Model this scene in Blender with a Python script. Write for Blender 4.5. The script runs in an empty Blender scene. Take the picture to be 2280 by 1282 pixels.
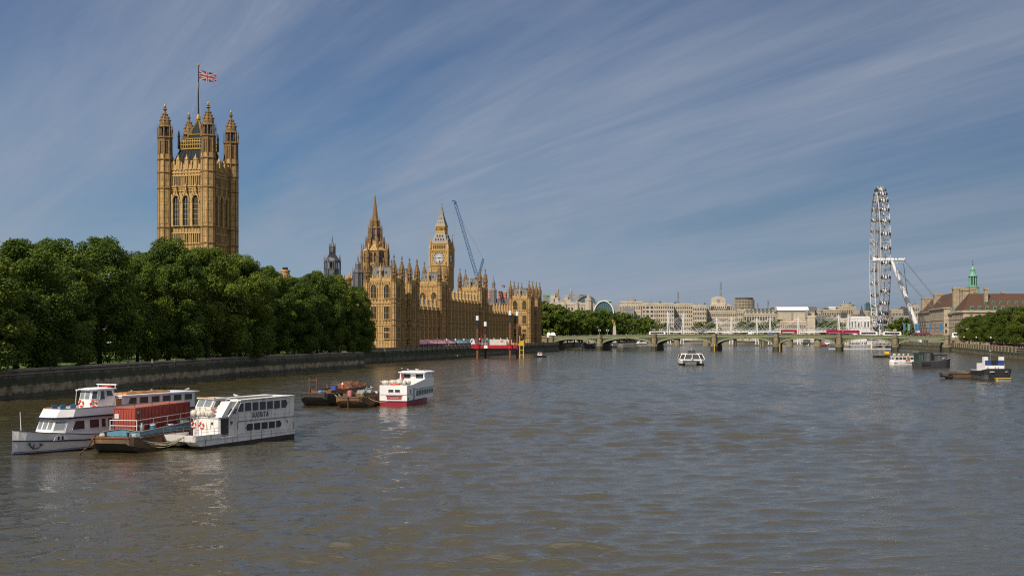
import bpy, math, random
import numpy as np
from mathutils import Vector, Matrix
R=math.radians; PI=math.pi
scene=bpy.context.scene; COL=scene.collection
# ------------------------------------------------------------------ camera
FPX=2650.0; HORIZ=743.0; CAMH=12.0       # focal length and horizon row in photograph pixels (2280 wide), eye height above the water
cam=bpy.data.cameras.new('camera'); camo=bpy.data.objects.new('camera',cam); COL.objects.link(camo)
cam.sensor_width=36; cam.lens=36*FPX/2280; cam.shift_y=(HORIZ-641)/2280
cam.clip_start=0.5; cam.clip_end=40000
camo.location=(0,0,CAMH); camo.rotation_euler=(R(90),0,0); scene.camera=camo
# ------------------------------------------------------------------ light
SUN_AZ=R(214); SUN_EL=R(42)
sdir=Vector((math.sin(SUN_AZ)*math.cos(SUN_EL),math.cos(SUN_AZ)*math.cos(SUN_EL),math.sin(SUN_EL)))
sl=bpy.data.lights.new('sun','SUN'); sl.energy=5.0; sl.angle=R(0.5); sl.color=(1.0,0.89,0.74)
so=bpy.data.objects.new('sun',sl); COL.objects.link(so); so.rotation_euler=(-sdir).to_track_quat('-Z','Y').to_euler(); so.location=(-200,-200,300)
scene.view_settings.view_transform='Standard'; scene.view_settings.look='None'
scene.cycles.use_denoising=False; scene.cycles.pixel_filter_type='BLACKMAN_HARRIS'; scene.cycles.filter_width=1.15
scene.view_settings.exposure=0.0; scene.view_settings.gamma=1
# ------------------------------------------------------------------ sky
world=bpy.data.worlds.new('World'); scene.world=world; world.use_nodes=True
nt=world.node_tree; nt.nodes.clear()
def N(t,typ,**kw):
    n=t.nodes.new(typ)
    for k,v in kw.items():
        if k[0]=='i' and k[1:].isdigit(): n.inputs[int(k[1:])].default_value=v
        else: setattr(n,k,v)
    return n
def math_(t,op,a,b=None,c=None,clamp=False):
    n=t.nodes.new('ShaderNodeMath'); n.operation=op; n.use_clamp=clamp
    for i,x in enumerate((a,b,c)):
        if x is None: continue
        if isinstance(x,(int,float)): n.inputs[i].default_value=x
        else: t.links.new(x,n.inputs[i])
    return n.outputs[0]
def mix_(t,fac,a,b,typ='MIX'):
    n=t.nodes.new('ShaderNodeMix'); n.data_type='RGBA'; n.blend_type=typ; n.clamp_factor=True
    for i,x in ((0,fac),(6,a),(7,b)):
        if isinstance(x,(int,float)): n.inputs[i].default_value=x
        elif isinstance(x,(tuple,list)): n.inputs[i].default_value=(x[0],x[1],x[2],1)
        else: t.links.new(x,n.inputs[i])
    return n.outputs[2]
def ramp_(t,fac,stops):
    n=t.nodes.new('ShaderNodeValToRGB'); cr=n.color_ramp
    while len(cr.elements)<len(stops): cr.elements.new(0.5)
    for e,(p,c) in zip(cr.elements,stops):
        e.position=p; e.color=(c,c,c,1) if isinstance(c,(int,float)) else (*c,1)
    t.links.new(fac,n.inputs[0]); return n.outputs[0]
sky=N(nt,'ShaderNodeTexSky',sky_type='NISHITA',sun_disc=False,sun_elevation=SUN_EL,sun_rotation=-SUN_AZ,altitude=50,air_density=1.0,dust_density=0.6,ozone_density=2.5)
SKY_STR=0.08
tc=N(nt,'ShaderNodeTexCoord'); sp=N(nt,'ShaderNodeSeparateXYZ'); nt.links.new(tc.outputs['Generated'],sp.inputs[0])
zz=math_(nt,'MAXIMUM',sp.outputs[2],0.012)
az=math_(nt,'ADD',zz,0.11)
px=math_(nt,'DIVIDE',sp.outputs[0],az); py=math_(nt,'DIVIDE',sp.outputs[1],az)
ca,sa=math.cos(R(34)),math.sin(R(34))
# along the streaks (towards 34 degrees left of north) and across them
al=math_(nt,'SUBTRACT',math_(nt,'MULTIPLY',py,ca),math_(nt,'MULTIPLY',px,sa))
ac=math_(nt,'ADD',math_(nt,'MULTIPLY',px,ca),math_(nt,'MULTIPLY',py,sa))
def cirrus(sal,sac,off,det,rough,dist):
    cv=N(nt,'ShaderNodeCombineXYZ'); nt.links.new(math_(nt,'MULTIPLY',al,sal),cv.inputs[0]); nt.links.new(math_(nt,'MULTIPLY',ac,sac),cv.inputs[1]); cv.inputs[2].default_value=off
    nz=N(nt,'ShaderNodeTexNoise'); nz.inputs['Scale'].default_value=1; nz.inputs['Detail'].default_value=det; nz.inputs['Roughness'].default_value=rough; nz.inputs['Distortion'].default_value=dist
    nt.links.new(cv.outputs[0],nz.inputs['Vector']); return nz.outputs[0]
big=ramp_(nt,cirrus(0.13,0.34,5.3,5,0.60,1.4),[(0.40,0.0),(0.62,1.0)])
fine=ramp_(nt,cirrus(0.42,2.6,7.7,10,0.72,1.3),[(0.30,0.0),(0.76,1.0)])
wisp=ramp_(nt,cirrus(0.20,1.5,1.4,10,0.66,0.8),[(0.46,0.0),(0.74,1.0)])
thin=ramp_(nt,cirrus(0.07,3.6,11.2,6,0.6,0.25),[(0.60,0.0),(0.74,1.0)])
dens=math_(nt,'ADD',math_(nt,'MULTIPLY',big,math_(nt,'MULTIPLY_ADD',fine,0.48,0.42)),math_(nt,'ADD',math_(nt,'MULTIPLY',wisp,0.22),math_(nt,'MULTIPLY',thin,0.20)),clamp=True)
skyc=N(nt,'ShaderNodeHueSaturation'); skyc.inputs['Saturation'].default_value=1.0; skyc.inputs['Value'].default_value=1.0; nt.links.new(sky.outputs[0],skyc.inputs['Color'])
tint=ramp_(nt,zz,[(0.0,(0.56,0.66,0.97)),(0.025,(0.52,0.62,0.92)),(0.09,(0.46,0.55,0.69)),(0.165,(0.38,0.52,0.68)),(0.27,(0.19,0.40,0.62)),(0.5,(0.55,0.68,0.82))])  # last stop raises the unseen sky above the frame for more fill
mult=mix_(nt,1.0,skyc.outputs[0],tint,'MULTIPLY')
veil=mix_(nt,math_(nt,'MULTIPLY',dens,0.92),mult,(3.95,4.5,5.6))
veil=mix_(nt,ramp_(nt,zz,[(0.27,0.0),(0.42,0.9)]),veil,(3.7,3.7,3.8))      # grey band added above the frame to mute and darken water reflections
veil=mix_(nt,ramp_(nt,zz,[(0.70,0.0),(0.95,1.0)]),veil,(15.0,15.2,15.5))      # bright sky added overhead, above the frame, as fill for shaded faces
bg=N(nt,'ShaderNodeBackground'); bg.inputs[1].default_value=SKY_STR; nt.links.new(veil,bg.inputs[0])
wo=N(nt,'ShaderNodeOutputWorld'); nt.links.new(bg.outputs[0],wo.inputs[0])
# ------------------------------------------------------------------ helpers
def W(u,v,D): return Vector(((u-1140)/FPX*D,D,CAMH+(HORIZ-v)/FPX*D))      # photograph pixel at a known distance
def G(u,v,z=0.0):                                                           # photograph pixel on a level plane
    D=(CAMH-z)*FPX/(v-HORIZ); return Vector(((u-1140)/FPX*D,D,z))
def X(u,D): return (u-1140)/FPX*D
def Z(v,D): return CAMH+(HORIZ-v)/FPX*D
class MB:
    def __init__(s): s.v=[];s.f=[];s.m=[];s.T=None
    def add(s,vs,fs,m=0):
        b=len(s.v)
        if s.T is not None: vs=[s.T@Vector(p) for p in vs]
        s.v.extend([tuple(p) for p in vs])
        for i,f in enumerate(fs): s.f.append(tuple(b+j for j in f)); s.m.append(m if isinstance(m,int) else m[i])
        return s
    def box(s,x0,y0,z0,x1,y1,z1,m=0):
        if x1<x0:x0,x1=x1,x0
        if y1<y0:y0,y1=y1,y0
        return s.add([(x0,y0,z0),(x1,y0,z0),(x1,y1,z0),(x0,y1,z0),(x0,y0,z1),(x1,y0,z1),(x1,y1,z1),(x0,y1,z1)],[(0,3,2,1),(4,5,6,7),(0,1,5,4),(1,2,6,5),(2,3,7,6),(3,0,4,7)],m)
    def cbox(s,cx,cy,z0,wx,wy,h,m=0): return s.box(cx-wx/2,cy-wy/2,z0,cx+wx/2,cy+wy/2,z0+h,m)
    def frust(s,a,z0,b,z1,m=0):   # a,b = (x0,y0,x1,y1) bottom and top rectangles
        x0,y0,x1,y1=a; p0,q0,p1,q1=b
        return s.add([(x0,y0,z0),(x1,y0,z0),(x1,y1,z0),(x0,y1,z0),(p0,q0,z1),(p1,q0,z1),(p1,q1,z1),(p0,q1,z1)],[(0,3,2,1),(4,5,6,7),(0,1,5,4),(1,2,6,5),(2,3,7,6),(3,0,4,7)],m)
    def poly(s,pts,z0,z1,m=0,mt=None):
        n=len(pts); vs=[(p[0],p[1],z0) for p in pts]+[(p[0],p[1],z1) for p in pts]
        fs=[(i,(i+1)%n,n+(i+1)%n,n+i) for i in range(n)]+[tuple(range(n,2*n)),tuple(reversed(range(n)))]
        mt=m if mt is None else mt
        return s.add(vs,fs,[m]*n+[mt,m])
    def ext(s,pts,y0,y1,m=0):     # profile in x,z extruded along y
        n=len(pts); vs=[(p[0],y0,p[1]) for p in pts]+[(p[0],y1,p[1]) for p in pts]
        return s.add(vs,[(i,n+i,n+(i+1)%n,(i+1)%n) for i in range(n)]+[tuple(range(n)),tuple(reversed(range(n,2*n)))],m)
    def extx(s,pts,x0,x1,m=0):    # profile in y,z extruded along x
        n=len(pts); vs=[(x0,p[0],p[1]) for p in pts]+[(x1,p[0],p[1]) for p in pts]
        return s.add(vs,[(i,(i+1)%n,n+(i+1)%n,n+i) for i in range(n)]+[tuple(reversed(range(n))),tuple(range(n,2*n))],m)
    def lathe(s,prof,cx=0,cy=0,n=8,m=0,rot=None):
        rot=PI/n if rot is None else rot; vs=[];fs=[];ms=[]
        for r,z in prof: vs+=[(cx+r*math.cos(rot+2*PI*i/n),cy+r*math.sin(rot+2*PI*i/n),z) for i in range(n)]
        for k in range(len(prof)-1):
            for i in range(n):
                j=(i+1)%n; fs.append((k*n+i,k*n+j,(k+1)*n+j,(k+1)*n+i)); ms.append(m if isinstance(m,int) else m[k])
        fs.append(tuple(reversed(range(n)))); fs.append(tuple(range((len(prof)-1)*n,len(prof)*n))); ms+=[ms[0],ms[-1]]
        return s.add(vs,fs,ms)
    def tube(s,p,q,r,n=6,m=0,r2=None):
        p=Vector(p);q=Vector(q);d=q-p
        if d.length<1e-6: return s
        d.normalize(); a=d.orthogonal().normalized(); b=d.cross(a); r2=r if r2 is None else r2; vs=[]
        for c,rr in ((p,r),(q,r2)): vs+=[c+(a*math.cos(2*PI*i/n)+b*math.sin(2*PI*i/n))*rr for i in range(n)]
        return s.add(vs,[(i,(i+1)%n,n+(i+1)%n,n+i) for i in range(n)]+[tuple(reversed(range(n))),tuple(range(n,2*n))],m)
    def path(s,pts,r,n=6,m=0):
        for a,b in zip(pts,pts[1:]): s.tube(a,b,r,n,m)
        return s
    def beam(s,p,q,w,h,m=0):      # rectangular bar, w across, h up
        p=Vector(p);q=Vector(q);d=(q-p).normalized(); a=d.cross(Vector((0,0,1)))
        if a.length<1e-4: a=Vector((1,0,0))
        a.normalize(); b=a.cross(d); vs=[]
        for c in (p,q): vs+=[c-a*w/2-b*h/2,c+a*w/2-b*h/2,c+a*w/2+b*h/2,c-a*w/2+b*h/2]
        return s.add(vs,[(0,1,5,4),(1,2,6,5),(2,3,7,6),(3,0,4,7),(3,2,1,0),(4,5,6,7)],m)
    def quad(s,a,b,c,d,m=0): return s.add([a,b,c,d],[(0,1,2,3)],m)
    def plate(s,pts,t,m=0):       # flat polygon in space given real thickness
        pts=[Vector(p) for p in pts]; nrm=(pts[1]-pts[0]).cross(pts[-1]-pts[0]).normalized()*t; n=len(pts)
        return s.add(pts+[p+nrm for p in pts],[tuple(reversed(range(n))),tuple(range(n,2*n))]+[(i,(i+1)%n,n+(i+1)%n,n+i) for i in range(n)],m)
    def torus(s,c,nrm,R_,r,n=20,k=8,m=0):
        c=Vector(c);nrm=Vector(nrm).normalized();a=nrm.orthogonal().normalized();b=nrm.cross(a);vs=[];fs=[];ms=[]
        for i in range(n):
            t=2*PI*i/n; d=a*math.cos(t)+b*math.sin(t)
            for j in range(k):
                w=2*PI*j/k; vs.append(c+d*(R_+r*math.cos(w))+nrm*r*math.sin(w))
        for i in range(n):
            for j in range(k):
                fs.append((i*k+j,((i+1)%n)*k+j,((i+1)%n)*k+(j+1)%k,i*k+(j+1)%k)); ms.append(m if isinstance(m,int) else m[i*len(m)//n])
        return s.add(vs,fs,ms)
    def ball(s,c,r,n=10,k=6,m=0,sz=1.0):
        pr=[(max(1e-3,r*math.sin(PI*j/k)),c[2]-r*sz*math.cos(PI*j/k)) for j in range(k+1)]
        return s.lathe(pr,c[0],c[1],n,m)
    def mesh(s,name,mats,smooth=False):
        me=bpy.data.meshes.new(name); me.from_pydata(s.v,[],s.f)
        if not isinstance(mats,(list,tuple)): mats=[mats]
        for m in mats: me.materials.append(m)
        if len(mats)>1: me.polygons.foreach_set('material_index',np.array(s.m,dtype=np.int32))
        if smooth:
            me.polygons.foreach_set('use_smooth',[True]*len(me.polygons))
            try: me.set_sharp_from_angle(angle=R(40))
            except Exception: pass
        me.update(); return me
    def build(s,name,mats,parent=None,smooth=False):
        return link(name,s.mesh(name,mats,smooth),parent)
def link(name,me,parent=None,loc=(0,0,0),rz=0,sc=None):
    o=bpy.data.objects.new(name,me); COL.objects.link(o)
    if parent is not None: o.parent=parent
    o.location=loc; o.rotation_euler=(0,0,rz)
    if sc is not None: o.scale=sc
    return o
def tag(o,label,cat,group=None):
    o['label']=label; o['category']=cat; o['kind']='thing'
    if group: o['group']=group
    return o
def thing(name,label,cat,loc=(0,0,0),rz=0,group=None):
    o=bpy.data.objects.new(name,None); COL.objects.link(o); o.location=loc; o.rotation_euler=(0,0,rz); o.empty_display_size=0.5
    return tag(o,label,cat,group)
KIDS={}
def kids(o): return [c for c in bpy.data.objects if c.parent==o]
def dup(root,loc,rz=None,label=None,group=None,sc=None):
    r=root.copy(); COL.objects.link(r); r.location=loc
    if rz is not None: r.rotation_euler=(0,0,rz)
    if sc is not None: r.scale=sc
    if label: r['label']=label
    if group: r['group']=group
    key=root.name
    if key not in KIDS: KIDS[key]=[(c,kids(c)) for c in kids(root)]
    for c,gs in KIDS[key]:
        d=c.copy(); COL.objects.link(d); d.parent=r
        for g in gs:
            e=g.copy(); COL.objects.link(e); e.parent=d
    return r
def structure(o): o['kind']='structure'; return o
# ------------------------------------------------------------------ materials
def M(name,c,c2=None,scale=0.6,rough=0.7,metal=0.0,bump=0.0,bscale=None,fine=0.0,spec=0.5,rust=None,rustamt=0.0,rscale=0.8,streak=False,stretch=None):
    m=bpy.data.materials.new(name); m.use_nodes=True; t=m.node_tree; b=t.nodes['Principled BSDF']
    b.inputs['Roughness'].default_value=rough; b.inputs['Metallic'].default_value=metal; b.inputs['Specular IOR Level'].default_value=spec
    co=N(t,'ShaderNodeTexCoord').outputs['Object']
    if stretch:
        mp=N(t,'ShaderNodeMapping'); mp.inputs['Scale'].default_value=stretch; t.links.new(co,mp.inputs[0]); co=mp.outputs[0]
    col=None
    if c2 is None: c2=tuple(x*0.8 for x in c)
    nz=N(t,'ShaderNodeTexNoise'); nz.inputs['Scale'].default_value=scale; nz.inputs['Detail'].default_value=6; nz.inputs['Roughness'].default_value=0.62; t.links.new(co,nz.inputs['Vector'])
    col=mix_(t,ramp_(t,nz.outputs[0],[(0.32,0.0),(0.68,1.0)]),c,c2)
    if fine:
        nf=N(t,'ShaderNodeTexNoise'); nf.inputs['Scale'].default_value=scale*9; nf.inputs['Detail'].default_value=3; t.links.new(co,nf.inputs['Vector'])
        col=mix_(t,ramp_(t,nf.outputs[0],[(0.4,fine),(0.6,0.0)]),col,tuple(x*0.45 for x in c))
    if rust:
        mp=N(t,'ShaderNodeMapping'); mp.inputs['Scale'].default_value=(2.2,2.2,0.35) if streak else (1,1,1); t.links.new(co,mp.inputs[0])
        nr=N(t,'ShaderNodeTexNoise'); nr.inputs['Scale'].default_value=rscale; nr.inputs['Detail'].default_value=8; nr.inputs['Roughness'].default_value=0.7; t.links.new(mp.outputs[0],nr.inputs['Vector'])
        col=mix_(t,ramp_(t,nr.outputs[0],[(0.66-rustamt*0.3,0.0),(0.80-rustamt*0.3,1.0)]),col,rust)
    t.links.new(col,b.inputs['Base Color'])
    if bump:
        nb=N(t,'ShaderNodeTexNoise'); nb.inputs['Scale'].default_value=bscale or scale*6; nb.inputs['Detail'].default_value=5; t.links.new(co,nb.inputs['Vector'])
        bp=N(t,'ShaderNodeBump'); bp.inputs['Strength'].default_value=1; bp.inputs['Distance'].default_value=bump; t.links.new(nb.outputs[0],bp.inputs['Height']); t.links.new(bp.outputs[0],b.inputs['Normal'])
    return m
def masonry(name,c,c2,bw,bh,mortar=0.06,dark=0.6,off=0.0,scale=0.25,rough=0.85,bump=0.12,soot=None,sootamt=0.4):
    """stone or brick walling: a grid of blocks or tracery panels on upright faces, with weathering"""
    m=bpy.data.materials.new(name); m.use_nodes=True; t=m.node_tree; b=t.nodes['Principled BSDF']; b.inputs['Roughness'].default_value=rough; b.inputs['Specular IOR Level'].default_value=0.25
    co=N(t,'ShaderNodeTexCoord').outputs['Object']; sp=N(t,'ShaderNodeSeparateXYZ'); t.links.new(co,sp.inputs[0])
    cv=N(t,'ShaderNodeCombineXYZ'); t.links.new(math_(t,'ADD',sp.outputs[0],sp.outputs[1]),cv.inputs[0]); t.links.new(sp.outputs[2],cv.inputs[1])
    br=N(t,'ShaderNodeTexBrick'); br.offset=off; br.inputs['Scale'].default_value=1; br.inputs['Brick Width'].default_value=bw; br.inputs['Row Height'].default_value=bh; br.inputs['Mortar Size'].default_value=mortar; br.inputs['Mortar Smooth'].default_value=0.3
    t.links.new(cv.outputs[0],br.inputs['Vector']); 
    br.inputs['Color1'].default_value=(1,1,1,1); br.inputs['Color2'].default_value=(0.82,0.8,0.78,1); br.inputs['Mortar'].default_value=(dark,dark*0.97,dark*0.92,1)
    nz=N(t,'ShaderNodeTexNoise'); nz.inputs['Scale'].default_value=scale; nz.inputs['Detail'].default_value=7; nz.inputs['Roughness'].default_value=0.65; t.links.new(co,nz.inputs['Vector'])
    col=mix_(t,ramp_(t,nz.outputs[0],[(0.35,0.0),(0.66,1.0)]),c,c2)
    col=mix_(t,1.0,col,br.outputs[0],'MULTIPLY')
    if soot:
        mp=N(t,'ShaderNodeMapping'); mp.inputs['Scale'].default_value=(1.2,1.2,0.16); t.links.new(co,mp.inputs[0])
        ns=N(t,'ShaderNodeTexNoise'); ns.inputs['Scale'].default_value=0.9; ns.inputs['Detail'].default_value=7; ns.inputs['Roughness'].default_value=0.7; t.links.new(mp.outputs[0],ns.inputs['Vector'])
        col=mix_(t,ramp_(t,ns.outputs[0],[(0.48,0.0),(0.72,sootamt)]),col,soot)
    t.links.new(col,b.inputs['Base Color'])
    if bump:
        bp=N(t,'ShaderNodeBump'); bp.inputs['Strength'].default_value=1; bp.inputs['Distance'].default_value=bump; t.links.new(br.outputs['Fac'],bp.inputs['Height']); bp.invert=True; t.links.new(bp.outputs[0],b.inputs['Normal'])
    return m
GOLD_STONE=masonry('honey_limestone',(0.58,0.385,0.165),(0.42,0.265,0.105),1.5,2.6,0.10,0.58,0.0,0.22,bump=0.14,soot=(0.10,0.065,0.035),sootamt=0.75)
GOLD_RIB=M('honey_limestone_carving',(0.60,0.41,0.18),(0.37,0.24,0.10),0.9,0.85,fine=0.55,bump=0.08,bscale=2.5,spec=0.2)
GOLD_DARK=M('sooty_limestone_carving',(0.30,0.19,0.09),(0.14,0.09,0.05),0.9,0.85,fine=0.6,bump=0.08,bscale=2.5,spec=0.2)
GLASS_D=M('dark_window_glass',(0.02,0.022,0.026),(0.012,0.013,0.016),2.0,rough=0.15,spec=0.6)
GLASS_B=M('bluish_window_glass',(0.022,0.028,0.036),(0.014,0.018,0.024),1.0,rough=0.3,spec=0.35)
LEAD=M('grey_cast_iron_roof',(0.20,0.195,0.19),(0.12,0.118,0.12),0.7,rough=0.65,fine=0.4,spec=0.3)
LEAD_D=M('dark_grey_lead',(0.13,0.135,0.15),(0.08,0.085,0.095),0.8,rough=0.55,fine=0.4)
IRON_B=M('blue_black_ironwork',(0.028,0.034,0.042),(0.018,0.02,0.026),1.0,rough=0.8,spec=0.2)
GILT=M('gilding',(0.42,0.28,0.055),(0.26,0.165,0.03),1.5,rough=0.5,metal=0.25)
WHITE=M('white_paint',(0.78,0.79,0.80),(0.66,0.67,0.68),0.5,rough=0.4)
DARK=M('black_paint',(0.02,0.02,0.022),(0.032,0.032,0.034),1.2,rough=0.45)
STEEL=M('grey_steel',(0.28,0.29,0.30),(0.2,0.205,0.21),0.9,rough=0.45,metal=0.4)
# ------------------------------------------------------------------ water
def make_water():
    rng=np.random.default_rng(5)
    D=[18.0]
    while D[-1]<2600: D.append(D[-1]*1.0042)
    D=np.array(D+[3200,4500,9000,20000]); nr=len(D); nc=600
    hw=D*0.62+22
    c=np.linspace(-1,1,nc)
    Xg=hw[:,None]*c[None,:]; Yg=np.repeat(D[:,None],nc,1)
    sp=np.maximum(D*0.0042,2*hw/nc); Zg=np.zeros_like(Xg)
    DX=np.zeros_like(Xg); DY=np.zeros_like(Xg)
    rough=0.75+0.35*np.sin(Xg*0.043+Yg*0.021+1.3)*np.sin(Yg*0.031-Xg*0.017)+0.2*np.sin(Xg*0.11-Yg*0.06)*np.sin(Yg*0.09+2)      # calmer and rougher patches
    for i in range(110):
        lam=0.7*(5.6/0.7)**rng.random(); k=2*PI/lam
        th=rng.normal(R(97),0.50)
        slope=0.030
        a=slope/k; ph=rng.random()*2*PI
        fade=np.clip((lam/sp-2.0)/1.6,0,1)[:,None]
        g=rough*(0.75+0.5*np.sin(Xg*0.05*math.sin(i*1.7)+Yg*0.04*math.cos(i*2.3)+i))
        arg=k*(Xg*math.cos(th)+Yg*math.sin(th))+ph; A=fade*a*g
        Zg+=A*np.sin(arg); q=1.15*A*np.cos(arg); DX+=q*math.cos(th); DY+=q*math.sin(th)
    Xg=Xg+DX; Yg=Yg+DY       # crests pulled together, as on real water
    v=np.stack([Xg,Yg,Zg],-1).reshape(-1,3)
    idx=np.arange(nr*nc).reshape(nr,nc)
    f=np.stack([idx[:-1,:-1],idx[:-1,1:],idx[1:,1:],idx[1:,:-1]],-1).reshape(-1,4)
    me=bpy.data.meshes.new('water'); me.vertices.add(len(v)); me.vertices.foreach_set('co',v.astype(np.float32).ravel())
    me.loops.add(f.size); me.loops.foreach_set('vertex_index',f.astype(np.int32).ravel())
    me.polygons.add(len(f)); me.polygons.foreach_set('loop_start',np.arange(0,f.size,4,dtype=np.int32)); me.polygons.foreach_set('use_smooth',np.ones(len(f),dtype=bool))
    me.update(); me.validate()
    m=bpy.data.materials.new('river_water'); m.use_nodes=True; t=m.node_tree; b=t.nodes['Principled BSDF']
    co=N(t,'ShaderNodeTexCoord').outputs['Object']
    nz=N(t,'ShaderNodeTexNoise'); nz.inputs['Scale'].default_value=0.02; nz.inputs['Detail'].default_value=4; t.links.new(co,nz.inputs['Vector'])
    t.links.new(mix_(t,nz.outputs[0],(0.050,0.041,0.018),(0.041,0.035,0.016)),b.inputs['Base Color'])
    b.inputs['Roughness'].default_value=0.05; b.inputs['IOR'].default_value=1.5; b.inputs['Specular IOR Level'].default_value=0.85
    mp=N(t,'ShaderNodeMapping'); mp.inputs['Rotation'].default_value=(0,0,R(8)); mp.inputs['Scale'].default_value=(0.6,1.5,1); t.links.new(co,mp.inputs[0])
    n1=N(t,'ShaderNodeTexNoise'); n1.inputs['Scale'].default_value=2.6; n1.inputs['Detail'].default_value=2.5; n1.inputs['Roughness'].default_value=0.5; t.links.new(mp.outputs[0],n1.inputs['Vector'])
    n2=N(t,'ShaderNodeTexNoise'); n2.inputs['Scale'].default_value=0.26; n2.inputs['Detail'].default_value=3; t.links.new(mp.outputs[0],n2.inputs['Vector'])
    spw=N(t,'ShaderNodeSeparateXYZ'); t.links.new(co,spw.inputs[0]); far_=math_(t,'DIVIDE',spw.outputs[1],420.0,clamp=True)   # the waves are modelled near the boats and only bump farther out
    h=math_(t,'ADD',math_(t,'MULTIPLY',n1.outputs[0],math_(t,'MULTIPLY_ADD',far_,0.08,0.05)),math_(t,'MULTIPLY',math_(t,'MULTIPLY',n2.outputs[0],far_),0.52)); t.links.new(math_(t,'MULTIPLY_ADD',far_,0.10,0.035),b.inputs['Roughness'])
    bp=N(t,'ShaderNodeBump'); bp.inputs['Strength'].default_value=0.9; bp.inputs['Distance'].default_value=1.0; t.links.new(h,bp.inputs['Height']); t.links.new(bp.outputs[0],b.inputs['Normal'])
    me.materials.append(m)
    structure(link('water',me))
make_water()
# ------------------------------------------------------------------ land
PAL_N=Vector((0.243,0.970,0)).normalized(); PAL_E=Vector((PAL_N.y,-PAL_N.x,0)); PAL_O=Vector((-50.6,510,0)); PAL_RZ=math.atan2(-PAL_N.x,PAL_N.y)
def PL(x,y): p=PAL_O+PAL_E*x+PAL_N*y; return (p.x,p.y)
GROUND=M('paving_and_earth',(0.16,0.145,0.12),(0.11,0.10,0.085),0.08,rough=0.9)
GRASS=M('mown_grass',(0.10,0.16,0.022),(0.075,0.12,0.018),0.15,rough=0.9,fine=0.3)
left=[(-135,-60),(-104,120),(-93,216),(-79,338),(-55,438),PL(-3,-52),PL(-2.0,-18),PL(2.0,-17),PL(2.0,284),PL(2.0,330),(27,885),(66,1100),(128,1530),(280,1875),(560,2010),(1400,2080),(6000,2100),(6000,14000),(-9000,14000),(-9000,-60)]
structure(MB().poly([(x,y) for x,y in reversed(left)][::-1],-3,4.6).build('ground',GROUND))
right=[(160,260),(205,440),(228,530),(289,770),(296,800),(318,1000),(372,1250),(600,1560),(1500,1820),(6000,1900),(6000,-60),(140,-60)]
structure(MB().poly(right[::-1],-3,4.6).build('bank',GROUND))
lawn=[(-110,120),(-98,216),(-84.5,338),(-61,438),(-70,470),(-190,470),(-260,300),(-230,120)]
structure(MB().poly(lawn[::-1],4.604,4.75).build('lawn',GRASS))
# ------------------------------------------------------------------ river walls
def wall_mat(name,top,mid,weed,lo,bands,green=0.55):
    m=bpy.data.materials.new(name); m.use_nodes=True; t=m.node_tree; b=t.nodes['Principled BSDF']; b.inputs['Roughness'].default_value=0.8
    co=N(t,'ShaderNodeTexCoord').outputs['Object']; sp=N(t,'ShaderNodeSeparateXYZ'); t.links.new(co,sp.inputs[0])
    nz=N(t,'ShaderNodeTexNoise'); nz.inputs['Scale'].default_value=0.35; nz.inputs['Detail'].default_value=8; nz.inputs['Roughness'].default_value=0.7; t.links.new(co,nz.inputs['Vector'])
    mp=N(t,'ShaderNodeMapping'); mp.inputs['Scale'].default_value=(0.8,0.8,0.25); t.links.new(co,mp.inputs[0])
    n2=N(t,'ShaderNodeTexNoise'); n2.inputs['Scale'].default_value=0.8; n2.inputs['Detail'].default_value=8; n2.inputs['Roughness'].default_value=0.75; t.links.new(mp.outputs[0],n2.inputs['Vector'])
    z=math_(t,'ADD',sp.outputs[2],math_(t,'MULTIPLY_ADD',n2.outputs[0],2.6,-1.3))
    f=math_(t,'DIVIDE',z,6.0,clamp=True)
    col=ramp_(t,f,[(0.0,lo),(bands[0],lo),(bands[0]+0.05,mid),(bands[1],mid),(bands[1]+0.06,weed),(bands[2],weed),(bands[2]+0.05,top)])
    col=mix_(t,ramp_(t,nz.outputs[0],[(0.44,0.0),(0.62,0.75)]),col,(0.02,0.02,0.016))
    cv=N(t,'ShaderNodeCombineXYZ'); t.links.new(sp.outputs[1],cv.inputs[0]); t.links.new(sp.outputs[2],cv.inputs[1])
    br=N(t,'ShaderNodeTexBrick'); br.inputs['Scale'].default_value=1; br.inputs['Brick Width'].default_value=1.5; br.inputs['Row Height'].default_value=0.62; br.inputs['Mortar Size'].default_value=0.03
    br.inputs['Color1'].default_value=(1,1,1,1); br.inputs['Color2'].default_value=(0.8,0.8,0.8,1); br.inputs['Mortar'].default_value=(0.45,0.45,0.42,1)
    t.links.new(cv.outputs[0],br.inputs['Vector']); col=mix_(t,1.0,col,br.outputs[0],'MULTIPLY')
    t.links.new(col,b.inputs['Base Color'])
    bp=N(t,'ShaderNodeBump'); bp.inputs['Distance'].default_value=0.15; t.links.new(n2.outputs[0],bp.inputs['Height']); t.links.new(bp.outputs[0],b.inputs['Normal'])
    return m
WALL_L=wall_mat('stained_granite',(0.20,0.16,0.115),(0.36,0.28,0.17),(0.055,0.062,0.02),(0.085,0.078,0.045),(0.14,0.36,0.62))
WALL_R=wall_mat('weedy_granite',(0.21,0.185,0.145),(0.20,0.17,0.095),(0.085,0.10,0.03),(0.11,0.10,0.05),(0.12,0.30,0.60))
COPE=M('coping_stone',(0.27,0.225,0.175),(0.18,0.155,0.125),0.5,rough=0.8,fine=0.3)
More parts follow.
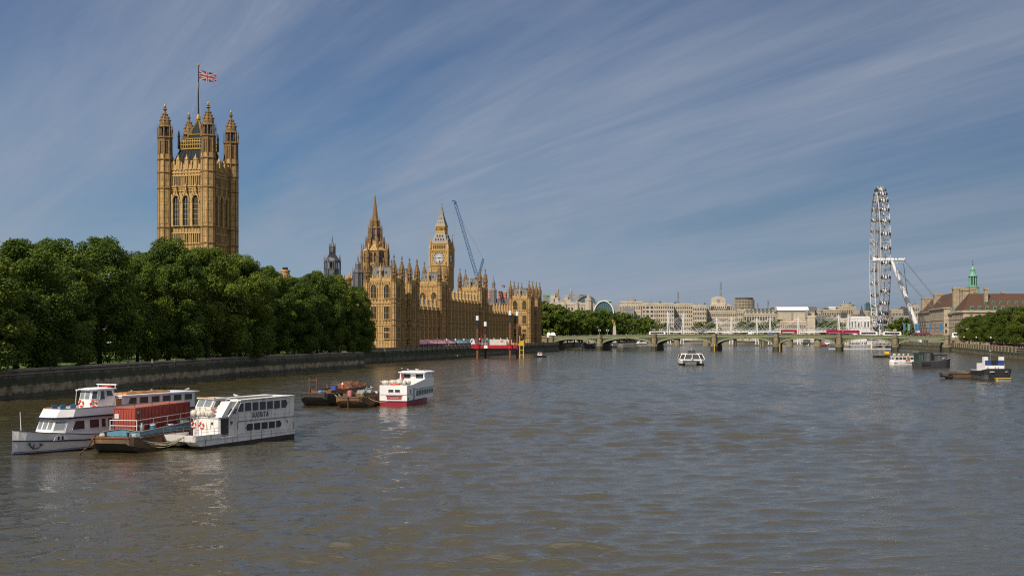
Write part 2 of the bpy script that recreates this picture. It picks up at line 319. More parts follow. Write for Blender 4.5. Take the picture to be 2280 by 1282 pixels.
def strip(mb,pts,prof,m=0,close=False):
    """sweep a profile (offset to the right of travel, height) along a plan polyline"""
    P=[Vector((p[0],p[1],0)) for p in pts]; n=len(P); k=len(prof); vs=[]
    for i,p in enumerate(P):
        a=(P[min(i+1,n-1)]-P[max(i-1,0)]).normalized(); r=Vector((a.y,-a.x,0))
        for o,z in prof: q=p+r*o; vs.append((q.x,q.y,z))
    fs=[(i*k+j,i*k+(j+1)%k,(i+1)*k+(j+1)%k,(i+1)*k+j) for i in range(n-1) for j in range(k)]
    fs+= [tuple(reversed(range(k))),tuple(range((n-1)*k,n*k))]
    return mb.add(vs,fs,m)
def dense(pts,step=8):
    out=[]
    for a,b in zip(pts,pts[1:]):
        n=max(1,int((Vector(b)-Vector(a)).length/step)); out+=[(a[0]+(b[0]-a[0])*i/n,a[1]+(b[1]-a[1])*i/n) for i in range(n)]
    return out+[pts[-1]]
gw=thing('river_wall','dark stained granite river wall below the garden trees','wall',(0,0,0))
gl=[(-135,-60),(-104,120),(-93,216),(-79,338),(-55,438),PL(-3,-52)]
mb=MB(); strip(mb,dense(gl,6),[(0.9,-3),(0.9,0.1),(0.35,4.3),(0.35,5.0),(-0.3,5.0),(-0.3,-3)]); mb.build('wall',WALL_L,gw)
mb=MB(); strip(mb,dense(gl,6),[(0.55,4.35),(0.55,4.6),(0.36,4.6),(0.36,4.35)]); strip(mb,dense(gl,6),[(0.5,5.003),(0.5,5.36),(0.35,5.5),(-0.35,5.5),(-0.42,5.36),(-0.42,5.003)]); mb.build('coping',COPE,gw)
# ------------------------------------------------------------------ trees
def leaf_mat(name,dark,mid,olive,sc=0.22):
    m=bpy.data.materials.new(name); m.use_nodes=True; t=m.node_tree; b=t.nodes['Principled BSDF']; out=t.nodes['Material Output']
    b.inputs['Roughness'].default_value=0.62; b.inputs['Specular IOR Level'].default_value=0.18
    co=N(t,'ShaderNodeTexCoord').outputs['Object']; oi=N(t,'ShaderNodeObjectInfo')
    off=N(t,'ShaderNodeVectorMath',operation='ADD'); t.links.new(co,off.inputs[0]); sc3=N(t,'ShaderNodeVectorMath',operation='SCALE'); t.links.new(oi.outputs['Location'],sc3.inputs[0]); sc3.inputs['Scale'].default_value=0.37; t.links.new(sc3.outputs[0],off.inputs[1])
    n1=N(t,'ShaderNodeTexNoise'); n1.inputs['Scale'].default_value=sc; n1.inputs['Detail'].default_value=3; t.links.new(off.outputs[0],n1.inputs['Vector'])
    n2=N(t,'ShaderNodeTexNoise'); n2.inputs['Scale'].default_value=1.7; n2.inputs['Detail'].default_value=2; t.links.new(off.outputs[0],n2.inputs['Vector'])
    f=math_(t,'ADD',math_(t,'MULTIPLY',n1.outputs[0],0.6),math_(t,'MULTIPLY',n2.outputs[0],0.4))
    f=math_(t,'ADD',f,math_(t,'MULTIPLY_ADD',oi.outputs['Random'],0.10,-0.05))
    col=ramp_(t,f,[(0.34,dark),(0.5,mid),(0.66,olive)])  # noise mixes dark, mid and yellow-green leaf tones at random
    t.links.new(col,b.inputs['Base Color'])
    tr=N(t,'ShaderNodeBsdfTranslucent'); t.links.new(mix_(t,0.5,col,olive),tr.inputs[0])
    mx=N(t,'ShaderNodeMixShader'); mx.inputs[0].default_value=0.22; t.links.new(b.outputs[0],mx.inputs[1]); t.links.new(tr.outputs[0],mx.inputs[2]); t.links.new(mx.outputs[0],out.inputs[0])
    return m
LEAF=leaf_mat('plane_leaves',(0.026,0.052,0.008),(0.072,0.118,0.014),(0.165,0.20,0.022))
LEAF_R=leaf_mat('bank_tree_leaves',(0.035,0.062,0.008),(0.07,0.105,0.012),(0.115,0.14,0.014))  # green tones for the right bank trees
BARK=M('bark',(0.085,0.07,0.05),(0.05,0.042,0.032),1.2,rough=0.9,bump=0.05)
def crown_mesh(name,seed,H,Rr,z0,nl,leaf,mat,nclump=90,prof=None,low=0.75):
    """many leaf-sized faces gathered into overhanging clumps through an uneven crown H high, Rr in radius, starting z0 above the ground"""
    rng=np.random.default_rng(seed); cs=[]
    lob=rng.random(6)*2*PI
    def env(h,a): 
        base=(low+(1-low)*math.sin(min(1,h/0.45)*PI/2)) if h<0.45 else math.cos(((h-0.45)/0.55)**1.35*PI/2*0.93)**0.62
        return Rr*base*(1+0.13*math.sin(3*a+lob[0])*math.cos(4*h+lob[1])+0.10*math.sin(5*a+lob[2]+6*h)+0.09*math.sin(2*a+lob[3]))
    for i in range(nclump):
        h=rng.random()**0.85; a=rng.random()*2*PI; q=0.55+0.42*rng.random()**0.6
        if i%5==0: q*=0.55
        e=env(h,a); cr=(0.12+0.20*rng.random()**1.5)*Rr*(1.1-0.35*h)
        cs.append((math.cos(a)*max(0,e-cr*0.55)*q/0.9,math.sin(a)*max(0,e-cr*0.55)*q/0.9,z0+cr*0.5+h*(H-cr*0.9),cr,h))
    cs=np.array(cs); w=cs[:,3]**2; w/=w.sum(); ci=rng.choice(len(cs),nl,p=w); C=cs[ci]
    d=rng.normal(size=(nl,3)); d[:,2]+=0.25; d/=np.linalg.norm(d,axis=1)[:,None]
    rad=C[:,3]*(1.02-0.42*rng.random(nl)**2.2)*(1+0.16*rng.normal(size=nl)*0.6)
    p=C[:,:3]+d*rad[:,None]*np.array([1,1,0.78])
    # leaves hang outward and partly face up
    nrm=d*0.75+rng.normal(size=(nl,3))*0.55+np.array([0,0,0.35]); nrm/=np.linalg.norm(nrm,axis=1)[:,None]
    up=rng.normal(size=(nl,3)); t=np.cross(nrm,up); t/=np.linalg.norm(t,axis=1)[:,None]; b=np.cross(nrm,t)
    s=leaf*(0.6+0.8*rng.random(nl))[:,None]; k=(0.55+0.3*rng.random(nl))[:,None]
    v=np.stack([p-t*s*0.5,p-b*s*k*0.5+nrm*s*0.06,p+t*s*0.5,p+b*s*k*0.5+nrm*s*0.06],1).reshape(-1,3)
    me=bpy.data.meshes.new(name); me.vertices.add(nl*4); me.vertices.foreach_set('co',v.astype(np.float32).ravel())
    me.loops.add(nl*4); me.loops.foreach_set('vertex_index',np.arange(nl*4,dtype=np.int32)); me.polygons.add(nl); me.polygons.foreach_set('loop_start',np.arange(0,nl*4,4,dtype=np.int32))
    me.update(); me.validate(); me.materials.append(mat); return me,cs
def trunk_mesh(name,seed,H,r,cs,nb=9):
    rng=random.Random(seed); mb=MB(); top=H*0.62
    mb.lathe([(r*1.5,-0.4),(r*1.05,0.8),(r*0.85,H*0.2),(r*0.6,H*0.42),(r*0.25,top)],0,0,9)
    for c in sorted(cs.tolist(),key=lambda c:c[2])[::max(1,len(cs)//nb)]:
        zb=min(top*0.9,max(H*0.14,c[2]*0.55)); rb=r*0.36
        m=Vector((c[0]*0.45,c[1]*0.45,(zb+c[2])*0.5+0.6)); mb.tube((0,0,zb),m,rb,6,0,rb*0.7); mb.tube(m,(c[0],c[1],c[2]),rb*0.7,5,0,rb*0.25)
    return mb.mesh(name,BARK,True)
def tree_kind(name,seed,H,Rr,z0,nl,leaf,mat,nclump,r=0.55,low=0.75):
    cm,cs=crown_mesh(name+'_crown',seed,H-z0,Rr,z0,nl,leaf,mat,nclump,low=low); return cm,trunk_mesh(name+'_trunk',seed,H,r,cs),H
PLANES=[tree_kind('plane',11+i,28,(9.8,10.6,9.4)[i],0.5,64000,0.47,LEAF,(190,205,180)[i],low=0.97) for i in range(3)]
def tree(kind,loc,H,label,group,rz,wide=1.0,name='plane_tree'):
    cm,tm,h0=kind; s=H/h0
    t=thing(name,label,'tree',loc,rz,group); t.scale=(s*wide,s*wide,s)
    link('crown',cm,t); link('trunk',tm,t); return t
rt=random.Random(4)
# garden row: photo column, distance, photo row of the crown top, width factor, label
row=[(-70,218,560,1.05,'plane tree cut by the left edge of the frame with low sunlit leaves'),
 (35,238,546,1.05,'first whole plane tree from the left, above the garden river wall'),
 (122,262,542,1.0,'plane tree left of the tallest pointed crown in the left clump'),
 (222,280,534,0.96,'tall pointed plane tree just left of the notch in the tree line'),
 (306,300,584,0.72,'lower plane tree inside the notch of the tree line'),
 (375,312,540,1.0,'plane tree in front of the great flag tower, covering its left base'),
 (462,332,556,1.0,'plane tree in front of the great flag tower, covering its right base'),
 (535,352,576,0.95,'plane tree directly right of the great flag tower'),
 (596,374,600,0.9,'plane tree left of the round stone chimney'),
 (655,394,620,0.85,'plane tree just right of the round stone chimney'),
 (706,412,611,0.85,'plane tree left of the grey open lantern turret'),
 (752,428,618,0.80,'plane tree below the grey open lantern turret'),
 (790,442,640,0.72,'plane tree second from the palace end of the row'),
 (806,450,680,0.52,'small last plane tree touching the corner of the palace')]
for i,(u,D,v,w,l) in enumerate(row):
    x=X(u,D); H=Z(v,D)-4.7
    tree(PLANES[i%3],(x,D,4.7),H*1.02,l,'plane trees in the riverside garden',rt.random()*6.28,w*28/H*0.98 if False else w*min(1.25,28/H))
back=[(75,300,566,1.0),(170,330,556,1.0),(330,350,560,0.9),(420,378,560,1.0),(500,400,575,1.0),(620,440,618,0.8),(715,465,622,0.8)]
for i,(u,D,v,w) in enumerate(back):
    tree(PLANES[(i+1)%3],(X(u,D),D,4.7),Z(v,D)-4.7,'plane tree of the second row, showing only leaves between the front crowns','second row of garden trees',rt.random()*6.28,w)
# ------------------------------------------------------------------ gothic kit
def arch_pts(w,h,arch,n=5):
    """outline of a window, x across and z up from its sill"""
    if not arch: return [(-w/2,0),(w/2,0),(w/2,h),(-w/2,h)]
    sp=h-w*0.72; pts=[(-w/2,0),(w/2,0)]
    for i in range(n+1):
        t=i/n; pts.append((w/2*math.cos(t*PI/2)**0.9 if i<n else 0.0,sp+w*0.72*math.sin(t*PI/2)**1.05))
    pts+=[(-x,z) for x,z in pts[-2:1:-1]]; return pts
def window_mesh(name,w,h,nm=3,tr=(0.5,),arch=False,glass=None,depth=0.5):
    mb=MB(); o=arch_pts(w,h,arch); f=0.16 if w<2.2 else 0.24
    mb.ext(o,-0.05,0.02,0)
    out=[(x*(1+2*f/w),z+(f if z>0 else -f)) for x,z in o]; n=len(o)
    vs=[(x,-depth*0.55,z) for x,z in o]+[(x,-depth*0.55,z) for x,z in out]+[(x,0.02,z) for x,z in o]+[(x,0.02,z) for x,z in out]
    fs=[]
    for i in range(n):
        j=(i+1)%n; fs+=[(i,n+i,n+j,j),(n+i,3*n+i,3*n+j,n+j),(2*n+i,i,j,2*n+j)]
    mb.add(vs,fs,1)
    mw=0.085 if w<2.7 else 0.13
    for k in range(1,nm):
        x=-w/2+w*k/nm; zt=h if not arch else h-0.72*w*(abs(2*x/w)**1.7)-0.1
        mb.box(x-mw/2,-0.12,0.05,x+mw/2,-0.052,zt-0.05,1)
    for q in tr: mb.box(-w/2+0.02,-0.11,h*q-mw/2,w/2-0.02,-0.054,h*q+mw/2,1)
    mb.box(-w/2-f,-0.42,-f-0.12,w/2+f,0.02,-f+0.02,1)
    return mb.mesh(name,[glass or GLASS_D,GOLD_RIB])
def spirelet(mb,cx,cy,z,r,h,m=1,n=8):
    """ogee cap with crocketed ring and finial"""
    mb.lathe([(r*1.16,z),(r*1.2,z+h*0.03),(r*1.0,z+h*0.09),(r*1.02,z+h*0.2),(r*0.86,z+h*0.36),(r*0.54,z+h*0.51),(r*0.27,z+h*0.68),(r*0.15,z+h*0.80),(r*0.42,z+h*0.84),(r*0.40,z+h*0.87),(r*0.12,z+h*0.9),(r*0.30,z+h*0.935),(r*0.05,z+h)],cx,cy,n,m)
    for q,rr in ((0.30,0.96),(0.44,0.72),(0.58,0.45)):
        for i in range(n):
            a=2*PI*i/n+PI/n; mb.cbox(cx+r*rr*math.cos(a),cy+r*rr*math.sin(a),z+h*q,r*0.22,r*0.22,r*0.25,m)
def turret_mesh(name,r,z0,z1,hc,rings=(),openz=None,mats=None,pinn=True):
    """octagonal turret with panelled faces, rings, an arcaded lantern and an ogee cap"""
    mb=MB(); zo=openz if openz else z1
    mb.lathe([(r,z0),(r,zo)],0,0,8,0)
    for z in rings: mb.lathe([(r*1.02,z-0.3),(r*1.17,z-0.05),(r*1.17,z+0.2),(r*1.02,z+0.4)],0,0,8,1)
    for i in range(8):
        a=2*PI*i/8+PI/8; mb.lathe([(r*0.11,z0),(r*0.11,zo)],r*1.0*math.cos(a),r*1.0*math.sin(a),4,1)
    if openz:
        mb.lathe([(r*1.12,zo-0.2),(r*1.12,zo+0.15)],0,0,8,1); mb.lathe([(r*0.45,zo+0.15),(r*0.45,z1)],0,0,8,2)
        for i in range(8):
            a=2*PI*i/8+PI/8; x,y=r*0.9*math.cos(a),r*0.9*math.sin(a); mb.lathe([(r*0.19,zo+0.1),(r*0.16,z1-0.3),(r*0.2,z1)],x,y,5,1)
            a2=a+PI/8; mb.T=Matrix.Rotation(a2,4,'Z'); mb.box(r*0.68,-r*0.36,z1-r*0.34,r*0.92,r*0.36,z1,1); mb.T=None
            if pinn: x,y=r*1.12*math.cos(a),r*1.12*math.sin(a); mb.lathe([(r*0.1,z1-0.2),(r*0.1,z1+hc*0.13),(0.02,z1+hc*0.30)],x,y,4,1)
    spirelet(mb,0,0,z1,r*0.95,hc,1)
    return mb.mesh(name,mats or [GOLD_STONE,GOLD_DARK,DARK])
def pinnacle(mb,cx,cy,z0,w,h,m=1):
    mb.cbox(cx,cy,z0,w,w,h*0.5,m); mb.cbox(cx,cy,z0+h*0.48,w*1.35,w*1.35,h*0.05,m)
    mb.lathe([(w*0.62,z0+h*0.53),(w*0.1,z0+h*0.9),(w*0.3,z0+h*0.92),(0.02,z0+h)],cx,cy,4,m)
def battlement(mb,x0,y0,x1,y1,z,hgt,step=1.5,t=0.45,m=1):
    """pierced parapet with merlons round a rectangle"""
    for (ax,ay,bx,by) in ((x0,y0,x1,y0),(x1,y0,x1,y1),(x1,y1,x0,y1),(x0,y1,x0,y0)):
        L=math.hypot(bx-ax,by-ay); n=max(2,int(L/step)); ux,uy=(bx-ax)/L,(by-ay)/L
        mb.T=Matrix.Translation((ax,ay,z))@Matrix.Rotation(math.atan2(uy,ux),4,'Z')
        mb.box(0.01,-t*0.1,0,L-0.01,t,hgt*0.5,m)
        for k in range(n):
            a=(k+0.5)*L/n; hh=hgt*(1.0 if k%2==0 else 0.68); mb.box(a-L/n*0.33,-t*0.1,hgt*0.5,a+L/n*0.33,t,hh,m)
            if k%4==2: mb.lathe([(0.22,hh),(0.03,hh+1.1)],a,t*0.4,4,m)
        mb.T=None
def block(mb,x0,y0,x1,y1,z0,z1,strings=(),rib=None,ribw=0.35,faces='SE',m=0,mr=1,proud=0.28):
    mb.box(x0,y0,z0,x1,y1,z1,m)
    for z in strings:
        hh=0.42; mb.box(x0-proud,y0-proud,z-hh/2,x1+proud,y1+proud,z+hh/2,mr)
    if rib:
        for f in faces:
            L=(x1-x0) if f in 'SN' else (y1-y0); n=max(1,int(round(L/rib)))
            for k in range(1,n):
                a=L*k/n
                if f=='S': mb.box(x0+a-ribw/2,y0-proud*0.8,z0,x0+a+ribw/2,y0+0.1,z1-0.02,mr)
                if f=='N': mb.box(x0+a-ribw/2,y1-0.1,z0,x0+a+ribw/2,y1+proud*0.8,z1-0.02,mr)
                if f=='E': mb.box(x1-0.1,y0+a-ribw/2,z0,x1+proud*0.8,y0+a+ribw/2,z1-0.02,mr)
                if f=='W': mb.box(x0-proud*0.8,y0+a-ribw/2,z0,x0+0.1,y0+a+ribw/2,z1-0.02,mr)
def hip_roof(mb,x0,y0,x1,y1,z0,z1,inx,iny,m=0,crest=1,dorm=True):
    mb.frust((x0,y0,x1,y1),z0,(x0+inx,y0+iny,x1-inx,y1-iny),z1,m)
    mb.box(x0+inx-0.2,y0+iny-0.2,z1+0.002,x1-inx+0.2,y1-iny+0.2,z1+0.35,m)
    n=max(3,int((x1-x0)/1.2))
    for k in range(1,n):          # standing ribs on the sloping sides
        a=k/n
        mb.beam((x0+(x1-x0)*a,y0,z0+0.06),(x0+inx+(x1-x0-2*inx)*a,y0+iny,z1+0.06),0.14,0.14,m)
    n=max(3,int((y1-y0)/1.2))
    for k in range(1,n):
        a=k/n; mb.beam((x1,y0+(y1-y0)*a,z0+0.06),(x1-inx,y0+iny+(y1-y0-2*iny)*a,z1+0.06),0.14,0.14,m)
    if dorm:
        for a in (0.28,0.5,0.72):
            for fz in (0.3,0.62):
                x=x0+inx*fz+(x1-x0-2*inx*fz)*a; y=y0+iny*fz; z=z0+(z1-z0)*fz
                mb.box(x-0.32,y-0.35,z-0.2,x+0.32,y+0.5,z+0.6,m); mb.box(x-0.2,y-0.37,z-0.05,x+0.2,y-0.34,z+0.45,2)
                y2=y0+iny*fz+(y1-y0-2*iny*fz)*a; x2=x1-inx*fz
                mb.box(x2-0.5,y2-0.32,z-0.2,x2+0.35,y2+0.32,z+0.6,m); mb.box(x2+0.34,y2-0.2,z-0.05,x2+0.37,y2+0.2,z+0.45,2)
# ------------------------------------------------------------------ riverside palace
pal=thing('palace','long honey stone gothic palace with rows of pinnacles along the left river bank','palace',(PAL_O.x,PAL_O.y,0),PAL_RZ)
STN=[GOLD_STONE,GOLD_RIB,DARK]
WIN_A=window_mesh('arched_window',2.6,5.9,4,(0.36,),True); WIN_M=window_mesh('tall_window',2.5,5.4,4,(0.5,),False); WIN_L=window_mesh('low_window',2.5,4.8,4,(0.52,),False)
WIN_S=window_mesh('small_window',1.9,2.2,2,(),False)
def put(me,x,y,z,face,name='window',par=None): return link(name,me,par or pal,(x,y,z),{'S':0,'E':PI/2,'N':PI,'W':-PI/2}[face])
def pav_tower(x0,y0,x1,y1,zb,zc,tm,roofz,nS=2,nE=1,low=True,tur=True):
    """one square corner tower of the palace: walling, parapet, roof, four turrets, its windows"""
    mb=MB(); st=[zb+4.1,zb+7.3,zb+10.3,zb+12.6,zb+19.7,zb+21.6,zc-0.1]
    block(mb,x0,y0,x1,y1,zb-6,zc,st,1.35,0.26,'SENW')
    for z in (zb+11.4,zb+20.6):      # carved panels between the storeys
        n=int((x1-x0)/1.4)
        for k in range(n): mb.cbox(x0+(k+0.5)*(x1-x0)/n,y0-0.12,z-0.6,0.8,0.25,1.2,1); 
    for z in (zc-1.2,):
        for k in range(int((x1-x0)/0.8)): mb.cbox(x0+0.4+k*0.8,y0-0.2,z,0.4,0.35,0.9,1)
        for k in range(int((y1-y0)/0.8)): mb.cbox(x1+0.2,y0+0.4+k*0.8,z,0.35,0.4,0.9,1)
    mb.build('wall',STN,pal)
    mb=MB(); battlement(mb,x0,y0,x1,y1,zc+0.2,2.2,0.95)
    for k in range(1,nS): mb.lathe([(0.5,zc+0.2),(0.5,zc+4.4),(0.62,zc+4.5),(0.1,zc+7.2),(0.02,zc+8)],x0+(x1-x0)*k/nS,y0-0.1,6,1)
    mb.build('parapet',STN,pal)
    mb=MB(); hip_roof(mb,x0+0.7,y0+0.7,x1-0.7,y1-0.7,zc+0.1,roofz,1.7,1.7); mb.build('roof',[LEAD,LEAD_D,DARK],pal)
    for (x,y) in ((x0,y0),(x1,y0),(x0,y1),(x1,y1)): link('turret',tm,pal,(x,y,0))
    for k in range(nS):
        x=x0+(x1-x0)*(k+0.5)/nS
        put(WIN_A,x,y0-0.22,zb+21.9,'S')
        if low: put(WIN_M,x,y0-0.22,zb+12.9,'S'); put(WIN_L,x,y0-0.22,zb+4.6,'S')
    for k in range(nE):
        y=y0+(y1-y0)*(k+0.5)/nE
        put(WIN_A,x1+0.22,y,zb+21.9,'E')
        if low: put(WIN_M,x1+0.22,y,zb+12.9,'E'); put(WIN_L,x1+0.22,y,zb+4.6,'E')
TUR=turret_mesh('turret',1.15,-0.5,38.6,7.4,(9.5,15.7,18,25.2,27,34.6,37.2),35.2)
TURC=turret_mesh('turret',1.2,3,42.2,7.6,(24,29.4,37.2,40.2),38.4)
PW=12.2
pav_tower(-PW,0,0,10.2,5.4,34.6,TUR,40.8)                       # south pavilion, two towers and a recess
pav_tower(-PW,20.4,0,30.6,5.4,34.6,TUR,40.8)
pav_tower(-PW,253,0,263,5.4,34.6,TUR,40.8)                      # north pavilion
pav_tower(-PW,273.6,0,283.6,5.4,34.6,TUR,40.8)
pav_tower(-11-11.6,98.3,-10.6,109.9,5.4,37.3,TURC,43.4,2,1,False)   # the two towers flanking the centre
pav_tower(-11-11.6,175,-10.6,186.6,5.4,37.3,TURC,43.4,2,1,False)
def wing(y0,y1,x0,x1,ztop,bays,xf):
    """river front between the towers: walling, a buttress with pinnacle at every bay, windows, roof"""
    mb=MB(); block(mb,x0,y0,x1,y1,-2,ztop,[9.6,12.7,15.7,18.0,ztop-4.6,ztop],(y1-y0)/bays/4,0.2,'E')
    mb.build('wall',STN,pal)
    mb=MB(); d=(y1-y0)/bays
    for k in range(int((y1-y0)/1.1)): 
        y=y0+0.5+k*1.1; mb.box(x1-0.3,y-0.36,ztop+0.2,x1+0.12,y+0.36,ztop+(1.9 if k%2 else 1.35),1)
    mb.box(x1-0.3,y0,ztop+0.2,x1+0.1,y1,ztop+1.0,1); mb.build('parapet',STN,pal)
    mb=MB(); rz=ztop+5.2; mb.extx([(y0,ztop)]+[(y1,ztop),(y1,ztop+0.1),(y0,ztop+0.1)],x0+0.5,x1-1.2)
    mb.ext([(x1-1.4,ztop),(x1-5.2,rz),(x0+5.2,rz),(x0+1,ztop)],y0+0.05,y1-0.05,0)
    for k in range(bays*2):
        y=y0+(k+0.5)*d/2; mb.box(x1-3.4,y-0.45,ztop+1.0,x1-2.2,y+0.45,ztop+2.7,0); mb.box(x1-2.2,y-0.3,ztop+1.3,x1-2.17,y+0.3,ztop+2.4,2)
        mb.beam((x1-1.4,y+d/4,ztop+0.1),(x1-5.2,y+d/4,rz+0.08),0.16,0.16,0)
    mb.build('roof',[LEAD,LEAD_D,DARK],pal)
    bm=MB(); bm.box(-0.3,-0.6,3,1.3,0.6,14,1); bm.box(-0.3,-0.55,14,1.15,0.55,ztop-2.2,1); bm.box(-0.3,-0.5,ztop-2.2,0.9,0.5,ztop+2.4,1)
    for z in (9.6,15.7,18,ztop-4.6,ztop): bm.box(-0.28,-0.68,z-0.2,1.38,0.68,z+0.2,1)
    pinnacle(bm,0.25,0,ztop+2.4,1.1,4.0,1); bme=bm.mesh('buttress',STN)
    for k in range(0,bays+1):
        if y0+k*d in (30.6,): continue
        link('buttress',bme,pal,(xf,y0+k*d,0))
    for k in range(bays):
        y=y0+(k+0.5)*d
        put(BAY if ztop<27 else BAYC,xf+0.18,y,10.0,'E','bay_window')
def bay_mesh(name,h):
    mb=MB()
    for z0,z1 in ((0,2.5),(3.0,5.4),(8.2,h-5.2)):
        mb.box(-1.5,-0.06,z0,1.5,0.02,z1,0)
        for k in range(5): mb.box(-1.5+k*0.75-0.06,-0.16,z0,-1.5+k*0.75+0.06,-0.062,z1,1)
        mb.box(-1.6,-0.34,z0-0.25,1.6,0.02,z0-0.01,1); mb.box(-1.6,-0.34,z1+0.01,1.6,0.02,z1+0.3,1)
    return mb.mesh(name,[GLASS_D,GOLD_RIB])
BAY=bay_mesh('bay_window',19.0); BAYC=bay_mesh('bay_window',22.0)
wing(30.75,98.0,-24,-11,24.2,10,-11); wing(110.1,174.8,-24,-11,29.4,10,-11); wing(186.8,252.8,-24,-11,24.4,10,-11)
# recesses of the end pavilions, windowed and lower than their towers
for y0 in (10.4,263.2):
    mb=MB(); block(mb,-PW,y0,-0.9,y0+9.8,-2,26.9,[9.6,12.7,15.7,18,25.2,26.8],1.35,0.26,'E'); battlement(mb,-PW+0.3,y0+0.3,-0.9,y0+9.5,27.02,1.6,0.95); mb.build('wall',STN,pal)
    mb=MB(); hip_roof(mb,-PW+0.5,y0+0.1,-1.8,y0+9.7,27.1,33.5,3.4,0.1); mb.build('roof',[LEAD,LEAD_D,DARK],pal)
    for q in (0.27,0.73): put(WIN_M,-0.72,y0+9.8*q,18.2,'E'); put(WIN_L,-0.72,y0+9.8*q,10.0,'E')
# the wing running inland from the south pavilion, mostly behind the trees
mb=MB(); block(mb,-95,2,-PW-0.2,14,-2,24.5,[9.6,15.7,18,24.4],1.6,0.3,'S'); battlement(mb,-94.5,2.2,-PW-0.5,13.8,24.72,1.5,1.1); mb.build('wall',STN,pal)
mb=MB(); hip_roof(mb,-94,2.8,-PW-1,13.4,24.6,32.2,4.5,4.5,dorm=False); mb.build('roof',[LEAD,LEAD_D,DARK],pal)
for k in range(12): put(WIN_M,-PW-4-k*6.3,1.75,18.3,'S'); 
# court ranges behind the river front
for (x0,y0,x1,y1,z) in ((-75,34,-28,44,25),(-75,120,-28,134,30),(-80,225,-28,238,27),(-70,46,-58,224,26)):
    mb=MB(); block(mb,x0,y0,x1,y1,-1,z,[z-0.1],2.2,0.3,'S'); battlement(mb,x0+0.2,y0+0.2,x1-0.2,y1-0.2,z+0.12,1.5,1.2); mb.build('wall',STN,pal)
    mb=MB(); hip_roof(mb,x0+1,y0+1,x1-1,y1-1,z+0.15,z+5,4.2,4.2,dorm=False); mb.build('roof',[LEAD,LEAD_D,DARK],pal)
# a small battlemented stair tower and the low stone gate pier by the river
mb=MB(); mb.lathe([(2.6,4),(2.6,35.2),(2.9,35.4),(2.9,36.2),(2.5,36.3)],-24.5,6,8,0)
for i in range(8):
    a=2*PI*i/8; mb.cbox(-24.5+2.6*math.cos(a),6+2.6*math.sin(a),36.2,0.9,0.9,1.3,1)
mb.lathe([(0.5,36),(0.5,38.4),(0.05,39.5)],-22.8,6.5,5,1); mb.build('stair_turret',STN,pal)
# grey ventilation turret seen just left of the south pavilion
vt=thing('ventilation_turret','narrow dark grey roof turret peeping out left of the palace corner tower','turret',(*W(797,640,545)[:2],0),PAL_RZ)
mb=MB(); mb.lathe([(2.6,4),(2.6,32),(2.9,32.2),(2.9,32.8)],0,0,4,0); mb.build('base',GOLD_STONE,vt)
mb=MB(); mb.lathe([(2.2,32.8),(2.2,39.6),(2.5,39.8),(2.5,40.3),(1.2,41.2),(1.2,43.6),(1.4,43.8),(0.4,45.6),(0.05,48.2)],0,0,8,0)
for i in range(8):
    a=2*PI*i/8+PI/8; mb.lathe([(0.2,32.8),(0.2,41.2),(0.03,42.6)],2.35*math.cos(a),2.35*math.sin(a),4,0)
mb.build('louvred_lantern',LEAD_D,vt)
# ------------------------------------------------------------------ great square tower with the flag
def vpos(t,w): return PAL_O+PAL_N*t+PAL_E*w
VT=Vector((-123,482,0)); S=19.5
vtw=thing('square_tower','great square gothic tower with four pinnacled corner turrets and a tall flagpole','tower',(VT.x,VT.y,4.6),PAL_RZ)
h=-4.6
mb=MB(); strs=[12,22,34,40,48.7,55.2,71.2,77.6,78.9]
block(mb,-S+0.3,0.3,-0.3,S-0.3,h+4.6-3,78.8+h,[z+h for z in strs],1.4,0.24,'SENW',proud=0.3)
def tower_face(fn):
    for z in (50.9,74.2):          # two rows of small lancets with shafts between
        for k in range(15): fn(mb,-6.55+k*0.935,z+h-2.1,0.26,4.0,0.5,1)
        fn(mb,0,z+h-2.4,14.2,0.35,0.55,1); fn(mb,0,z+h+1.9,14.2,0.35,0.55,1)
    for z in (24,28,37,44.5,58,66,70):
        fn(mb,0,z+h,14.4,0.22,0.3,1)
    for k in (-1.5,-0.5,0.5,1.5): fn(mb,k*4.35,55.6+h,0.95,13.2,0.85,1)
    for k in range(-3,4): fn(mb,k*2.2,78.9+h,0.5,4.2 if k%2==0 else 3.0,0.5,1)
fS=lambda mb,x,z,w,hh,d,m: mb.box(-S/2+x-w/2,0.3-d,z,-S/2+x+w/2,0.32,z+hh,m)
fE=lambda mb,x,z,w,hh,d,m: mb.box(-0.32,S/2+x-w/2,z,-0.3+d,S/2+x+w/2,z+hh,m)
fN=lambda mb,x,z,w,hh,d,m: mb.box(-S/2+x-w/2,S-0.32,z,-S/2+x+w/2,S-0.3+d,z+hh,m)
fW=lambda mb,x,z,w,hh,d,m: mb.box(-S+0.3-d,S/2+x-w/2,z,-S+0.32,S/2+x+w/2,z+hh,m)
for f in (fS,fE,fN,fW): tower_face(f)
mb.build('wall',STN,vtw)
WV=window_mesh('great_window',2.75,12.2,3,(0.22,0.38,0.55,0.72),True,GLASS_B,1.5)
LAN=MB(); 
for q in (-1,0,1): LAN.box(q*0.935*1-0.28+0.0,-0.05,0,q*0.935+0.28,0.02,3.2,0)
LANM=LAN.mesh('lancet_window',[DARK])
WHOOD=MB()
for s in (-1,1):
    for (a,b) in (((s*1.75,9.4),(s*1.3,11.4)),((s*1.3,11.4),(s*0.45,13.0)),((s*0.45,13.0),(0,15.4))): WHOOD.beam((a[0],-0.75,a[1]),(b[0],-0.75,b[1]),0.5,0.3,0)
WHOOD.lathe([(0.45,14.6),(0.2,15.2),(0.5,15.8),(0.04,17.2)],0,-0.7,6,0); WHM=WHOOD.mesh('ogee_hood',[GOLD_RIB])
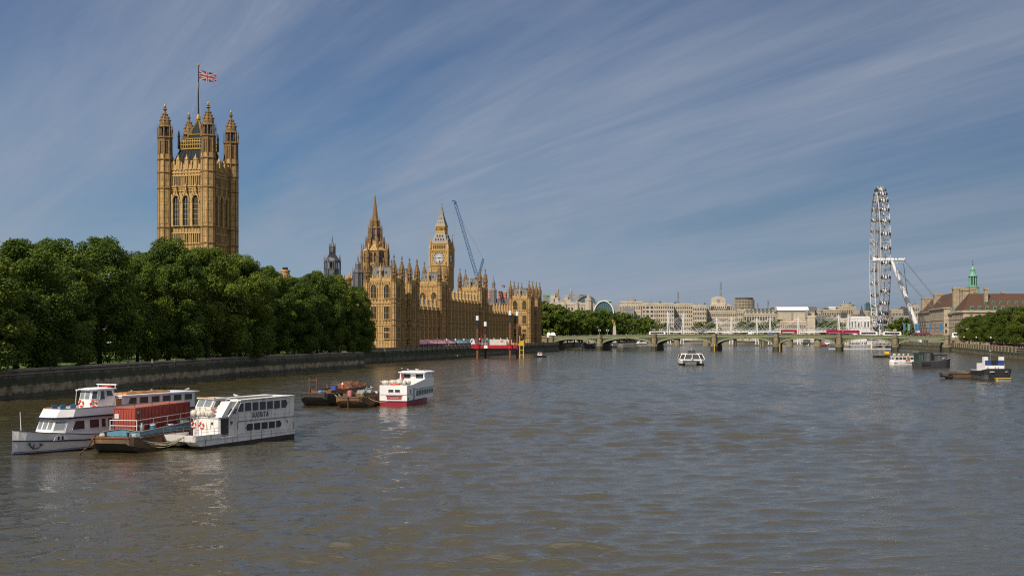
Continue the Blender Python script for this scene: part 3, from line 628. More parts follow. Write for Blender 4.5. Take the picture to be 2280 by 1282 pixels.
for (face,px_,py_) in (('S',-S/2,0.0),('E',0.0,S/2),('N',-S/2,S),('W',-S,S/2)):
    for k in (-1,0,1):
        dx,dy=((k*4.35,0) if face in 'SN' else (0,k*4.35))
        put(WV,px_+dx,py_+dy,56.0+h,face,'window',vtw); put(WHM,px_+dx,py_+dy,56.0+h,face,'hood_mould',vtw)
        for z in (49.4,72.7): put(LANM,px_+dx,py_+dy,z+h,face,'lancet_window',vtw)
mb=MB(); battlement(mb,-S+0.4,0.4,-0.4,S-0.4,78.95+h,3.5,1.25,0.5)
for f in (0.3,0.5,0.7):
    for (x,y) in ((-S*f,0.3),(-0.3,S*f),(-S*f,S-0.3),(-S+0.3,S*f)):
        mb.cbox(x,y,79+h,1.5,0.8,3.8,1); mb.lathe([(0.95,82.8+h),(0.3,84.2+h),(0.05,85.2+h)],x,y,4,1)
mb.build('parapet',STN,vtw)
TV=turret_mesh('turret',2.85,0,91.0+h,15.8,(22+h,34+h,48.7+h,55.2+h,71.2+h,77.6+h,83+h),85.2+h)
# the turret caps carry a second, smaller open stage
tb=MB(); r=2.85
tb.lathe([(r,-3),(r,85.3+h)],0,0,8,0)
for z in (12,22,34,40,48.7,55.2,71.2,77.6,83,91.9): tb.lathe([(r*1.0,z-0.35+h),(r*1.13,z-0.1+h),(r*1.13,z+0.25+h),(r*1.0,z+0.5+h)],0,0,8,1)
for i in range(8):
    a=2*PI*i/8+PI/8; c,s_=math.cos(a),math.sin(a)
    tb.lathe([(0.27,-3),(0.27,85.3+h)],r*c,r*s_,4,1); tb.lathe([(0.5,85.3+h),(0.42,91.6+h)],r*0.9*c,r*0.9*s_,5,1)
    tb.lathe([(0.26,92+h),(0.24,95.2+h),(0.03,97.4+h)],r*1.05*c,r*1.05*s_,4,1); tb.lathe([(0.34,92+h),(0.30,96.4+h)],r*0.66*c,r*0.66*s_,5,1)
    tb.T=Matrix.Rotation(a+PI/8,4,'Z'); tb.box(r*0.62,-r*0.34,90.3+h,r*0.9,r*0.34,91.6+h,1); tb.box(r*0.7,-r*0.12,85.3+h,r*0.84,r*0.12,91+h,1); tb.T=None
    for zz in range(8): tb.T=Matrix.Rotation(a+PI/8,4,'Z'); tb.box(r*0.9,-0.55,14+h+zz*8.6,r*0.955,0.55,20.6+h+zz*8.6,0); tb.T=None
tb.lathe([(r*0.4,85.3+h),(r*0.4,91.8+h)],0,0,8,2); tb.lathe([(r*0.3,92+h),(r*0.3,96.5+h)],0,0,8,2)
spirelet(tb,0,0,96.2+h,r*0.78,8.7,1)
tb.lathe([(0.12,104.6+h),(0.42,104.9+h),(0.42,105.3+h),(0.05,106.2+h)],0,0,8,3)
TV=tb.mesh('turret',[GOLD_STONE,GOLD_DARK,DARK,GILT])
for (x,y) in ((0,0),(-S,0),(0,S),(-S,S)): link('turret',TV,vtw,(x,y,0))
mb=MB(); mb.frust((-S+1.5,1.5,-1.5,S-1.5),79+h,(-S+4.4,4.4,-4.4,S-4.4),87.6+h,0)
for k in range(9):
    q=1.5+k*(S-3)/8; q2=4.4+k*(S-8.8)/8
    for (a,b) in (((-q,1.45),(-q2,4.35)),((-1.45,q),(-4.35,q2)),((-q,S-1.45),(-q2,S-4.35)),((-S+1.45,q),(-S+4.35,q2))): mb.beam((*a,79.1+h),(*b,87.7+h),0.2,0.2,0)
mb.build('roof',IRON_B,vtw)
mb=MB(); a=4.0
mb.box(-S+a,a,87.62+h,-a,S-a,88.2+h,0)
for k in range(12):
    q=a+k*(S-2*a)/11
    for (x,y) in ((-q,a),(-a,q),(-q,S-a),(-S+a,q)): mb.cbox(x,y,88.2+h,0.28,0.28,2.6 if k%2 else 3.6,0); mb.lathe([(0.3,90.8+h),(0.04,91.8+h)],x,y,4,0)
for z in (89.6,91.0):
    for (p,q) in (((-S+a,a),(-a,a)),((-a,a),(-a,S-a)),((-a,S-a),(-S+a,S-a)),((-S+a,S-a),(-S+a,a))): mb.beam((*p,z+h),(*q,z+h),0.2,0.35,0)
mb.build('cresting',GILT,vtw)
mb=MB(); mb.frust((-S+5.6,5.6,-5.6,S-5.6),88.2+h,(-S+7.2,7.2,-7.2,S-7.2),94+h,0); mb.frust((-S+7.6,7.6,-7.6,S-7.6),94+h,(-S/2-0.4,S/2-0.4,-S/2+0.4,S/2+0.4),100.4+h,0)
mb.build('lantern_roof',IRON_B,vtw)
mb=MB()
for (x,y) in ((-S+5.4,5.4),(-5.4,5.4),(-S+5.4,S-5.4),(-5.4,S-5.4)): mb.beam((x,y,90.5+h),(-S/2,S/2,101+h),0.45,0.45,0)
for z in (92.4,94.2):
    e=5.4+(z-90.5)*0.42
    for (p,q) in (((-S+e,e),(-e,e)),((-e,e),(-e,S-e)),((-e,S-e),(-S+e,S-e)),((-S+e,S-e),(-S+e,e))): mb.beam((*p,z+h),(*q,z+h),0.3,0.3,0)
mb.lathe([(0.6,100+h),(1.0,101+h),(0.8,102.2+h),(0.35,103+h)],-S/2,S/2,8,0); mb.build('crown_frame',GILT,vtw)
for (x,y) in ((-S+4,4),(-4,4),(-4,S-4)):
    mb=MB(); mb.lathe([(0.5,88+h),(0.45,92.8+h),(0.6,93+h),(0.08,95.6+h)],x,y,6,0); mb.beam((x-0.5,y,95+h),(x+0.5,y,95+h),0.12,0.12,0); mb.build('corner_finial',IRON_B,vtw)
POLE=MB(); POLE.lathe([(0.34,100.5+h),(0.26,112+h),(0.17,122.6+h)],-S/2,S/2,8,0); POLE.lathe([(0.2,122.6+h),(0.5,123+h),(0.5,123.5+h),(0.05,124.2+h)],-S/2,S/2,8,1)
fp=POLE.build('flagpole',[IRON_B,GILT],vtw)
mb=MB()
for (x,y) in ((-S+6,6),(-6,6),(-6,S-6),(-S+6,S-6)): mb.tube((x,y,90+h),(-S/2,S/2,117+h),0.045,4)
mb.build('stay',STEEL,vtw)
# flag: a real cloth with the crosses set out face by face
FL_R=M('flag_red',(0.34,0.02,0.025),rough=0.8); FL_B=M('flag_blue',(0.018,0.03,0.115),rough=0.8); FL_W=M('flag_white',(0.38,0.38,0.40),rough=0.8)
def flag_mesh(name,w,hg,droop,nu=90,nv=45):
    vs=[];fs=[];ms=[]
    for j in range(nv+1):
        for i in range(nu+1):
            u,v=i/nu,j/nv; y=0.55*math.sin(u*7.2+v*0.9)*u**0.6+0.12*math.sin(u*15+v*3); vs.append((w*u*0.97,y,hg*v-droop*u**1.15+0.10*math.sin(u*9)))
    for j in range(nv):
        for i in range(nu):
            x=(i+0.5)/nu*60-30; y=(j+0.5)/nv*30-15; n=nu+1; fs.append((j*n+i,j*n+i+1,(j+1)*n+i+1,(j+1)*n+i))
            c=1
            d1=(x-2*y)/5**0.5; d2=(x+2*y)/5**0.5
            if abs(d1)<3 or abs(d2)<3: c=2
            for d,s_ in ((d1,1 if x<0 else -1),(d2,-1 if x>0 else 1)):
                pass
            if abs(d1)<3 and ((x>0 and 0<d1<2) or (x<0 and -2<d1<0)): c=0
            if abs(d2)<3 and ((x>0 and -2<d2<0) or (x<0 and 0<d2<2)): c=0
            if abs(x)<5 or abs(y)<5: c=2
            if abs(x)<3 or abs(y)<3: c=0
            ms.append(c)
    mb=MB(); mb.add(vs,fs,ms); me=mb.mesh(name,[FL_R,FL_B,FL_W]); return me
pc=vtw.matrix_basis if False else Matrix.Translation(vtw.location)@Matrix.Rotation(PAL_RZ,4,'Z')
pt=pc@Vector((-S/2+0.3,S/2,0)); fl=link('flag',flag_mesh('flag',7.4,3.9,1.7),None,(pt.x,pt.y,117.3),R(-6)); tag(fl,'large red white and blue crossed flag flying from the square tower\'s pole','flag')
sm=fl.modifiers.new('cloth_thickness','SOLIDIFY'); sm.thickness=0.03
# ------------------------------------------------------------------ octagonal spire over the middle of the palace
c=PAL_O+PAL_N*142-PAL_E*62; s=0.25
ct=thing('central_spire','slender octagonal stone spire with tiers of flying pinnacles behind the palace front','spire',(c.x,c.y,0),PAL_RZ+R(10))
mb=MB(); mb.lathe([(6.4,4),(6.4,50),(6.7,50.2),(6.7,51),(6.2,51.4),(6.2,57.4),(6.5,57.6),(6.5,58.4),(4.2,61),(3.6,63.4)],0,0,8,0)
for i in range(8):
    a=2*PI*i/8+PI/8; mb.lathe([(0.55,30),(0.5,58.6)],6.3*math.cos(a),6.3*math.sin(a),4,1)
for z in (38,44,50.6,57.9): mb.lathe([(6.4,z-0.3),(6.85,z),(6.85,z+0.3),(6.4,z+0.6)],0,0,8,1)
mb.build('drum',[GOLD_STONE,GOLD_RIB],ct)
WC=window_mesh('drum_window',1.7,7.2,2,(0.5,),True)
for i in range(8):
    a=2*PI*i/8
    for q in (-1.15,1.15):
        o=link('window',WC,ct,(6.05*math.cos(a)-q*math.sin(a),6.05*math.sin(a)+q*math.cos(a),49.9),a+PI/2)
        o.location.z=50.4 if False else 42.6
        o2=link('window',WINS if False else WC,ct,(6.0*math.cos(a)-q*math.sin(a),6.0*math.sin(a)+q*math.cos(a),51.4),a+PI/2); o2.scale=(0.9,1,0.78)
for (rr,z0,z1,w) in ((7.6,40,62.5,0.75),(5.2,56,66.5,0.6)):
    mb=MB()
    for i in range(8):
        a=2*PI*i/8+PI/8; x,y=rr*math.cos(a),rr*math.sin(a); mb.lathe([(w,z0-6),(w*0.9,z0+(z1-z0)*0.62),(w*1.15,z0+(z1-z0)*0.64),(w*0.3,z1-0.8),(0.03,z1)],x,y,5,1)
        mb.beam((x,y,z0+(z1-z0)*0.5),(x*0.62,y*0.62,z0+(z1-z0)*0.86),0.35,0.5,1)
    mb.build('flying_pinnacles',[GOLD_STONE,GOLD_DARK],ct)
mb=MB(); mb.lathe([(3.4,63.4),(3.4,64.2),(3.0,64.3)],0,0,8,1)
for i in range(8):
    a=2*PI*i/8+PI/8; x,y=2.75*math.cos(a),2.75*math.sin(a); mb.lathe([(0.42,64),(0.36,70.4)],x,y,5,1)
    mb.lathe([(0.34,62),(0.3,70.5),(0.05,73.2)],3.9*math.cos(a),3.9*math.sin(a),4,1); mb.beam((3.9*math.cos(a),3.9*math.sin(a),67.5),(x,y,69.5),0.22,0.3,1)
    mb.lathe([(0.3,70.8),(0.28,74.2),(0.03,76.6)],2.7*math.cos(a),2.7*math.sin(a),4,1)
mb.lathe([(3.0,67),(3.1,67.1),(3.1,67.5),(3.0,67.6)],0,0,8,1) if False else None
for i in range(8):
    a=2*PI*i/8+PI/8; b=a+PI/4; mb.beam((2.75*math.cos(a),2.75*math.sin(a),67.2),(2.75*math.cos(b),2.75*math.sin(b),67.2),0.25,0.3,1)
mb.lathe([(3.1,70.3),(3.2,70.6),(3.0,71),(2.3,71.6),(2.2,74.2),(2.4,74.5),(2.35,75),(1.75,75.2)],0,0,8,1)
mb.build('lantern',[GOLD_STONE,GOLD_DARK],ct)
mb=MB(); mb.lathe([(1.75,75),(1.28,79.4),(1.4,79.6),(1.2,79.9),(0.75,84.2),(0.22,87.8),(0.42,88.1),(0.4,88.5),(0.1,88.8),(0.06,90.6)],0,0,8,0)
for i in range(8):
    a=2*PI*i/8+PI/8; mb.beam((1.75*math.cos(a),1.75*math.sin(a),75),(0.24*math.cos(a),0.24*math.sin(a),87.6),0.16,0.16,1)
mb.build('spire',[GOLD_DARK,GOLD_DARK],ct)
# ------------------------------------------------------------------ clock tower
D=785; c=Vector((X(983.5,D),D,0))
ck=thing('clock_tower','tall clock tower with gilded lantern and pointed iron roof beside a blue crane','clock tower',(c.x,c.y,0),PAL_RZ)
GOLD_CLK=M('bright_clock_stone',(0.56,0.36,0.10),(0.42,0.26,0.06),1.2,rough=0.6,fine=0.5)
IRONROOF=M('stone_grey_iron_tiles',(0.15,0.132,0.105),(0.10,0.09,0.075),0.9,rough=0.5,fine=0.4)
w=5.75
mb=MB(); block(mb,-w,-w,w,w,0,55.4,[12,22,32,42,51.6,55.2],1.65,0.5,'SENW',proud=0.35)
for (x,y) in ((-w,-w),(w,-w),(w,w),(-w,w)): mb.lathe([(0.95,0),(0.95,56)],x,y,8,1)
mb.build('shaft',STN,ck)
w2=6.15
mb=MB(); mb.frust((-w,-w,w,w),55.4,(-w2,-w2,w2,w2),56.6,1); mb.box(-w2,-w2,56.6,w2,w2,66.4,0)
for z in (56.8,66.2): mb.box(-w2-0.35,-w2-0.35,z-0.3,w2+0.35,w2+0.35,z+0.3,0)
for (x,y) in ((-w2,-w2),(w2,-w2),(w2,w2),(-w2,w2)): mb.lathe([(0.8,56),(0.8,67.6),(0.95,67.8),(0.1,71),(0.03,72.4)],x,y,8,1)
mb.box(-w2-0.7,-w2-0.7,66.5,w2+0.7,w2+0.7,67.1,1)
for f in range(4):
    mb.T=Matrix.Rotation(f*PI/2,4,'Z')
    for k in range(9): mb.cbox(-4.8+k*1.2,-w2-0.25,65.0,0.5,0.4,1.1,0)
    for k in range(11): mb.cbox(-5+k*1.0,-w2-0.2,57.2,0.5,0.3,0.9,1)
    mb.box(-4.7,-w2-0.3,57.9,-4.3,-w2,65,0); mb.box(4.3,-w2-0.3,57.9,4.7,-w2,65,0); mb.T=None
mb.build('clock_stage',[GOLD_CLK,GOLD_RIB],ck)
DIALW=M('opal_dial_glass',(0.52,0.53,0.52),(0.42,0.43,0.43),1.5,rough=0.3); DIALB=M('blue_dial_iron',(0.03,0.05,0.14),rough=0.5)
for f in range(4):
    mb=MB(); ring=lambda r,k=40: [(r*math.cos(2*PI*i/k),61.6+r*math.sin(2*PI*i/k)) for i in range(k)]
    mb.ext(ring(3.5),-w2-0.12,-w2+0.02,0)
    mb.torus((0,-w2-0.15,61.6),(0,1,0),3.55,0.22,40,6,1); mb.torus((0,-w2-0.15,61.6),(0,1,0),2.35,0.09,36,5,1)
    for k in range(12):
        a=2*PI*k/12; p=Vector((math.sin(a),0,math.cos(a))); mb.beam(Vector((0,-w2-0.16,61.6))+p*2.35,Vector((0,-w2-0.16,61.6))+p*3.35,0.14,0.34 if k%3==0 else 0.22,1)
    mb.torus((0,-w2-0.15,61.6),(0,1,0),0.55,0.05,16,5,1)
    d=mb.build('clock_dial',[DIALW,DIALB],ck); d.rotation_euler=(0,0,f*PI/2)
    mb=MB(); cc=Vector((0,-w2-0.26,61.6)); mb.beam(cc+Vector((0.6,0,0)),cc+Vector((-3.3,0,-0.1)),0.1,0.22,0); mb.beam(cc-Vector((0.4,0,0.05)),cc+Vector((2.1,0,0.35)),0.1,0.36,0); hb=mb.build('clock_hands',DARK,d)
mb=MB(); w3=5.35; mb.box(-w3,-w3,67.1,w3,w3,71.2,1)
for f in range(4):
    mb.T=Matrix.Rotation(f*PI/2,4,'Z')
    for k in range(7):
        x=-3.9+k*1.3; mb.ext([(x-0.36,67.6),(x+0.36,67.6),(x+0.36,69.6),(x,70.5),(x-0.36,69.6)],-w3-0.02,-w3+0.1,2)
        if k<6: mb.cbox(x+0.65,-w3-0.15,67.2,0.32,0.35,3.7,0)
    mb.T=None
for (x,y) in ((-w3,-w3),(w3,-w3),(w3,w3),(-w3,w3)): mb.lathe([(0.55,67),(0.5,71.5),(0.6,71.7),(0.15,74.5),(0.05,77.6)],x*1.06,y*1.06,6,1); mb.lathe([(0.1,77),(0.3,77.4),(0.05,78)],x*1.06,y*1.06,6,3)
mb.box(-w3-0.4,-w3-0.4,70.9,w3+0.4,w3+0.4,71.4,0); mb.build('belfry',[GOLD_CLK,GOLD_RIB,DARK,GILT],ck)
mb=MB(); a0=5.7;a1=3.15
mb.frust((-a0,-a0,a0,a0),71.4,(-4.9,-4.9,4.9,4.9),73.0,0); mb.frust((-4.9,-4.9,4.9,4.9),73.0,(-a1,-a1,a1,a1),78.4,0)
for f in range(4):
    mb.T=Matrix.Rotation(f*PI/2,4,'Z')
    for (z,n) in ((73.3,4),(75.6,3)):
        yy=-(4.9-(z-73)*(4.9-a1)/5.4)
        for k in range(n):
            x=(k-(n-1)/2)*1.75; mb.ext([(x-0.42,z),(x+0.42,z),(x+0.42,z+0.9),(x,z+1.5),(x-0.42,z+0.9)],yy-0.3,yy+0.6,1); mb.ext([(x-0.27,z+0.12),(x+0.27,z+0.12),(x+0.27,z+0.8),(x,z+1.2),(x-0.27,z+0.8)],yy-0.33,yy-0.29,2)
    mb.T=None
mb.build('lower_roof',[IRONROOF,IRONROOF,DARK],ck)
mb=MB(); w4=2.95; mb.box(-w4-0.35,-w4-0.35,78.4,w4+0.35,w4+0.35,79.0,1); mb.box(-1.9,-1.9,79,1.9,1.9,82.4,2)
for f in range(4):
    mb.T=Matrix.Rotation(f*PI/2,4,'Z')
    for k in range(8): mb.cbox(-w4+k*w4*2/7,-w4,79.0,0.3,0.3,3.0,0)
    mb.box(-w4-0.1,-w4-0.15,81.6,w4+0.1,-w4+0.3,82.5,0); mb.box(-w4,-w4-0.1,79.0,w4,-w4+0.1,79.7,0); mb.T=None
mb.box(-w4-0.5,-w4-0.5,82.5,w4+0.5,w4+0.5,83.2,0); mb.build('gilded_lantern',[GOLD_CLK,GOLD_CLK,DARK],ck)
mb=MB(); pr=[(3.35,83.2),(2.9,84.2),(2.2,86.6),(1.35,90.2),(0.7,93.6),(0.28,96.4)]
for (r0,z0),(r1,z1) in zip(pr,pr[1:]): mb.frust((-r0,-r0,r0,r0),z0,(-r1,-r1,r1,r1),z1,0)
for f in range(4):
    mb.T=Matrix.Rotation(f*PI/2,4,'Z')
    for (z,yy,n) in ((84.9,-2.75,3),(87.6,-2.0,2)):
        for k in range(n): x=(k-(n-1)/2)*1.2; mb.box(x-0.22,yy-0.12,z,x+0.22,yy+0.6,z+0.6,1)
    mb.T=None
mb.build('spire_roof',[IRONROOF,DARK],ck)
mb=MB(); mb.lathe([(0.28,96.2),(0.2,97),(0.5,97.5),(0.5,98),(0.12,98.4),(0.09,101.6),(0.03,102.4)],0,0,8,0); mb.beam((-0.75,0,100.4),(0.75,0,100.4),0.14,0.16,0); mb.beam((0,-0.75,100.4),(0,0.75,100.4),0.14,0.16,0); mb.build('finial',GILT,ck)
# ------------------------------------------------------------------ grey open lantern and round chimney among the tree tops
c=W(740,600,560)
lt=thing('lantern_turret','grey open octagonal lantern turret with small pinnacles above the tree tops','turret',(c.x,c.y,0),0)
mb=MB(); mb.lathe([(4.3,4),(4.3,37.8),(4.6,38),(4.6,39),(4.0,39.4)],0,0,8,0); mb.build('base',LEAD_D,lt)
mb=MB(); mb.lathe([(3.7,39.4),(3.7,42.2),(3.9,42.4)],0,0,8,0); mb.lathe([(1.1,42.2),(1.1,45.6)],0,0,6,0)
for i in range(8):
    a=2*PI*i/8+PI/8
    for q in (-0.18,0.18): mb.lathe([(0.26,42),(0.24,45.8)],3.55*math.cos(a+q),3.55*math.sin(a+q),4,0)
    mb.lathe([(0.24,39),(0.2,47.4),(0.03,49.2)],3.95*math.cos(a),3.95*math.sin(a),4,0)
mb.lathe([(3.9,45.6),(4.0,46.2),(3.6,46.6),(1.7,49.2),(1.35,50),(1.3,52.6),(1.5,52.8),(1.0,53.6),(0.35,55.2),(0.3,56),(0.05,58.2)],0,0,8,0)
for i in range(8):
    a=2*PI*i/8+PI/8; mb.lathe([(0.13,49.5),(0.12,53.8),(0.02,54.8)],1.5*math.cos(a),1.5*math.sin(a),4,0)
mb.build('open_lantern',LEAD_D,lt)
c=W(635,610,485)
ch=thing('chimney_stack','squat round stone chimney stack showing above the tree tops','chimney',(c.x,c.y,0),0)
mb=MB(); mb.lathe([(1.95,4),(1.95,32.5),(2.2,32.8),(2.0,33.2),(1.75,37.0),(2.0,37.2),(2.0,37.9),(1.6,38)],0,0,12,0)
for i in range(12):
    a=2*PI*i/12; mb.cbox(1.9*math.cos(a),1.9*math.sin(a),33.6,0.5,0.5,2.4,1)
mb.build('shaft',[GOLD_STONE,GOLD_DARK],ch)
mb=MB()
for k in range(4): a=k*PI/2+0.4; mb.lathe([(0.36,37.95),(0.3,39.1)],0.8*math.cos(a),0.8*math.sin(a),8,0)
mb.build('chimney_pots',DARK,ch)
# ------------------------------------------------------------------ terrace in front of the palace
WALL_T=wall_mat('weedy_terrace_granite',(0.30,0.25,0.175),(0.13,0.12,0.075),(0.045,0.06,0.018),(0.06,0.06,0.04),(0.10,0.34,0.72))
tw=thing('terrace_wall','weed-grown granite terrace wall between the palace and the water','wall',(0,0,0))
tl=[PL(0.6,-52),PL(1.6,-19),PL(2.6,-18),PL(2.6,10),PL(2.6,284.5),PL(2.6,332)]
mb=MB(); strip(mb,dense(tl,7),[(0.55,-3),(0.2,4.9),(-0.7,4.9),(-0.7,-3)]); mb.build('wall',WALL_T,tw)
mb=MB(); strip(mb,dense(tl,7),[(0.45,4.903),(0.45,5.2),(0.1,5.203),(0.1,6.0),(0.3,6.0),(0.3,6.3),(-0.4,6.3),(-0.4,4.903)]); mb.build('parapet',COPE,tw)
pm=MB(); pm.cbox(0,0,3.9,0.9,1.3,2.5,0); pm.cbox(0,0,6.4,1.1,1.5,0.25,0); pme=pm.mesh('pier',[WALL_T])
for k in range(38): link('pier',pme,tw,(*PL(2.75,8+k*7.4),0),PAL_RZ)
gp=thing('gate_pier','dark stone pier with a pointed cap at the garden wall\'s palace end','pier',(*PL(-1.5,-52),0),PAL_RZ)
mb=MB(); mb.cbox(0,0,-2,3.0,3.0,10.6,0); mb.cbox(0,0,8.6,3.5,3.5,0.4,1); mb.frust((-1.7,-1.7,1.7,1.7),9.0,(-0.2,-0.2,0.2,0.2),10.9,1); mb.build('shaft',[WALL_L,COPE],gp)
CAN_P=M('pink_striped_canvas',(0.52,0.28,0.33),(0.40,0.19,0.24),0.4,rough=0.8); CAN_B=M('pale_blue_canvas',(0.26,0.34,0.40),(0.18,0.26,0.32),0.4,rough=0.8); CAN_F=M('dark_awning_canvas',(0.20,0.16,0.17),(0.12,0.10,0.11),0.6,rough=0.8); CAN_V=M('crimson_valance',(0.42,0.10,0.14),rough=0.8)  # marquee back screens and tables share one plain dark tone
def marquee(y0,y1,mat,val,label):
    t=thing('marquee',label,'marquee',(*PL(-5.5,y0),4.75),PAL_RZ,'marquees on the riverside terrace'); L=y1-y0
    mb=MB(); n=max(1,int(L/7)); 
    for k in range(n):
        a=L*k/n; b=L*(k+1)/n
        mb.ext([(-3.6,2.7),(3.8,2.5),(3.8,2.62),(0.4,4.5),(-0.4,4.5),(-3.6,2.82)],a+0.05,b-0.05,0)
        mb.beam((3.82,a,2.66),(0.4,a,4.58),0.12,0.1,0)
    mb.build('canopy',mat,t)
    mb=MB(); mb.box(3.7,0,2.05,3.78,L,2.52,0); mb.build('valance',val,t)
    mb=MB()
    for k in range(int(L/3.5)+1): mb.cbox(3.6,min(L,k*3.5),-0.1,0.1,0.1,2.6,0)
    mb.box(-3.55,0.02,-0.1,-3.45,L-0.02,2.7,1)
    for k in range(int(L/7)): mb.cbox(1.5,3+k*7,-0.1,1.2,2.4,0.78,1); 
    mb.build('posts_and_back_screen',[WHITE,CAN_F],t)
marquee(32,84,CAN_P,CAN_V,'long pink canvas marquee on the palace terrace'); marquee(86,97,CAN_P,CAN_V,'short darker pink marquee between the long pink and the blue one'); marquee(101,178,CAN_B,CAN_B,'long pale blue marquee on the palace terrace')
# white lantern lamps on the terrace wall
t0=thing('terrace_lamp','small white lantern lamp standing on the terrace wall','street lamp',(*PL(2.7,38),6.6),PAL_RZ,'lamps along the terrace wall')
mb=MB(); mb.lathe([(0.18,0),(0.1,0.4),(0.07,1.9),(0.12,2.0)],0,0,6); mb.build('post',DARK,t0); mb=MB(); mb.lathe([(0.18,2.0),(0.34,2.6),(0.36,2.7),(0.05,3.05)],0,0,6); mb.build('lantern',WHITE,t0)
for k in range(1,11): dup(t0,(*PL(2.7,38+k*14.8),6.6))
# ------------------------------------------------------------------ jack-up platform
RIG_RED=M('rig_red_paint',(0.42,0.012,0.025),(0.30,0.01,0.02),0.5,rough=0.45,rust=(0.12,0.05,0.03),rustamt=0.35); RUST=M('rusty_steel',(0.23,0.095,0.04),(0.13,0.06,0.03),1.2,rough=0.85,bump=0.02); YEL=M('yellow_paint',(0.62,0.40,0.02),(0.5,0.31,0.02),0.8,rough=0.5); WBOX=M('white_corrugated_steel',(0.62,0.61,0.56),(0.5,0.49,0.45),0.5,rough=0.55,rust=(0.25,0.16,0.09),rustamt=0.1,streak=True)
rg=thing('jack_up_platform','red jack-up work platform standing on four steel legs in the river','work platform',(-8.5,587,0),R(-2))
mb=MB(); mb.poly([(-11,-5.5),(11,-5.5),(11.6,-4),(11.6,4),(11,5.5),(-11,5.5),(-11.5,4),(-11.5,-4)],4.9,6.5,0)
for x in (-8.2,7.8):
    for y in (-5.4,5.4): mb.lathe([(1.35,4.7),(1.35,6.8)],x,y,10,0)
for k in range(14): mb.box(-10.5+k*1.6,-5.56,5.0,-10.4+k*1.6,-5.5,6.4,0)
mb.build('hull',RIG_RED,rg)
for (x,y,zt) in ((-8.2,-5.4,20.8),(-4.9,5.4,18.0),(7.8,-5.4,23.3),(11.0,5.2,23.2)):
    mb=MB(); mb.lathe([(0.55,-3),(0.55,zt-6)],x,y,12,0); mb.lathe([(0.553,zt-6),(0.553,zt-2)],x,y,12,1); mb.lathe([(0.75,zt-2.2),(0.75,zt)],x,y,12,2)
    for k in range(10): mb.lathe([(0.57,7+k*1.2),(0.57,7.25+k*1.2)],x,y,12,1)
    mb.build('leg',[RUST,DARK,WHITE],rg)
def corrug(mb,x0,y0,z0,x1,y1,z1,st=0.35,m=0):
    mb.box(x0,y0,z0,x1,y1,z1,m)
    for k in range(int((x1-x0)/st)): 
        x=x0+(k+0.3)*st
        for (ya,yb) in ((y0-0.05,y0),(y1,y1+0.05)): mb.box(x,ya,z0+0.12,x+st*0.5,yb,z1-0.12,m)
    for k in range(int((y1-y0)/st)):
        y=y0+(k+0.3)*st
        for (xa,xb) in ((x0-0.05,x0),(x1,x1+0.05)): mb.box(xa,y,z0+0.12,xb,y+st*0.5,z1-0.12,m)
    mb.box(x0-0.06,y0-0.06,z1,x1+0.06,y1+0.06,z1+0.1,m)
c0=thing('site_cabin','white corrugated site cabin on the red platform','cabin',rg.location+Vector((-2.4,-3.2,6.5)),R(-2)); mb=MB(); corrug(mb,0,0,0,8.0,2.6,2.7); mb.build('shell',WBOX,c0); mb=MB(); mb.box(5.3,-0.09,1.6,6.6,-0.055,2.1,0); mb.build('sign_panel',RIG_RED,c0)
c1=thing('site_cabin','second white cabin end-on behind the larger one on the red platform','cabin',rg.location+Vector((5.8,0.4,6.5)),R(-2)); mb=MB(); corrug(mb,0,0,0,2.6,3.6,2.6); mb.build('shell',WBOX,c1)
for i,(x,y) in enumerate(((-5.9,-3.4),(-4.5,-3.2))):
    tk=thing('liquid_tank',('left' if i==0 else 'right')+' grey caged liquid tank beside the white cabin on the platform','tank',rg.location+Vector((x,y,6.5)),R(-2)); mb=MB(); mb.lathe([(0.66,0.1),(0.68,2.2),(0.4,2.4)],0,0,10,0); mb.build('barrel',STEEL,tk); mb=MB()
    for a in range(4): mb.cbox(0.68*(1 if a%2 else -1),0.68*(1 if a<2 else -1),0,0.08,0.08,2.5,0)
    for z in (0.6,1.3,2.0): 
        for s_ in (-1,1): mb.box(-0.7,s_*0.7-0.03,z,0.7,s_*0.7+0.03,z+0.06,0); mb.box(s_*0.7-0.03,-0.66,z,s_*0.7+0.03,0.66,z+0.06,0)
    mb.build('cage',DARK,tk)
cr=thing('crawler_crane','small crawler crane with an upright red boom on the platform\'s left end','crane',rg.location+Vector((-8.2,-1.2,6.5)),R(-2))
mb=MB()
for s_ in (-1,1): mb.extx([(s_*1.1-0.35,0.1),(s_*1.1+0.35,0.1),(s_*1.1+0.35,0.8),(s_*1.1-0.35,0.8)],-1.7,1.7,0)
mb.build('track',DARK,cr); mb=MB(); mb.box(-1.9,-1.2,0.85,0.6,1.2,2.0,0); mb.ext([(0.6,0.85),(1.7,0.85),(1.5,2.5),(0.6,2.6)],-1.2,-0.1,0); mb.build('body',[RIG_RED,GLASS_D],cr); mb=MB(); mb.box(0.9,-1.24,1.5,1.5,-1.2,2.3,0); mb.build('window',GLASS_D,cr)
mb=MB(); mb.beam((0.6,0.3,1.5),(2.0,0.2,5),0.6,0.5,0); mb.beam((1.9,0.2,4.6),(2.5,0.1,9.2),0.42,0.4,0); mb.cbox(2.5,0.1,9.0,0.7,0.5,0.5,0); mb.build('boom',RIG_RED,cr)
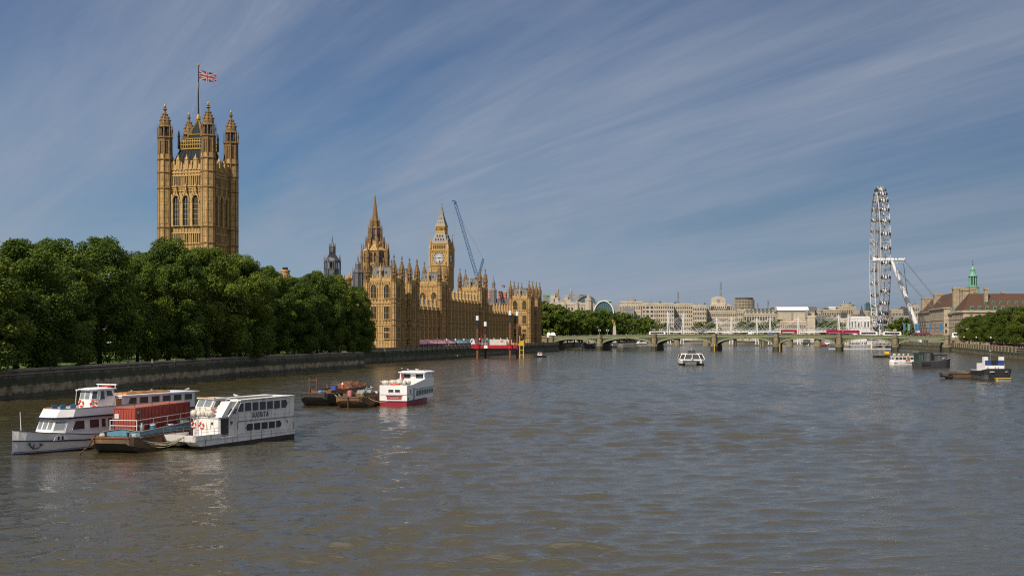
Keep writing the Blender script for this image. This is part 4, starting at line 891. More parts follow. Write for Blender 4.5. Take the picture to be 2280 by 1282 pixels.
ex=thing('excavator','small white excavator hanging over the platform\'s left edge','excavator',rg.location+Vector((-10.6,-3.0,6.5)),R(-2)); mb=MB(); mb.box(-1,-0.9,0,1,0.9,0.5,1); mb.box(-0.9,-0.8,0.5,0.9,0.8,1.3,0); mb.box(-0.2,-0.8,1.3,0.8,0.2,2.2,0); mb.build('body',[WHITE,DARK],ex); mb=MB(); mb.path([(0.6,0.4,1.1),(0.2,0.3,2.9),(-1.2,0,2.4),(-1.4,0,1.2)],0.16,5); mb.build('arm',WHITE,ex)
yl=thing('ladder_tower','bright yellow access ladder tower fixed against the platform\'s right end','ladder tower',rg.location+Vector((13.2,-3.5,0)),R(-2))
mb=MB()
for (x,y) in ((-0.9,-0.8),(0.9,-0.8),(0.9,0.8),(-0.9,0.8)): mb.cbox(x,y,-2,0.42,0.42,11,0)
for z in range(0,5): mb.cbox(0,-0.8,z*2.2-0.5,1.6,0.16,0.25,0); mb.cbox(0.9,0,z*2.2-0.5,0.16,1.5,0.2,0)
mb.beam((0.9,-0.9,6.0),(-0.9,-0.9,8.5),0.18,0.2,0); mb.box(-1.9,-1.1,6.2,1.4,1.1,6.5,0); mb.beam((-2.2,0,4.2),(-0.9,0,7.8),0.5,0.5,0); mb.cbox(-0.9,0.0,8.2,0.35,0.35,3.0,0); mb.ext([(-1.6,6.5),(1.3,6.5),(1.0,8.3),(-0.4,8.6)],-0.9,-0.7,0)
mb.build('frame',YEL,yl)
gn=thing('winch','orange and yellow winch at the right end of the red platform','winch',rg.location+Vector((9.6,-1.8,6.5)),R(-2)); mb=MB(); mb.box(-1.0,-0.7,0,1,0.7,0.5,0); mb.T=Matrix.Translation((0,0,1.0))@Matrix.Rotation(PI/2,4,'X'); mb.lathe([(0.9,-0.6),(0.55,-0.5),(0.55,0.5),(0.9,0.6)],0,0,12,1); mb.T=None; mb.beam((-0.9,0,0.4),(0.2,0,2.3),0.2,0.2,0); mb.build('drum',[YEL,RUST],gn)
mb=MB()
for k in range(14): mb.cbox(-11+k*1.7,-5.4,6.5,0.07,0.07,1.1,0)
for z in (7.05,7.6): mb.beam((-11,-5.4,z),(-3,-5.4,z),0.06,0.06,0); mb.beam((6,-5.4,z),(11,-5.4,z),0.06,0.06,0)
mb.box(-5.0,-5.62,4.9,-3.3,-5.57,6.4,0); mb.build('guard_rail',WHITE,rg)
# ------------------------------------------------------------------ blue luffing crane behind the palace
CB=M('crane_blue',(0.03,0.11,0.25),(0.025,0.085,0.20),0.8,rough=0.5)
base=W(1068,625,860)
bc=thing('luffing_crane','blue lattice luffing crane rising behind the palace, right of the clock tower','crane',(base.x,base.y,0),0)
def lattice(mb,p,q,w,n,m=0,r=0.13,taper=1.0):
    p=Vector(p);q=Vector(q);d=(q-p);L=d.length;d.normalize();a=d.cross(Vector((0,1,0))).normalized()
    if a.length<0.1: a=Vector((1,0,0))
    b=d.cross(a); cs=[a*sx+b*sy for sx,sy in ((1,1),(1,-1),(-1,-1),(-1,1))]
    for k in range(n):
        w0=w*(1-(1-taper)*k/n)/2; w1=w*(1-(1-taper)*(k+1)/n)/2; P0=p+d*L*k/n; P1=p+d*L*(k+1)/n
        for i in range(4):
            j=(i+1)%4; mb.tube(P0+cs[i]*w0,P1+cs[i]*w1,r,4,m)
            mb.tube(P0+cs[i]*w0,P1+cs[j]*w1,r*0.75,3,m) if k%2==0 else mb.tube(P0+cs[j]*w0,P1+cs[i]*w1,r*0.75,3,m)
U=lambda u,v: (W(u,v,860)-Vector((base.x,base.y,0)))
mb=MB(); lattice(mb,(0,0,4),U(1068,618),2.3,16,0,0.2); mb.build('mast',CB,bc)
mb=MB(); lattice(mb,U(1062,616),U(1013,450),2.2,26,0,0.23,0.8); mb.cbox(*U(1010,449),2.6,0.8,0.9,0); mb.cbox(*U(1014,455),1.0,0.9,2.2,0); mb.build('jib',CB,bc)
mb=MB(); lattice(mb,U(1066,616),U(1076,576),1.8,8,0,0.22,0.6); mb.build('a_frame',CB,bc)
mb=MB(); mb.tube(U(1076,575),U(1026,486),0.10,5); mb.tube(U(1076,575),U(1080,612),0.08,5); mb.build('cable',STEEL,bc)
mb=MB(); mb.tube(U(1012,453),U(1012,560),0.05,5); mb.cbox(*U(1012,560),0.5,0.5,1.2,0); mb.build('hook_line',STEEL,bc)
mb=MB(); p=U(1070,620); mb.box(p.x-4.5,p.y-1.2,p.z-0.6,p.x+4.2,p.y+1.2,p.z+0.5,0); mb.box(p.x-4,p.y-1.9,p.z+0.5,p.x-2.6,p.y-0.7,p.z+2.6,0); mb.box(p.x+2.4,p.y-1.1,p.z+0.5,p.x+4.8,p.y+1.1,p.z+2.8,1); mb.build('machinery_deck',[STEEL,LEAD_D],bc)
# ------------------------------------------------------------------ red brick chimneys and roof lantern beyond the palace
BRICKR=masonry('red_brick',(0.30,0.075,0.04),(0.22,0.055,0.035),3.0,2.2,0.5,1.9,0,0.3,bump=0.0)
bd=thing('brick_mansion','red brick mansion with banded chimneys showing over the palace roofline','building',(*W(1098,700,900)[:2],0),PAL_RZ)
mb=MB(); mb.box(-14,0,4,24,16,34,0); mb.build('wall',BRICKR,bd); mb=MB(); mb.ext([(-14.5,34),(24.5,34),(20,38.5),(-10,38.5)],-0.5,16.5,0); mb.build('roof',LEAD_D,bd)
for (u,v0) in ((1079,643),(1090.5,643),(1113.5,648),(1123.5,650)):
    x=(u-1098)/FPX*900; mb=MB(); mb.cbox(x,2,34,2.7,2.7,Z(v0,900)-34.6,0)
    for z in range(5): mb.cbox(x,2,36+z*2.0,2.9,2.9,0.45,1)
    mb.cbox(x,2,Z(v0,900)-0.7,3.1,3.1,0.7,1); mb.build('chimney',[BRICKR,M('pale_stone_band',(0.42,0.36,0.28),rough=0.8) if u==1079 else bpy.data.materials['pale_stone_band']],bd)
mb=MB(); mb.lathe([(2.3,34),(2.3,44.5),(2.5,44.7),(1.6,46.4),(1.3,46.6),(1.3,50),(1.5,50.2),(0.3,52.6),(0.05,56)],0.6,-1,8,0); mb.build('roof_lantern',LEAD,bd)
mb=MB(); x=(1116-1098)/FPX*900; mb.lathe([(0.14,36),(0.09,49.5)],x,1,6,0); mb.build('flagpole',WHITE,bd)
f2=link('flag',flag_mesh('flag',2.9,1.7,0.9,40,20),None,(*(Matrix.Translation(bd.location)@Matrix.Rotation(PAL_RZ,4,'Z')@Vector((x+0.1,1,47.6))),),0); tag(f2,'tiny dark flag above the red brick chimneys','flag'); f2.modifiers.new('cloth_thickness','SOLIDIFY').thickness=0.03
# ------------------------------------------------------------------ green arched bridge
BRG=M('pale_green_iron_paint',(0.20,0.22,0.125),(0.16,0.175,0.10),0.25,rough=0.5,rust=(0.13,0.12,0.07),rustamt=0.15,streak=True)
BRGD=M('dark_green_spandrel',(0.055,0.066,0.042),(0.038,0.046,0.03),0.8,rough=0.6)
PIERS=masonry('pale_granite_pier',(0.33,0.28,0.20),(0.24,0.20,0.14),1.4,0.7,0.05,0.6,0.5,0.4,bump=0.05,soot=(0.06,0.055,0.03),sootamt=0.7); PIERW=M('wet_weedy_granite',(0.05,0.052,0.03),(0.03,0.032,0.02),0.8,rough=0.7)
ASPH=M('asphalt',(0.055,0.055,0.055),(0.045,0.045,0.045),0.5,rough=0.9)
BL=Vector((28.9,870,0)); BR=Vector((291.6,790,0)); BD=(BR-BL); BLEN=BD.length; BD.normalize(); BRZ=math.atan2(BD.y,BD.x)
def bs(u):
    k=(u-1140)/FPX; return (BL.y*k-BL.x)/(BD.x-BD.y*k)
def bz(s): return 10.45+1.35*(1-((s-137)/137.3)**2)
def BP(s,y,z=0): p=BL+BD*s+Vector((-BD.y,BD.x,0))*y; return Vector((p.x,p.y,z))
br=thing('arched_bridge','long pale green iron bridge of seven flat arches crossing the river','bridge',BL,BRZ)
ps=[bs(u) for u in (1228,1335,1456.5,1590,1728,1868,1993,2108)]
PW2=2.3
for i in range(7):
    a=ps[i]+(PW2 if i>0 else 0.0); b=ps[i+1]-(PW2 if i<6 else 0.0); n=28; mid=(a+b)/2; half=(b-a)/2
    zs=4.6; 
    def arc(s,off=0): 
        q=max(0,1-((s-mid)/half)**2); zc=bz(mid)-2.75; return zs+(zc-zs)*(0.30*q+0.70*q**0.5)+off
    S=[a+(b-a)*(0.5-0.5*math.cos(PI*k/n)) for k in range(n+1)]
    mb=MB()
    for (y0,y1,m) in ((0.0,0.7,0),(25.3,26,0)):           # outer ribs
        for k in range(n):
            s0,s1=S[k],S[k+1]; th=1.15
            mb.add([(s0,y0-0.18,arc(s0)),(s1,y0-0.18,arc(s1)),(s1,y0-0.18,arc(s1)+th),(s0,y0-0.18,arc(s0)+th),(s0,y1+0.18,arc(s0)),(s1,y1+0.18,arc(s1)),(s1,y1+0.18,arc(s1)+th),(s0,y1+0.18,arc(s0)+th)],[(0,1,2,3),(5,4,7,6),(1,0,4,5),(3,2,6,7)],m)
    for y in (4.2,8.4,12.6,16.8,21):
        for k in range(n):
            s0,s1=S[k],S[k+1]; mb.add([(s0,y-0.2,arc(s0)),(s1,y-0.2,arc(s1)),(s1,y-0.2,bz(s1)-2.3),(s0,y-0.2,bz(s0)-2.3),(s0,y+0.2,arc(s0)),(s1,y+0.2,arc(s1)),(s1,y+0.2,bz(s1)-2.3),(s0,y+0.2,bz(s0)-2.3)],[(0,1,2,3),(5,4,7,6),(1,0,4,5)],1)
    mb.build('arch_rib',[BRG,BRGD],br)
    mb=MB()
    for y0 in (0.12,25.6):
        for k in range(n):
            s0,s1=S[k],S[k+1]; z0,z1=bz(s0)-2.2,bz(s1)-2.2
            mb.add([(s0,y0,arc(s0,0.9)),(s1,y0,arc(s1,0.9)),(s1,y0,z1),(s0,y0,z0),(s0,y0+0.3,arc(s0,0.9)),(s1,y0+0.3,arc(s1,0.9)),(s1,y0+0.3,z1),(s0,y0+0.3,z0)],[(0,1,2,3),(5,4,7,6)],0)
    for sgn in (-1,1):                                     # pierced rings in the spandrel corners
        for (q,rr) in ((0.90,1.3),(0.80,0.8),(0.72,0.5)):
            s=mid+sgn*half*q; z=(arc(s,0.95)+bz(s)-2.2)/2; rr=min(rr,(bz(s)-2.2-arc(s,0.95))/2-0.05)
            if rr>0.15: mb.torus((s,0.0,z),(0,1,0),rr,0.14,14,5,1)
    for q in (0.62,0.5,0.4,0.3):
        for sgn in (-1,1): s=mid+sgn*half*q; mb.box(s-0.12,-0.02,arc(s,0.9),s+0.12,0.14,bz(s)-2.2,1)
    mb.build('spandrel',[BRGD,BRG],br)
    if 0<i<6:
        mb=MB(); z=bz(mid)-2.2; mb.ext([(mid-0.9,z+0.9),(mid+0.9,z+0.9),(mid+0.8,z-0.2),(mid,z-0.9),(mid-0.8,z-0.2)],-0.5,-0.2,0); mb.ext([(mid-0.5,z+0.6),(mid+0.5,z+0.6),(mid+0.4,z-0.1),(mid,z-0.5),(mid-0.4,z-0.1)],-0.56,-0.5,1); mb.ext([(mid+1.2,z+0.7),(mid+2.2,z+0.7),(mid+2.1,z-0.2),(mid+1.7,z-0.6),(mid+1.3,z-0.2)],-0.42,-0.2,0); mb.ext([(mid-2.2,z+0.7),(mid-1.2,z+0.7),(mid-1.3,z-0.2),(mid-1.7,z-0.6),(mid-2.1,z-0.2)],-0.42,-0.2,0); mb.build('shield',[BRG,RUST],br)
SS=[BLEN*k/60 for k in range(61)]
def band(mb,y0,y1,dz0,dz1,m,s0=0,s1=None):
    for a,b in zip(SS,SS[1:]):
        mb.add([(a,y0,bz(a)+dz0),(b,y0,bz(b)+dz0),(b,y1,bz(b)+dz0),(a,y1,bz(a)+dz0),(a,y0,bz(a)+dz1),(b,y0,bz(b)+dz1),(b,y1,bz(b)+dz1),(a,y1,bz(a)+dz1)],[(0,3,2,1),(4,5,6,7),(0,1,5,4),(2,3,7,6)],m)
mb=MB(); band(mb,0.5,25.5,-2.2,-1.35,0); band(mb,4.5,21.5,-1.35,-1.3,1); mb.build('deck',[BRGD,ASPH],br)
mb=MB(); band(mb,0.4,4.4,-1.348,-1.18,0); band(mb,21.6,25.6,-1.348,-1.18,0); mb.build('pavement',COPE,br)
mb=MB()
for (y0,y1) in ((-0.35,0.35),(25.65,26.35)): band(mb,y0,y1,-1.75,-1.45,0); band(mb,y0+0.12,y1-0.12,-2.25,-1.75,0); band(mb,y0+0.15,y1-0.15,-1.45,-1.2,0)
mb.build('cornice',BRG,br)
mb=MB()
for (y0,y1) in ((-0.15,0.1),(25.9,26.15)):
    band(mb,y0,y1,-0.14,0.0,0); band(mb,y0,y1,-1.2,-1.08,0); band(mb,y0+0.08,y1-0.08,-1.08,-0.14,1)
    for k in range(int(BLEN/0.85)): s=0.4+k*0.85; mb.box(s-0.12,y0-0.03,bz(s)-1.08,s+0.12,y1+0.03,bz(s)-0.14,0)
mb.build('parapet',[BRG,BRGD],br)
for i,s in enumerate(ps):
    w=PW2 if 0<i<7 else 3.0
    mb=MB()
    mb.poly([(s-w,27.5),(s-w,-1.2),(s-w*0.5,-2.6),(s+w*0.5,-2.6),(s+w,-1.2),(s+w,27.5),(s,29.2)],-3,3.2,1)
    mb.poly([(s-w*0.96,26.2),(s-w*0.96,-0.8),(s-w*0.45,-1.9),(s+w*0.45,-1.9),(s+w*0.96,-0.8),(s+w*0.96,26.2)],3.2,4.6,0)
    for y in (-0.55,26.55): 
        zz=bz(s); mb.lathe([(1.95,4.6),(1.75,5.0),(1.7,zz-1.9),(2.0,zz-1.6),(2.0,zz-1.3),(1.75,zz-1.2),(1.75,zz-0.1),(2.0,zz),(2.0,zz+0.25),(0.6,zz+0.35)],s,y,8,0)
    mb.box(s-w*0.8,0.4,4.6,s+w*0.8,25.6,bz(s)-2.25,0)
    mb.build('pier',[PIERS,PIERW],br)
# abutment on the palace side
ab=thing('bridge_abutment','weathered stone bridge abutment with stairs beside the palace end','abutment',BP(-1,0),BRZ)
mb=MB(); mb.box(-9,-1,-3,-2.2,30,9.2,0); mb.box(-9,-1.3,-3,-2.0,-1,3.3,1); mb.box(-9.1,-1.5,9.2,-2.1,-0.6,10.4,0)
for k in range(8): mb.box(-9,-2.5-k*0.5,-2,-4,-2.0-k*0.5,5.4-k*0.65,0)
for z in (5.2,6.6,7.9): mb.box(-9,-1.15,z,-2.1,-1,z+0.2,0)
mb.build('masonry',[PIERS,PIERW],ab)
ab2=thing('bridge_abutment','low pale stone abutment where the bridge meets the right bank','abutment',BP(BLEN+2,0),BRZ)
mb=MB(); mb.box(0,-1,-3,40,30,7.8,0); mb.box(0,-1.4,-3,9,-1,3,1); mb.box(0,-1.2,7.8,42,-0.5,8.9,0); mb.build('masonry',[PIERS,PIERW],ab2)
# ornate triple lamps on the piers
t0=None
for i in (1,2,3,4,5,6):
    for y in ((-0.5,26.5)):
        lab='ornate three-armed green lamp standard on a bridge pier'
        if t0 is None:
            t0=thing('bridge_lamp',lab,'street lamp',BP(ps[i],y,bz(ps[i])+0.3),BRZ,'lamp standards on the bridge')
            mb=MB(); mb.lathe([(0.35,0),(0.2,0.5),(0.13,1),(0.1,3.2)],0,0,6); mb.beam((-0.75,0,2.6),(0.75,0,2.6),0.1,0.12); mb.build('standard',BRG,t0)
            for x,z in ((-0.7,2.7),(0,3.2),(0.7,2.7)): mb=MB(); mb.lathe([(0.15,z),(0.3,z+0.5),(0.3,z+0.6),(0.05,z+0.9)],x,0,6); mb.build('lantern',GILT if x==0 else WHITE,t0)
        else: dup(t0,BP(ps[i],y,bz(ps[i])+0.3))
for u in (1592,1737):
    p=BP(bs(u),-3.4); t=thing('depth_gauge','yellow depth gauge board at the foot of the '+('third' if u==1592 else 'fourth')+' bridge pier from the left','gauge',p,BRZ); mb=MB(); mb.box(-0.3,-0.2,-2,0.3,0.2,5.2,0)
    for k in range(7): mb.box(-0.3,-0.23,0.3+k*0.7,0.0,-0.2,0.6+k*0.7,1)
    mb.build('board',[YEL,DARK],t)
# ------------------------------------------------------------------ vehicles on the bridge
RED=M('bus_red_paint',(0.42,0.015,0.03),(0.36,0.012,0.025),1,rough=0.3); PINKAD=M('pink_advert_panel',(0.55,0.10,0.30),(0.42,0.06,0.22),1.5,rough=0.4); WHAD=M('white_advert_panel',(0.65,0.62,0.6),(0.5,0.42,0.42),1.4,rough=0.4); TYRE=M('tyre_rubber',(0.02,0.02,0.02),rough=0.9); BLUEV=M('blue_van_paint',(0.03,0.10,0.45),rough=0.35); SILV=M('silver_car_paint',(0.35,0.36,0.38),rough=0.3,metal=0.5); REDC=M('red_car_paint',(0.45,0.03,0.04),rough=0.3)
def wheels(t,xs,w,r=0.5):
    for x in xs:
        for y in (0.12,w-0.12):
            mb=MB(); mb.T=Matrix.Translation((x,y,r))@Matrix.Rotation(PI/2,4,'X'); mb.lathe([(r*0.9,-0.14),(r,-0.1),(r,0.1),(r*0.9,0.14)],0,0,14,0); wl=mb.build('wheel',TYRE,t)
            mb=MB(); mb.T=Matrix.Translation((x,y,r))@Matrix.Rotation(PI/2,4,'X'); mb.lathe([(r*0.55,-0.15),(r*0.55,0.15)],0,0,10,0); mb.build('rim',STEEL,wl)
def onroad(s,y): return BP(s,y,bz(s)-1.29)
def bus(s,y,label,ad,L=11.0):
    t=thing('double_decker_bus',label,'bus',onroad(s,y),BRZ,'buses on the bridge')
    mb=MB(); pr=[(0,0.35),(L,0.35),(L,4.0),(L-0.35,4.35),(0.5,4.38),(0.1,4.0)]; mb.ext(pr,0,2.5,0); mb.build('body',RED,t)
    for z0,z1,n in ((1.25,2.1,7),(2.95,3.75,8)):
        for k in range(n):
            w=(L-0.8)/n; mb=MB(); mb.box(0.4+k*w+0.05,-0.03,z0,0.4+(k+1)*w-0.05,2.53,z1,0); mb.build('window',GLASS_D,t)
    mb=MB(); mb.box(L-0.02,0.2,1.2,L+0.03,2.3,2.3,0); mb.box(L-0.02,0.2,2.9,L+0.03,2.3,3.8,0); mb.build('windscreen',GLASS_D,t)
    mb=MB(); mb.box(1.2,-0.05,2.2,L-1.6,-0.002,2.85,0); mb.build('advert_panel',ad,t); wheels(t,(2.2,L-2.6),2.5); return t
def coach(s,y,label,L=12.0,mat=None):
    t=thing('coach',label,'coach',onroad(s,y),BRZ,'white coaches on the bridge')
    mb=MB(); pr=[(0.1,0.35),(L-0.1,0.35),(L,1.6),(L-0.25,3.3),(L-0.9,3.6),(0.8,3.6),(0.3,3.3),(0,1.6)]; mb.ext(pr,0,2.5,0); mb.build('body',mat or WHITE,t)
    for k in range(6):
        w=(L-2.4)/6; mb=MB(); mb.box(1.2+k*w+0.03,-0.03,1.75,1.2+(k+1)*w-0.03,2.53,3.05,0); mb.build('window',GLASS_D,t)
    mb=MB(); mb.extx([(0.15,1.4),(2.35,1.4),(2.35,3.2),(0.15,3.2)],-0.03,0.34,0); mb.extx([(0.15,1.4),(2.35,1.4),(2.35,3.2),(0.15,3.2)],L-0.3,L+0.03,0); mb.build('windscreen',GLASS_D,t); wheels(t,(2.5,L-2.8),2.5); return t
coach(bs(1441),6.5,'white coach with dark windows on the bridge\'s left half, by the gold eagle column')
coach(bs(1913),15,'white coach partly hidden behind the red buses at the wheel\'s foot'); coach(bs(1966),8,'white coach right of the great wheel\'s foot on the bridge'); coach(bs(2121),10,'white coach leaving the bridge at its right end')
bus(bs(1736),9,'red double-decker bus with a white side panel near the middle of the bridge',WHAD); bus(bs(1838.5),8,'left one of two red buses with pink side panels',PINKAD); bus(bs(1876),8.5,'right one of two red buses with pink side panels',PINKAD)
# open-top tour bus
s=bs(2034); ob=thing('open_top_bus','open-top tour bus packed with passengers near the right end of the bridge','bus',onroad(s,8),BRZ,'buses on the bridge'); L=11
TOURB=M('tour_bus_paint',(0.20,0.025,0.03),(0.10,0.06,0.05),1.2,rough=0.4)
mb=MB(); mb.ext([(0,0.35),(L,0.35),(L,3.3),(L-0.3,3.5),(0.2,3.2)],0,2.5,0); mb.build('body',TOURB,ob)
for k in range(7): w=(L-0.8)/7; mb=MB(); mb.box(0.4+k*w+0.05,-0.03,1.25,0.4+(k+1)*w-0.05,2.53,2.1,0); mb.build('window',GLASS_D,ob)
wheels(ob,(2.2,L-2.6),2.5)
def person_mesh(name,top,leg,hairc,H=1.72):
    """one standing figure as a continuous surface, with shoes, trousers, shirt, arms, head and hair"""
    mb=MB(); sk=M_SKIN; h=H/1.72
    ring=[]
    def limb(pts,rs,m):
        for (a,b,ra,rb) in zip(pts,pts[1:],rs,rs[1:]): mb.tube(Vector(a)*h,Vector(b)*h,ra*h,7,m,rb*h)
    for s_ in (-1,1):
        limb([(s_*0.10,0,0.0),(s_*0.10,0,0.48),(s_*0.09,0,0.88)],[0.055,0.065,0.095],1); limb([(s_*0.10,-0.14,0.03),(s_*0.10,0.08,0.05)],[0.05,0.055],3)
        limb([(s_*0.20,0,1.40),(s_*0.25,0.02,1.12),(s_*0.24,-0.06,0.88)],[0.06,0.05,0.04],0); mb.ball(Vector((s_*0.24,-0.07,0.82))*h,0.05*h,7,5,2)
    mb.T=Matrix.Diagonal((1.35,0.8,1,1)); mb.lathe([(0.13*h,0.84*h),(0.145*h,0.95*h),(0.125*h,1.08*h),(0.155*h,1.3*h),(0.15*h,1.42*h),(0.06*h,1.48*h)],0,0,10,0); mb.T=None
    mb.lathe([(0.055*h,1.45*h),(0.055*h,1.54*h)],0,0,8,2); mb.ball(Vector((0,-0.01,1.61))*h,0.10*h,9,7,2,1.2); mb.ball(Vector((0,0.02,1.645))*h,0.105*h,9,6,3,1.05)
    return mb.mesh(name,[top,leg,sk,hairc])
M_SKIN=M('skin',(0.45,0.28,0.2),rough=0.6); HAIRS=[M('dark_hair_and_shoes',(0.025,0.018,0.014),rough=0.7),M('brown_hair_and_shoes',(0.10,0.06,0.03),rough=0.7),M('fair_hair_and_shoes',(0.30,0.22,0.12),rough=0.7)]
CLO=[M('cloth_%s'%n,c,rough=0.85) for n,c in (('white',(0.65,0.65,0.65)),('black',(0.02,0.02,0.025)),('blue',(0.06,0.11,0.25)),('red',(0.40,0.05,0.05)),('beige',(0.40,0.33,0.24)),('grey',(0.2,0.2,0.21)),('navy',(0.025,0.03,0.07)),('pale_blue',(0.3,0.4,0.5)))]
PEOPLE=[(person_mesh('person',CLO[a],CLO[b],HAIRS[c],hh),n) for a,b,c,hh,n in ((0,6,0,1.75,'white top and dark trousers'),(1,1,0,1.8,'black clothes'),(2,4,1,1.7,'blue top and beige trousers'),(3,6,0,1.68,'red top and dark trousers'),(4,5,2,1.65,'beige top and grey trousers'),(5,1,1,1.78,'grey top and black trousers'),(7,2,2,1.7,'pale blue top and blue trousers'))]
def crowd(pos,group,where,rs,label=None):
    for p in pos:
        me,n=PEOPLE[rs.randrange(len(PEOPLE))]; o=link('person',me,None,p,rs.random()*6.28); tag(o,'person in '+n+' '+where,'person',group)
rp=random.Random(9)
pos=[]
for k in range(150):
    s=rp.random()*BLEN*0.98+1; s=s if rp.random()<0.55 else s*0.45
    y=1.0+rp.random()*3.0; pos.append(BP(s,y,bz(s)-1.18))
crowd(pos,'pedestrians on the bridge pavement','walking along the green bridge behind its parapet',rp)
crowd([onroad(s,0)+Vector((0,0,2.35))+ (BP(0.8+k*0.72,8.6+0.9*(j),0)-BP(0,0,0)) for k in range(13) for j in range(2) if rp.random()<0.85],'passengers on the open-top bus','on the open deck of the tour bus',rp)
def van(s,y,label,mat,L=5.2,H=2.3,name='van'):
    t=thing(name,label,'van' if name=='van' else 'car',onroad(s,y),BRZ)
    if name=='van': pr=[(0,0.35),(L,0.35),(L,1.1),(L-0.9,1.3),(L-1.5,H),(0.1,H)]
    else: pr=[(0,0.3),(L,0.3),(L,0.8),(L-1.1,0.95),(L-1.9,H),(0.9,H),(0.2,0.95)]
    mb=MB(); mb.ext(pr,0,1.85,0); mb.build('body',mat,t)
    mb=MB(); z=H*0.62
    mb.ext([(L-1.95,z),(L-1.25,z),(L-1.62,H-0.15),(L-1.95,H-0.15)] if name=='van' else [(1.0,z+0.05),(L-1.5,z+0.05),(L-1.95,H-0.12),(1.15,H-0.12)],-0.03,1.88,0); mb.build('window',GLASS_D,t); wheels(t,(0.95,L-1.0),1.85,0.34); return t
van(bs(1710),7,'blue van near the middle of the bridge',BLUEV,5.4,2.5); van(bs(1663),7,'white van left of the blue van on the bridge',WHITE); van(bs(1898),6,'small white van in front of the right pink-panelled bus',WHITE,4.6,2.0)
van(bs(1787),9,'first silver car right of the white-panelled bus',SILV,4.5,1.75,'car'); van(bs(1800),7.5,'second silver car right of the white-panelled bus',SILV,4.4,1.8,'car'); van(bs(1818),8,'dark car left of the two pink-panelled buses',DARK,4.4,1.6,'car'); van(bs(2074),7,'red car right of the open-top bus',REDC,4.3,1.55,'car'); van(bs(1560),8,'black taxi-shaped car left of the white van',DARK,4.5,1.8,'car'); van(bs(1400),8,'dark car beside the gold eagle column',DARK,4.4,1.6,'car')
# ------------------------------------------------------------------ gold eagle on its column
c=W(1368,745,985)
ea=thing('eagle_monument','gilded eagle with raised wings on a pale stone column beyond the bridge','monument',(c.x,c.y,4.6),0)
mb=MB(); mb.frust((-1.5,-1.5,1.5,1.5),0,(-1.25,-1.25,1.25,1.25),9.0,0); mb.frust((-1.25,-1.25,1.25,1.25),9.0,(-0.9,-0.9,0.9,0.9),14,0); mb.cbox(0,0,14,2.3,2.3,0.5,0); mb.build('column',M('pale_portland_stone',(0.48,0.44,0.36),(0.38,0.34,0.28),0.5,rough=0.8),ea)
mb=MB(); mb.ball((0,0,15.3),0.9,10,8,0); mb.tube((0,0,15.6),(0.3,0,17.2),0.75,8,0,0.4); mb.ball((0.45,0,17.5),0.45,8,6,0); mb.tube((0.6,0,17.5),(1.1,0,17.3),0.2,6,0,0.03)
for s_ in (-1,1):
    mb.plate([(0,s_*0.4,16.6),(-0.6,s_*1.3,18.6),(-1.5,s_*1.6,19.4),(-1.9,s_*1.3,17.6),(-0.9,s_*0.6,15.6)],0.15,0)
mb.build('eagle',GILT,ea)
# ------------------------------------------------------------------ great observation wheel
WHT=M('white_steel_tube',(0.72,0.73,0.74),(0.6,0.61,0.63),0.4,rough=0.4)
RIMG=M('pale_grey_steel_rim',(0.50,0.51,0.53),(0.40,0.41,0.43),0.4,rough=0.45)
e0=Vector((X(1958.5,975),975,4.6)); ERZ=math.atan2(-0.2157,0.9765)
ey=thing('observation_wheel','giant white observation wheel seen nearly edge-on with dark glass capsules','ferris wheel',e0,ERZ)
HZ=72.4-4.6; r1,r2=55.0,50.8; ns=64
def rp_(r,a,x=0): return Vector((x,r*math.cos(a),HZ+r*math.sin(a)))
for x,r,nm in ((-3.7,r1,'outer_chord'),(3.7,r1,'outer_chord'),(0,r2,'inner_chord')):
    mb=MB(); mb.torus((x,0,HZ),(1,0,0),r,0.32 if r>52 else 0.38,ns*2,6,0); mb.build(nm,RIMG,ey,True)
mb=MB()
for k in range(ns):
    a=2*PI*k/ns; b=2*PI*(k+1)/ns
    mb.tube(rp_(r1,a,-3.7),rp_(r1,a,3.7),0.14,5); 
    for s_ in (-1,1): mb.tube(rp_(r1,a,3.7*s_),rp_(r2,a,0),0.15,5); mb.tube(rp_(r2,a,0),rp_(r1,b,3.7*s_),0.12,4)
    mb.tube(rp_(r1,a,-3.7 if k%2 else 3.7),rp_(r1,b,3.7 if k%2 else -3.7),0.12,4)
mb.build('lattice_bracing',RIMG,ey)
for k in range(ns):
    a=2*PI*(k+0.5)/ns; mb=MB(); mb.tube((2.4 if k%2 else -2.4,1.5*math.cos(a),HZ+1.5*math.sin(a)),rp_(r2,a,0),0.055,4); mb.build('spoke',STEEL,ey)
CAPG=M('capsule_glass',(0.045,0.06,0.07),(0.03,0.04,0.05),1.0,rough=0.12,spec=0.8)
mb=MB()
pr=[(0.05,-4.0),(0.9,-3.7),(1.55,-2.9),(1.95,-1.4),(2.0,0),(1.95,1.4),(1.55,2.9),(0.9,3.7),(0.05,4.0)]
mb.T=Matrix.Rotation(PI/2,4,'Y'); mb.lathe(pr,0,0,14,0); mb.T=None
for x in (-1.9,1.9): mb.torus((x,0,0),(1,0,0),1.95 if abs(x)<3 else 1.2,0.16,20,6,1)
mb.torus((0,0,0),(1,0,0),2.12,0.2,20,6,1)
mb.box(-2.6,-1.2,-1.75,2.6,1.2,-1.45,1); mb.box(-0.7,-2.05,-1.2,0.7,-1.9,0.9,1); mb.box(-0.35,-2.12,-1.0,0.35,-2.05,0.3,2)
CAPM=mb.mesh('capsule',[CAPG,WHT,RED],True)
for k in range(32):
    a=2*PI*(k+0.5)/32; p=rp_(57.6,a,0); link('capsule',CAPM,ey,p)
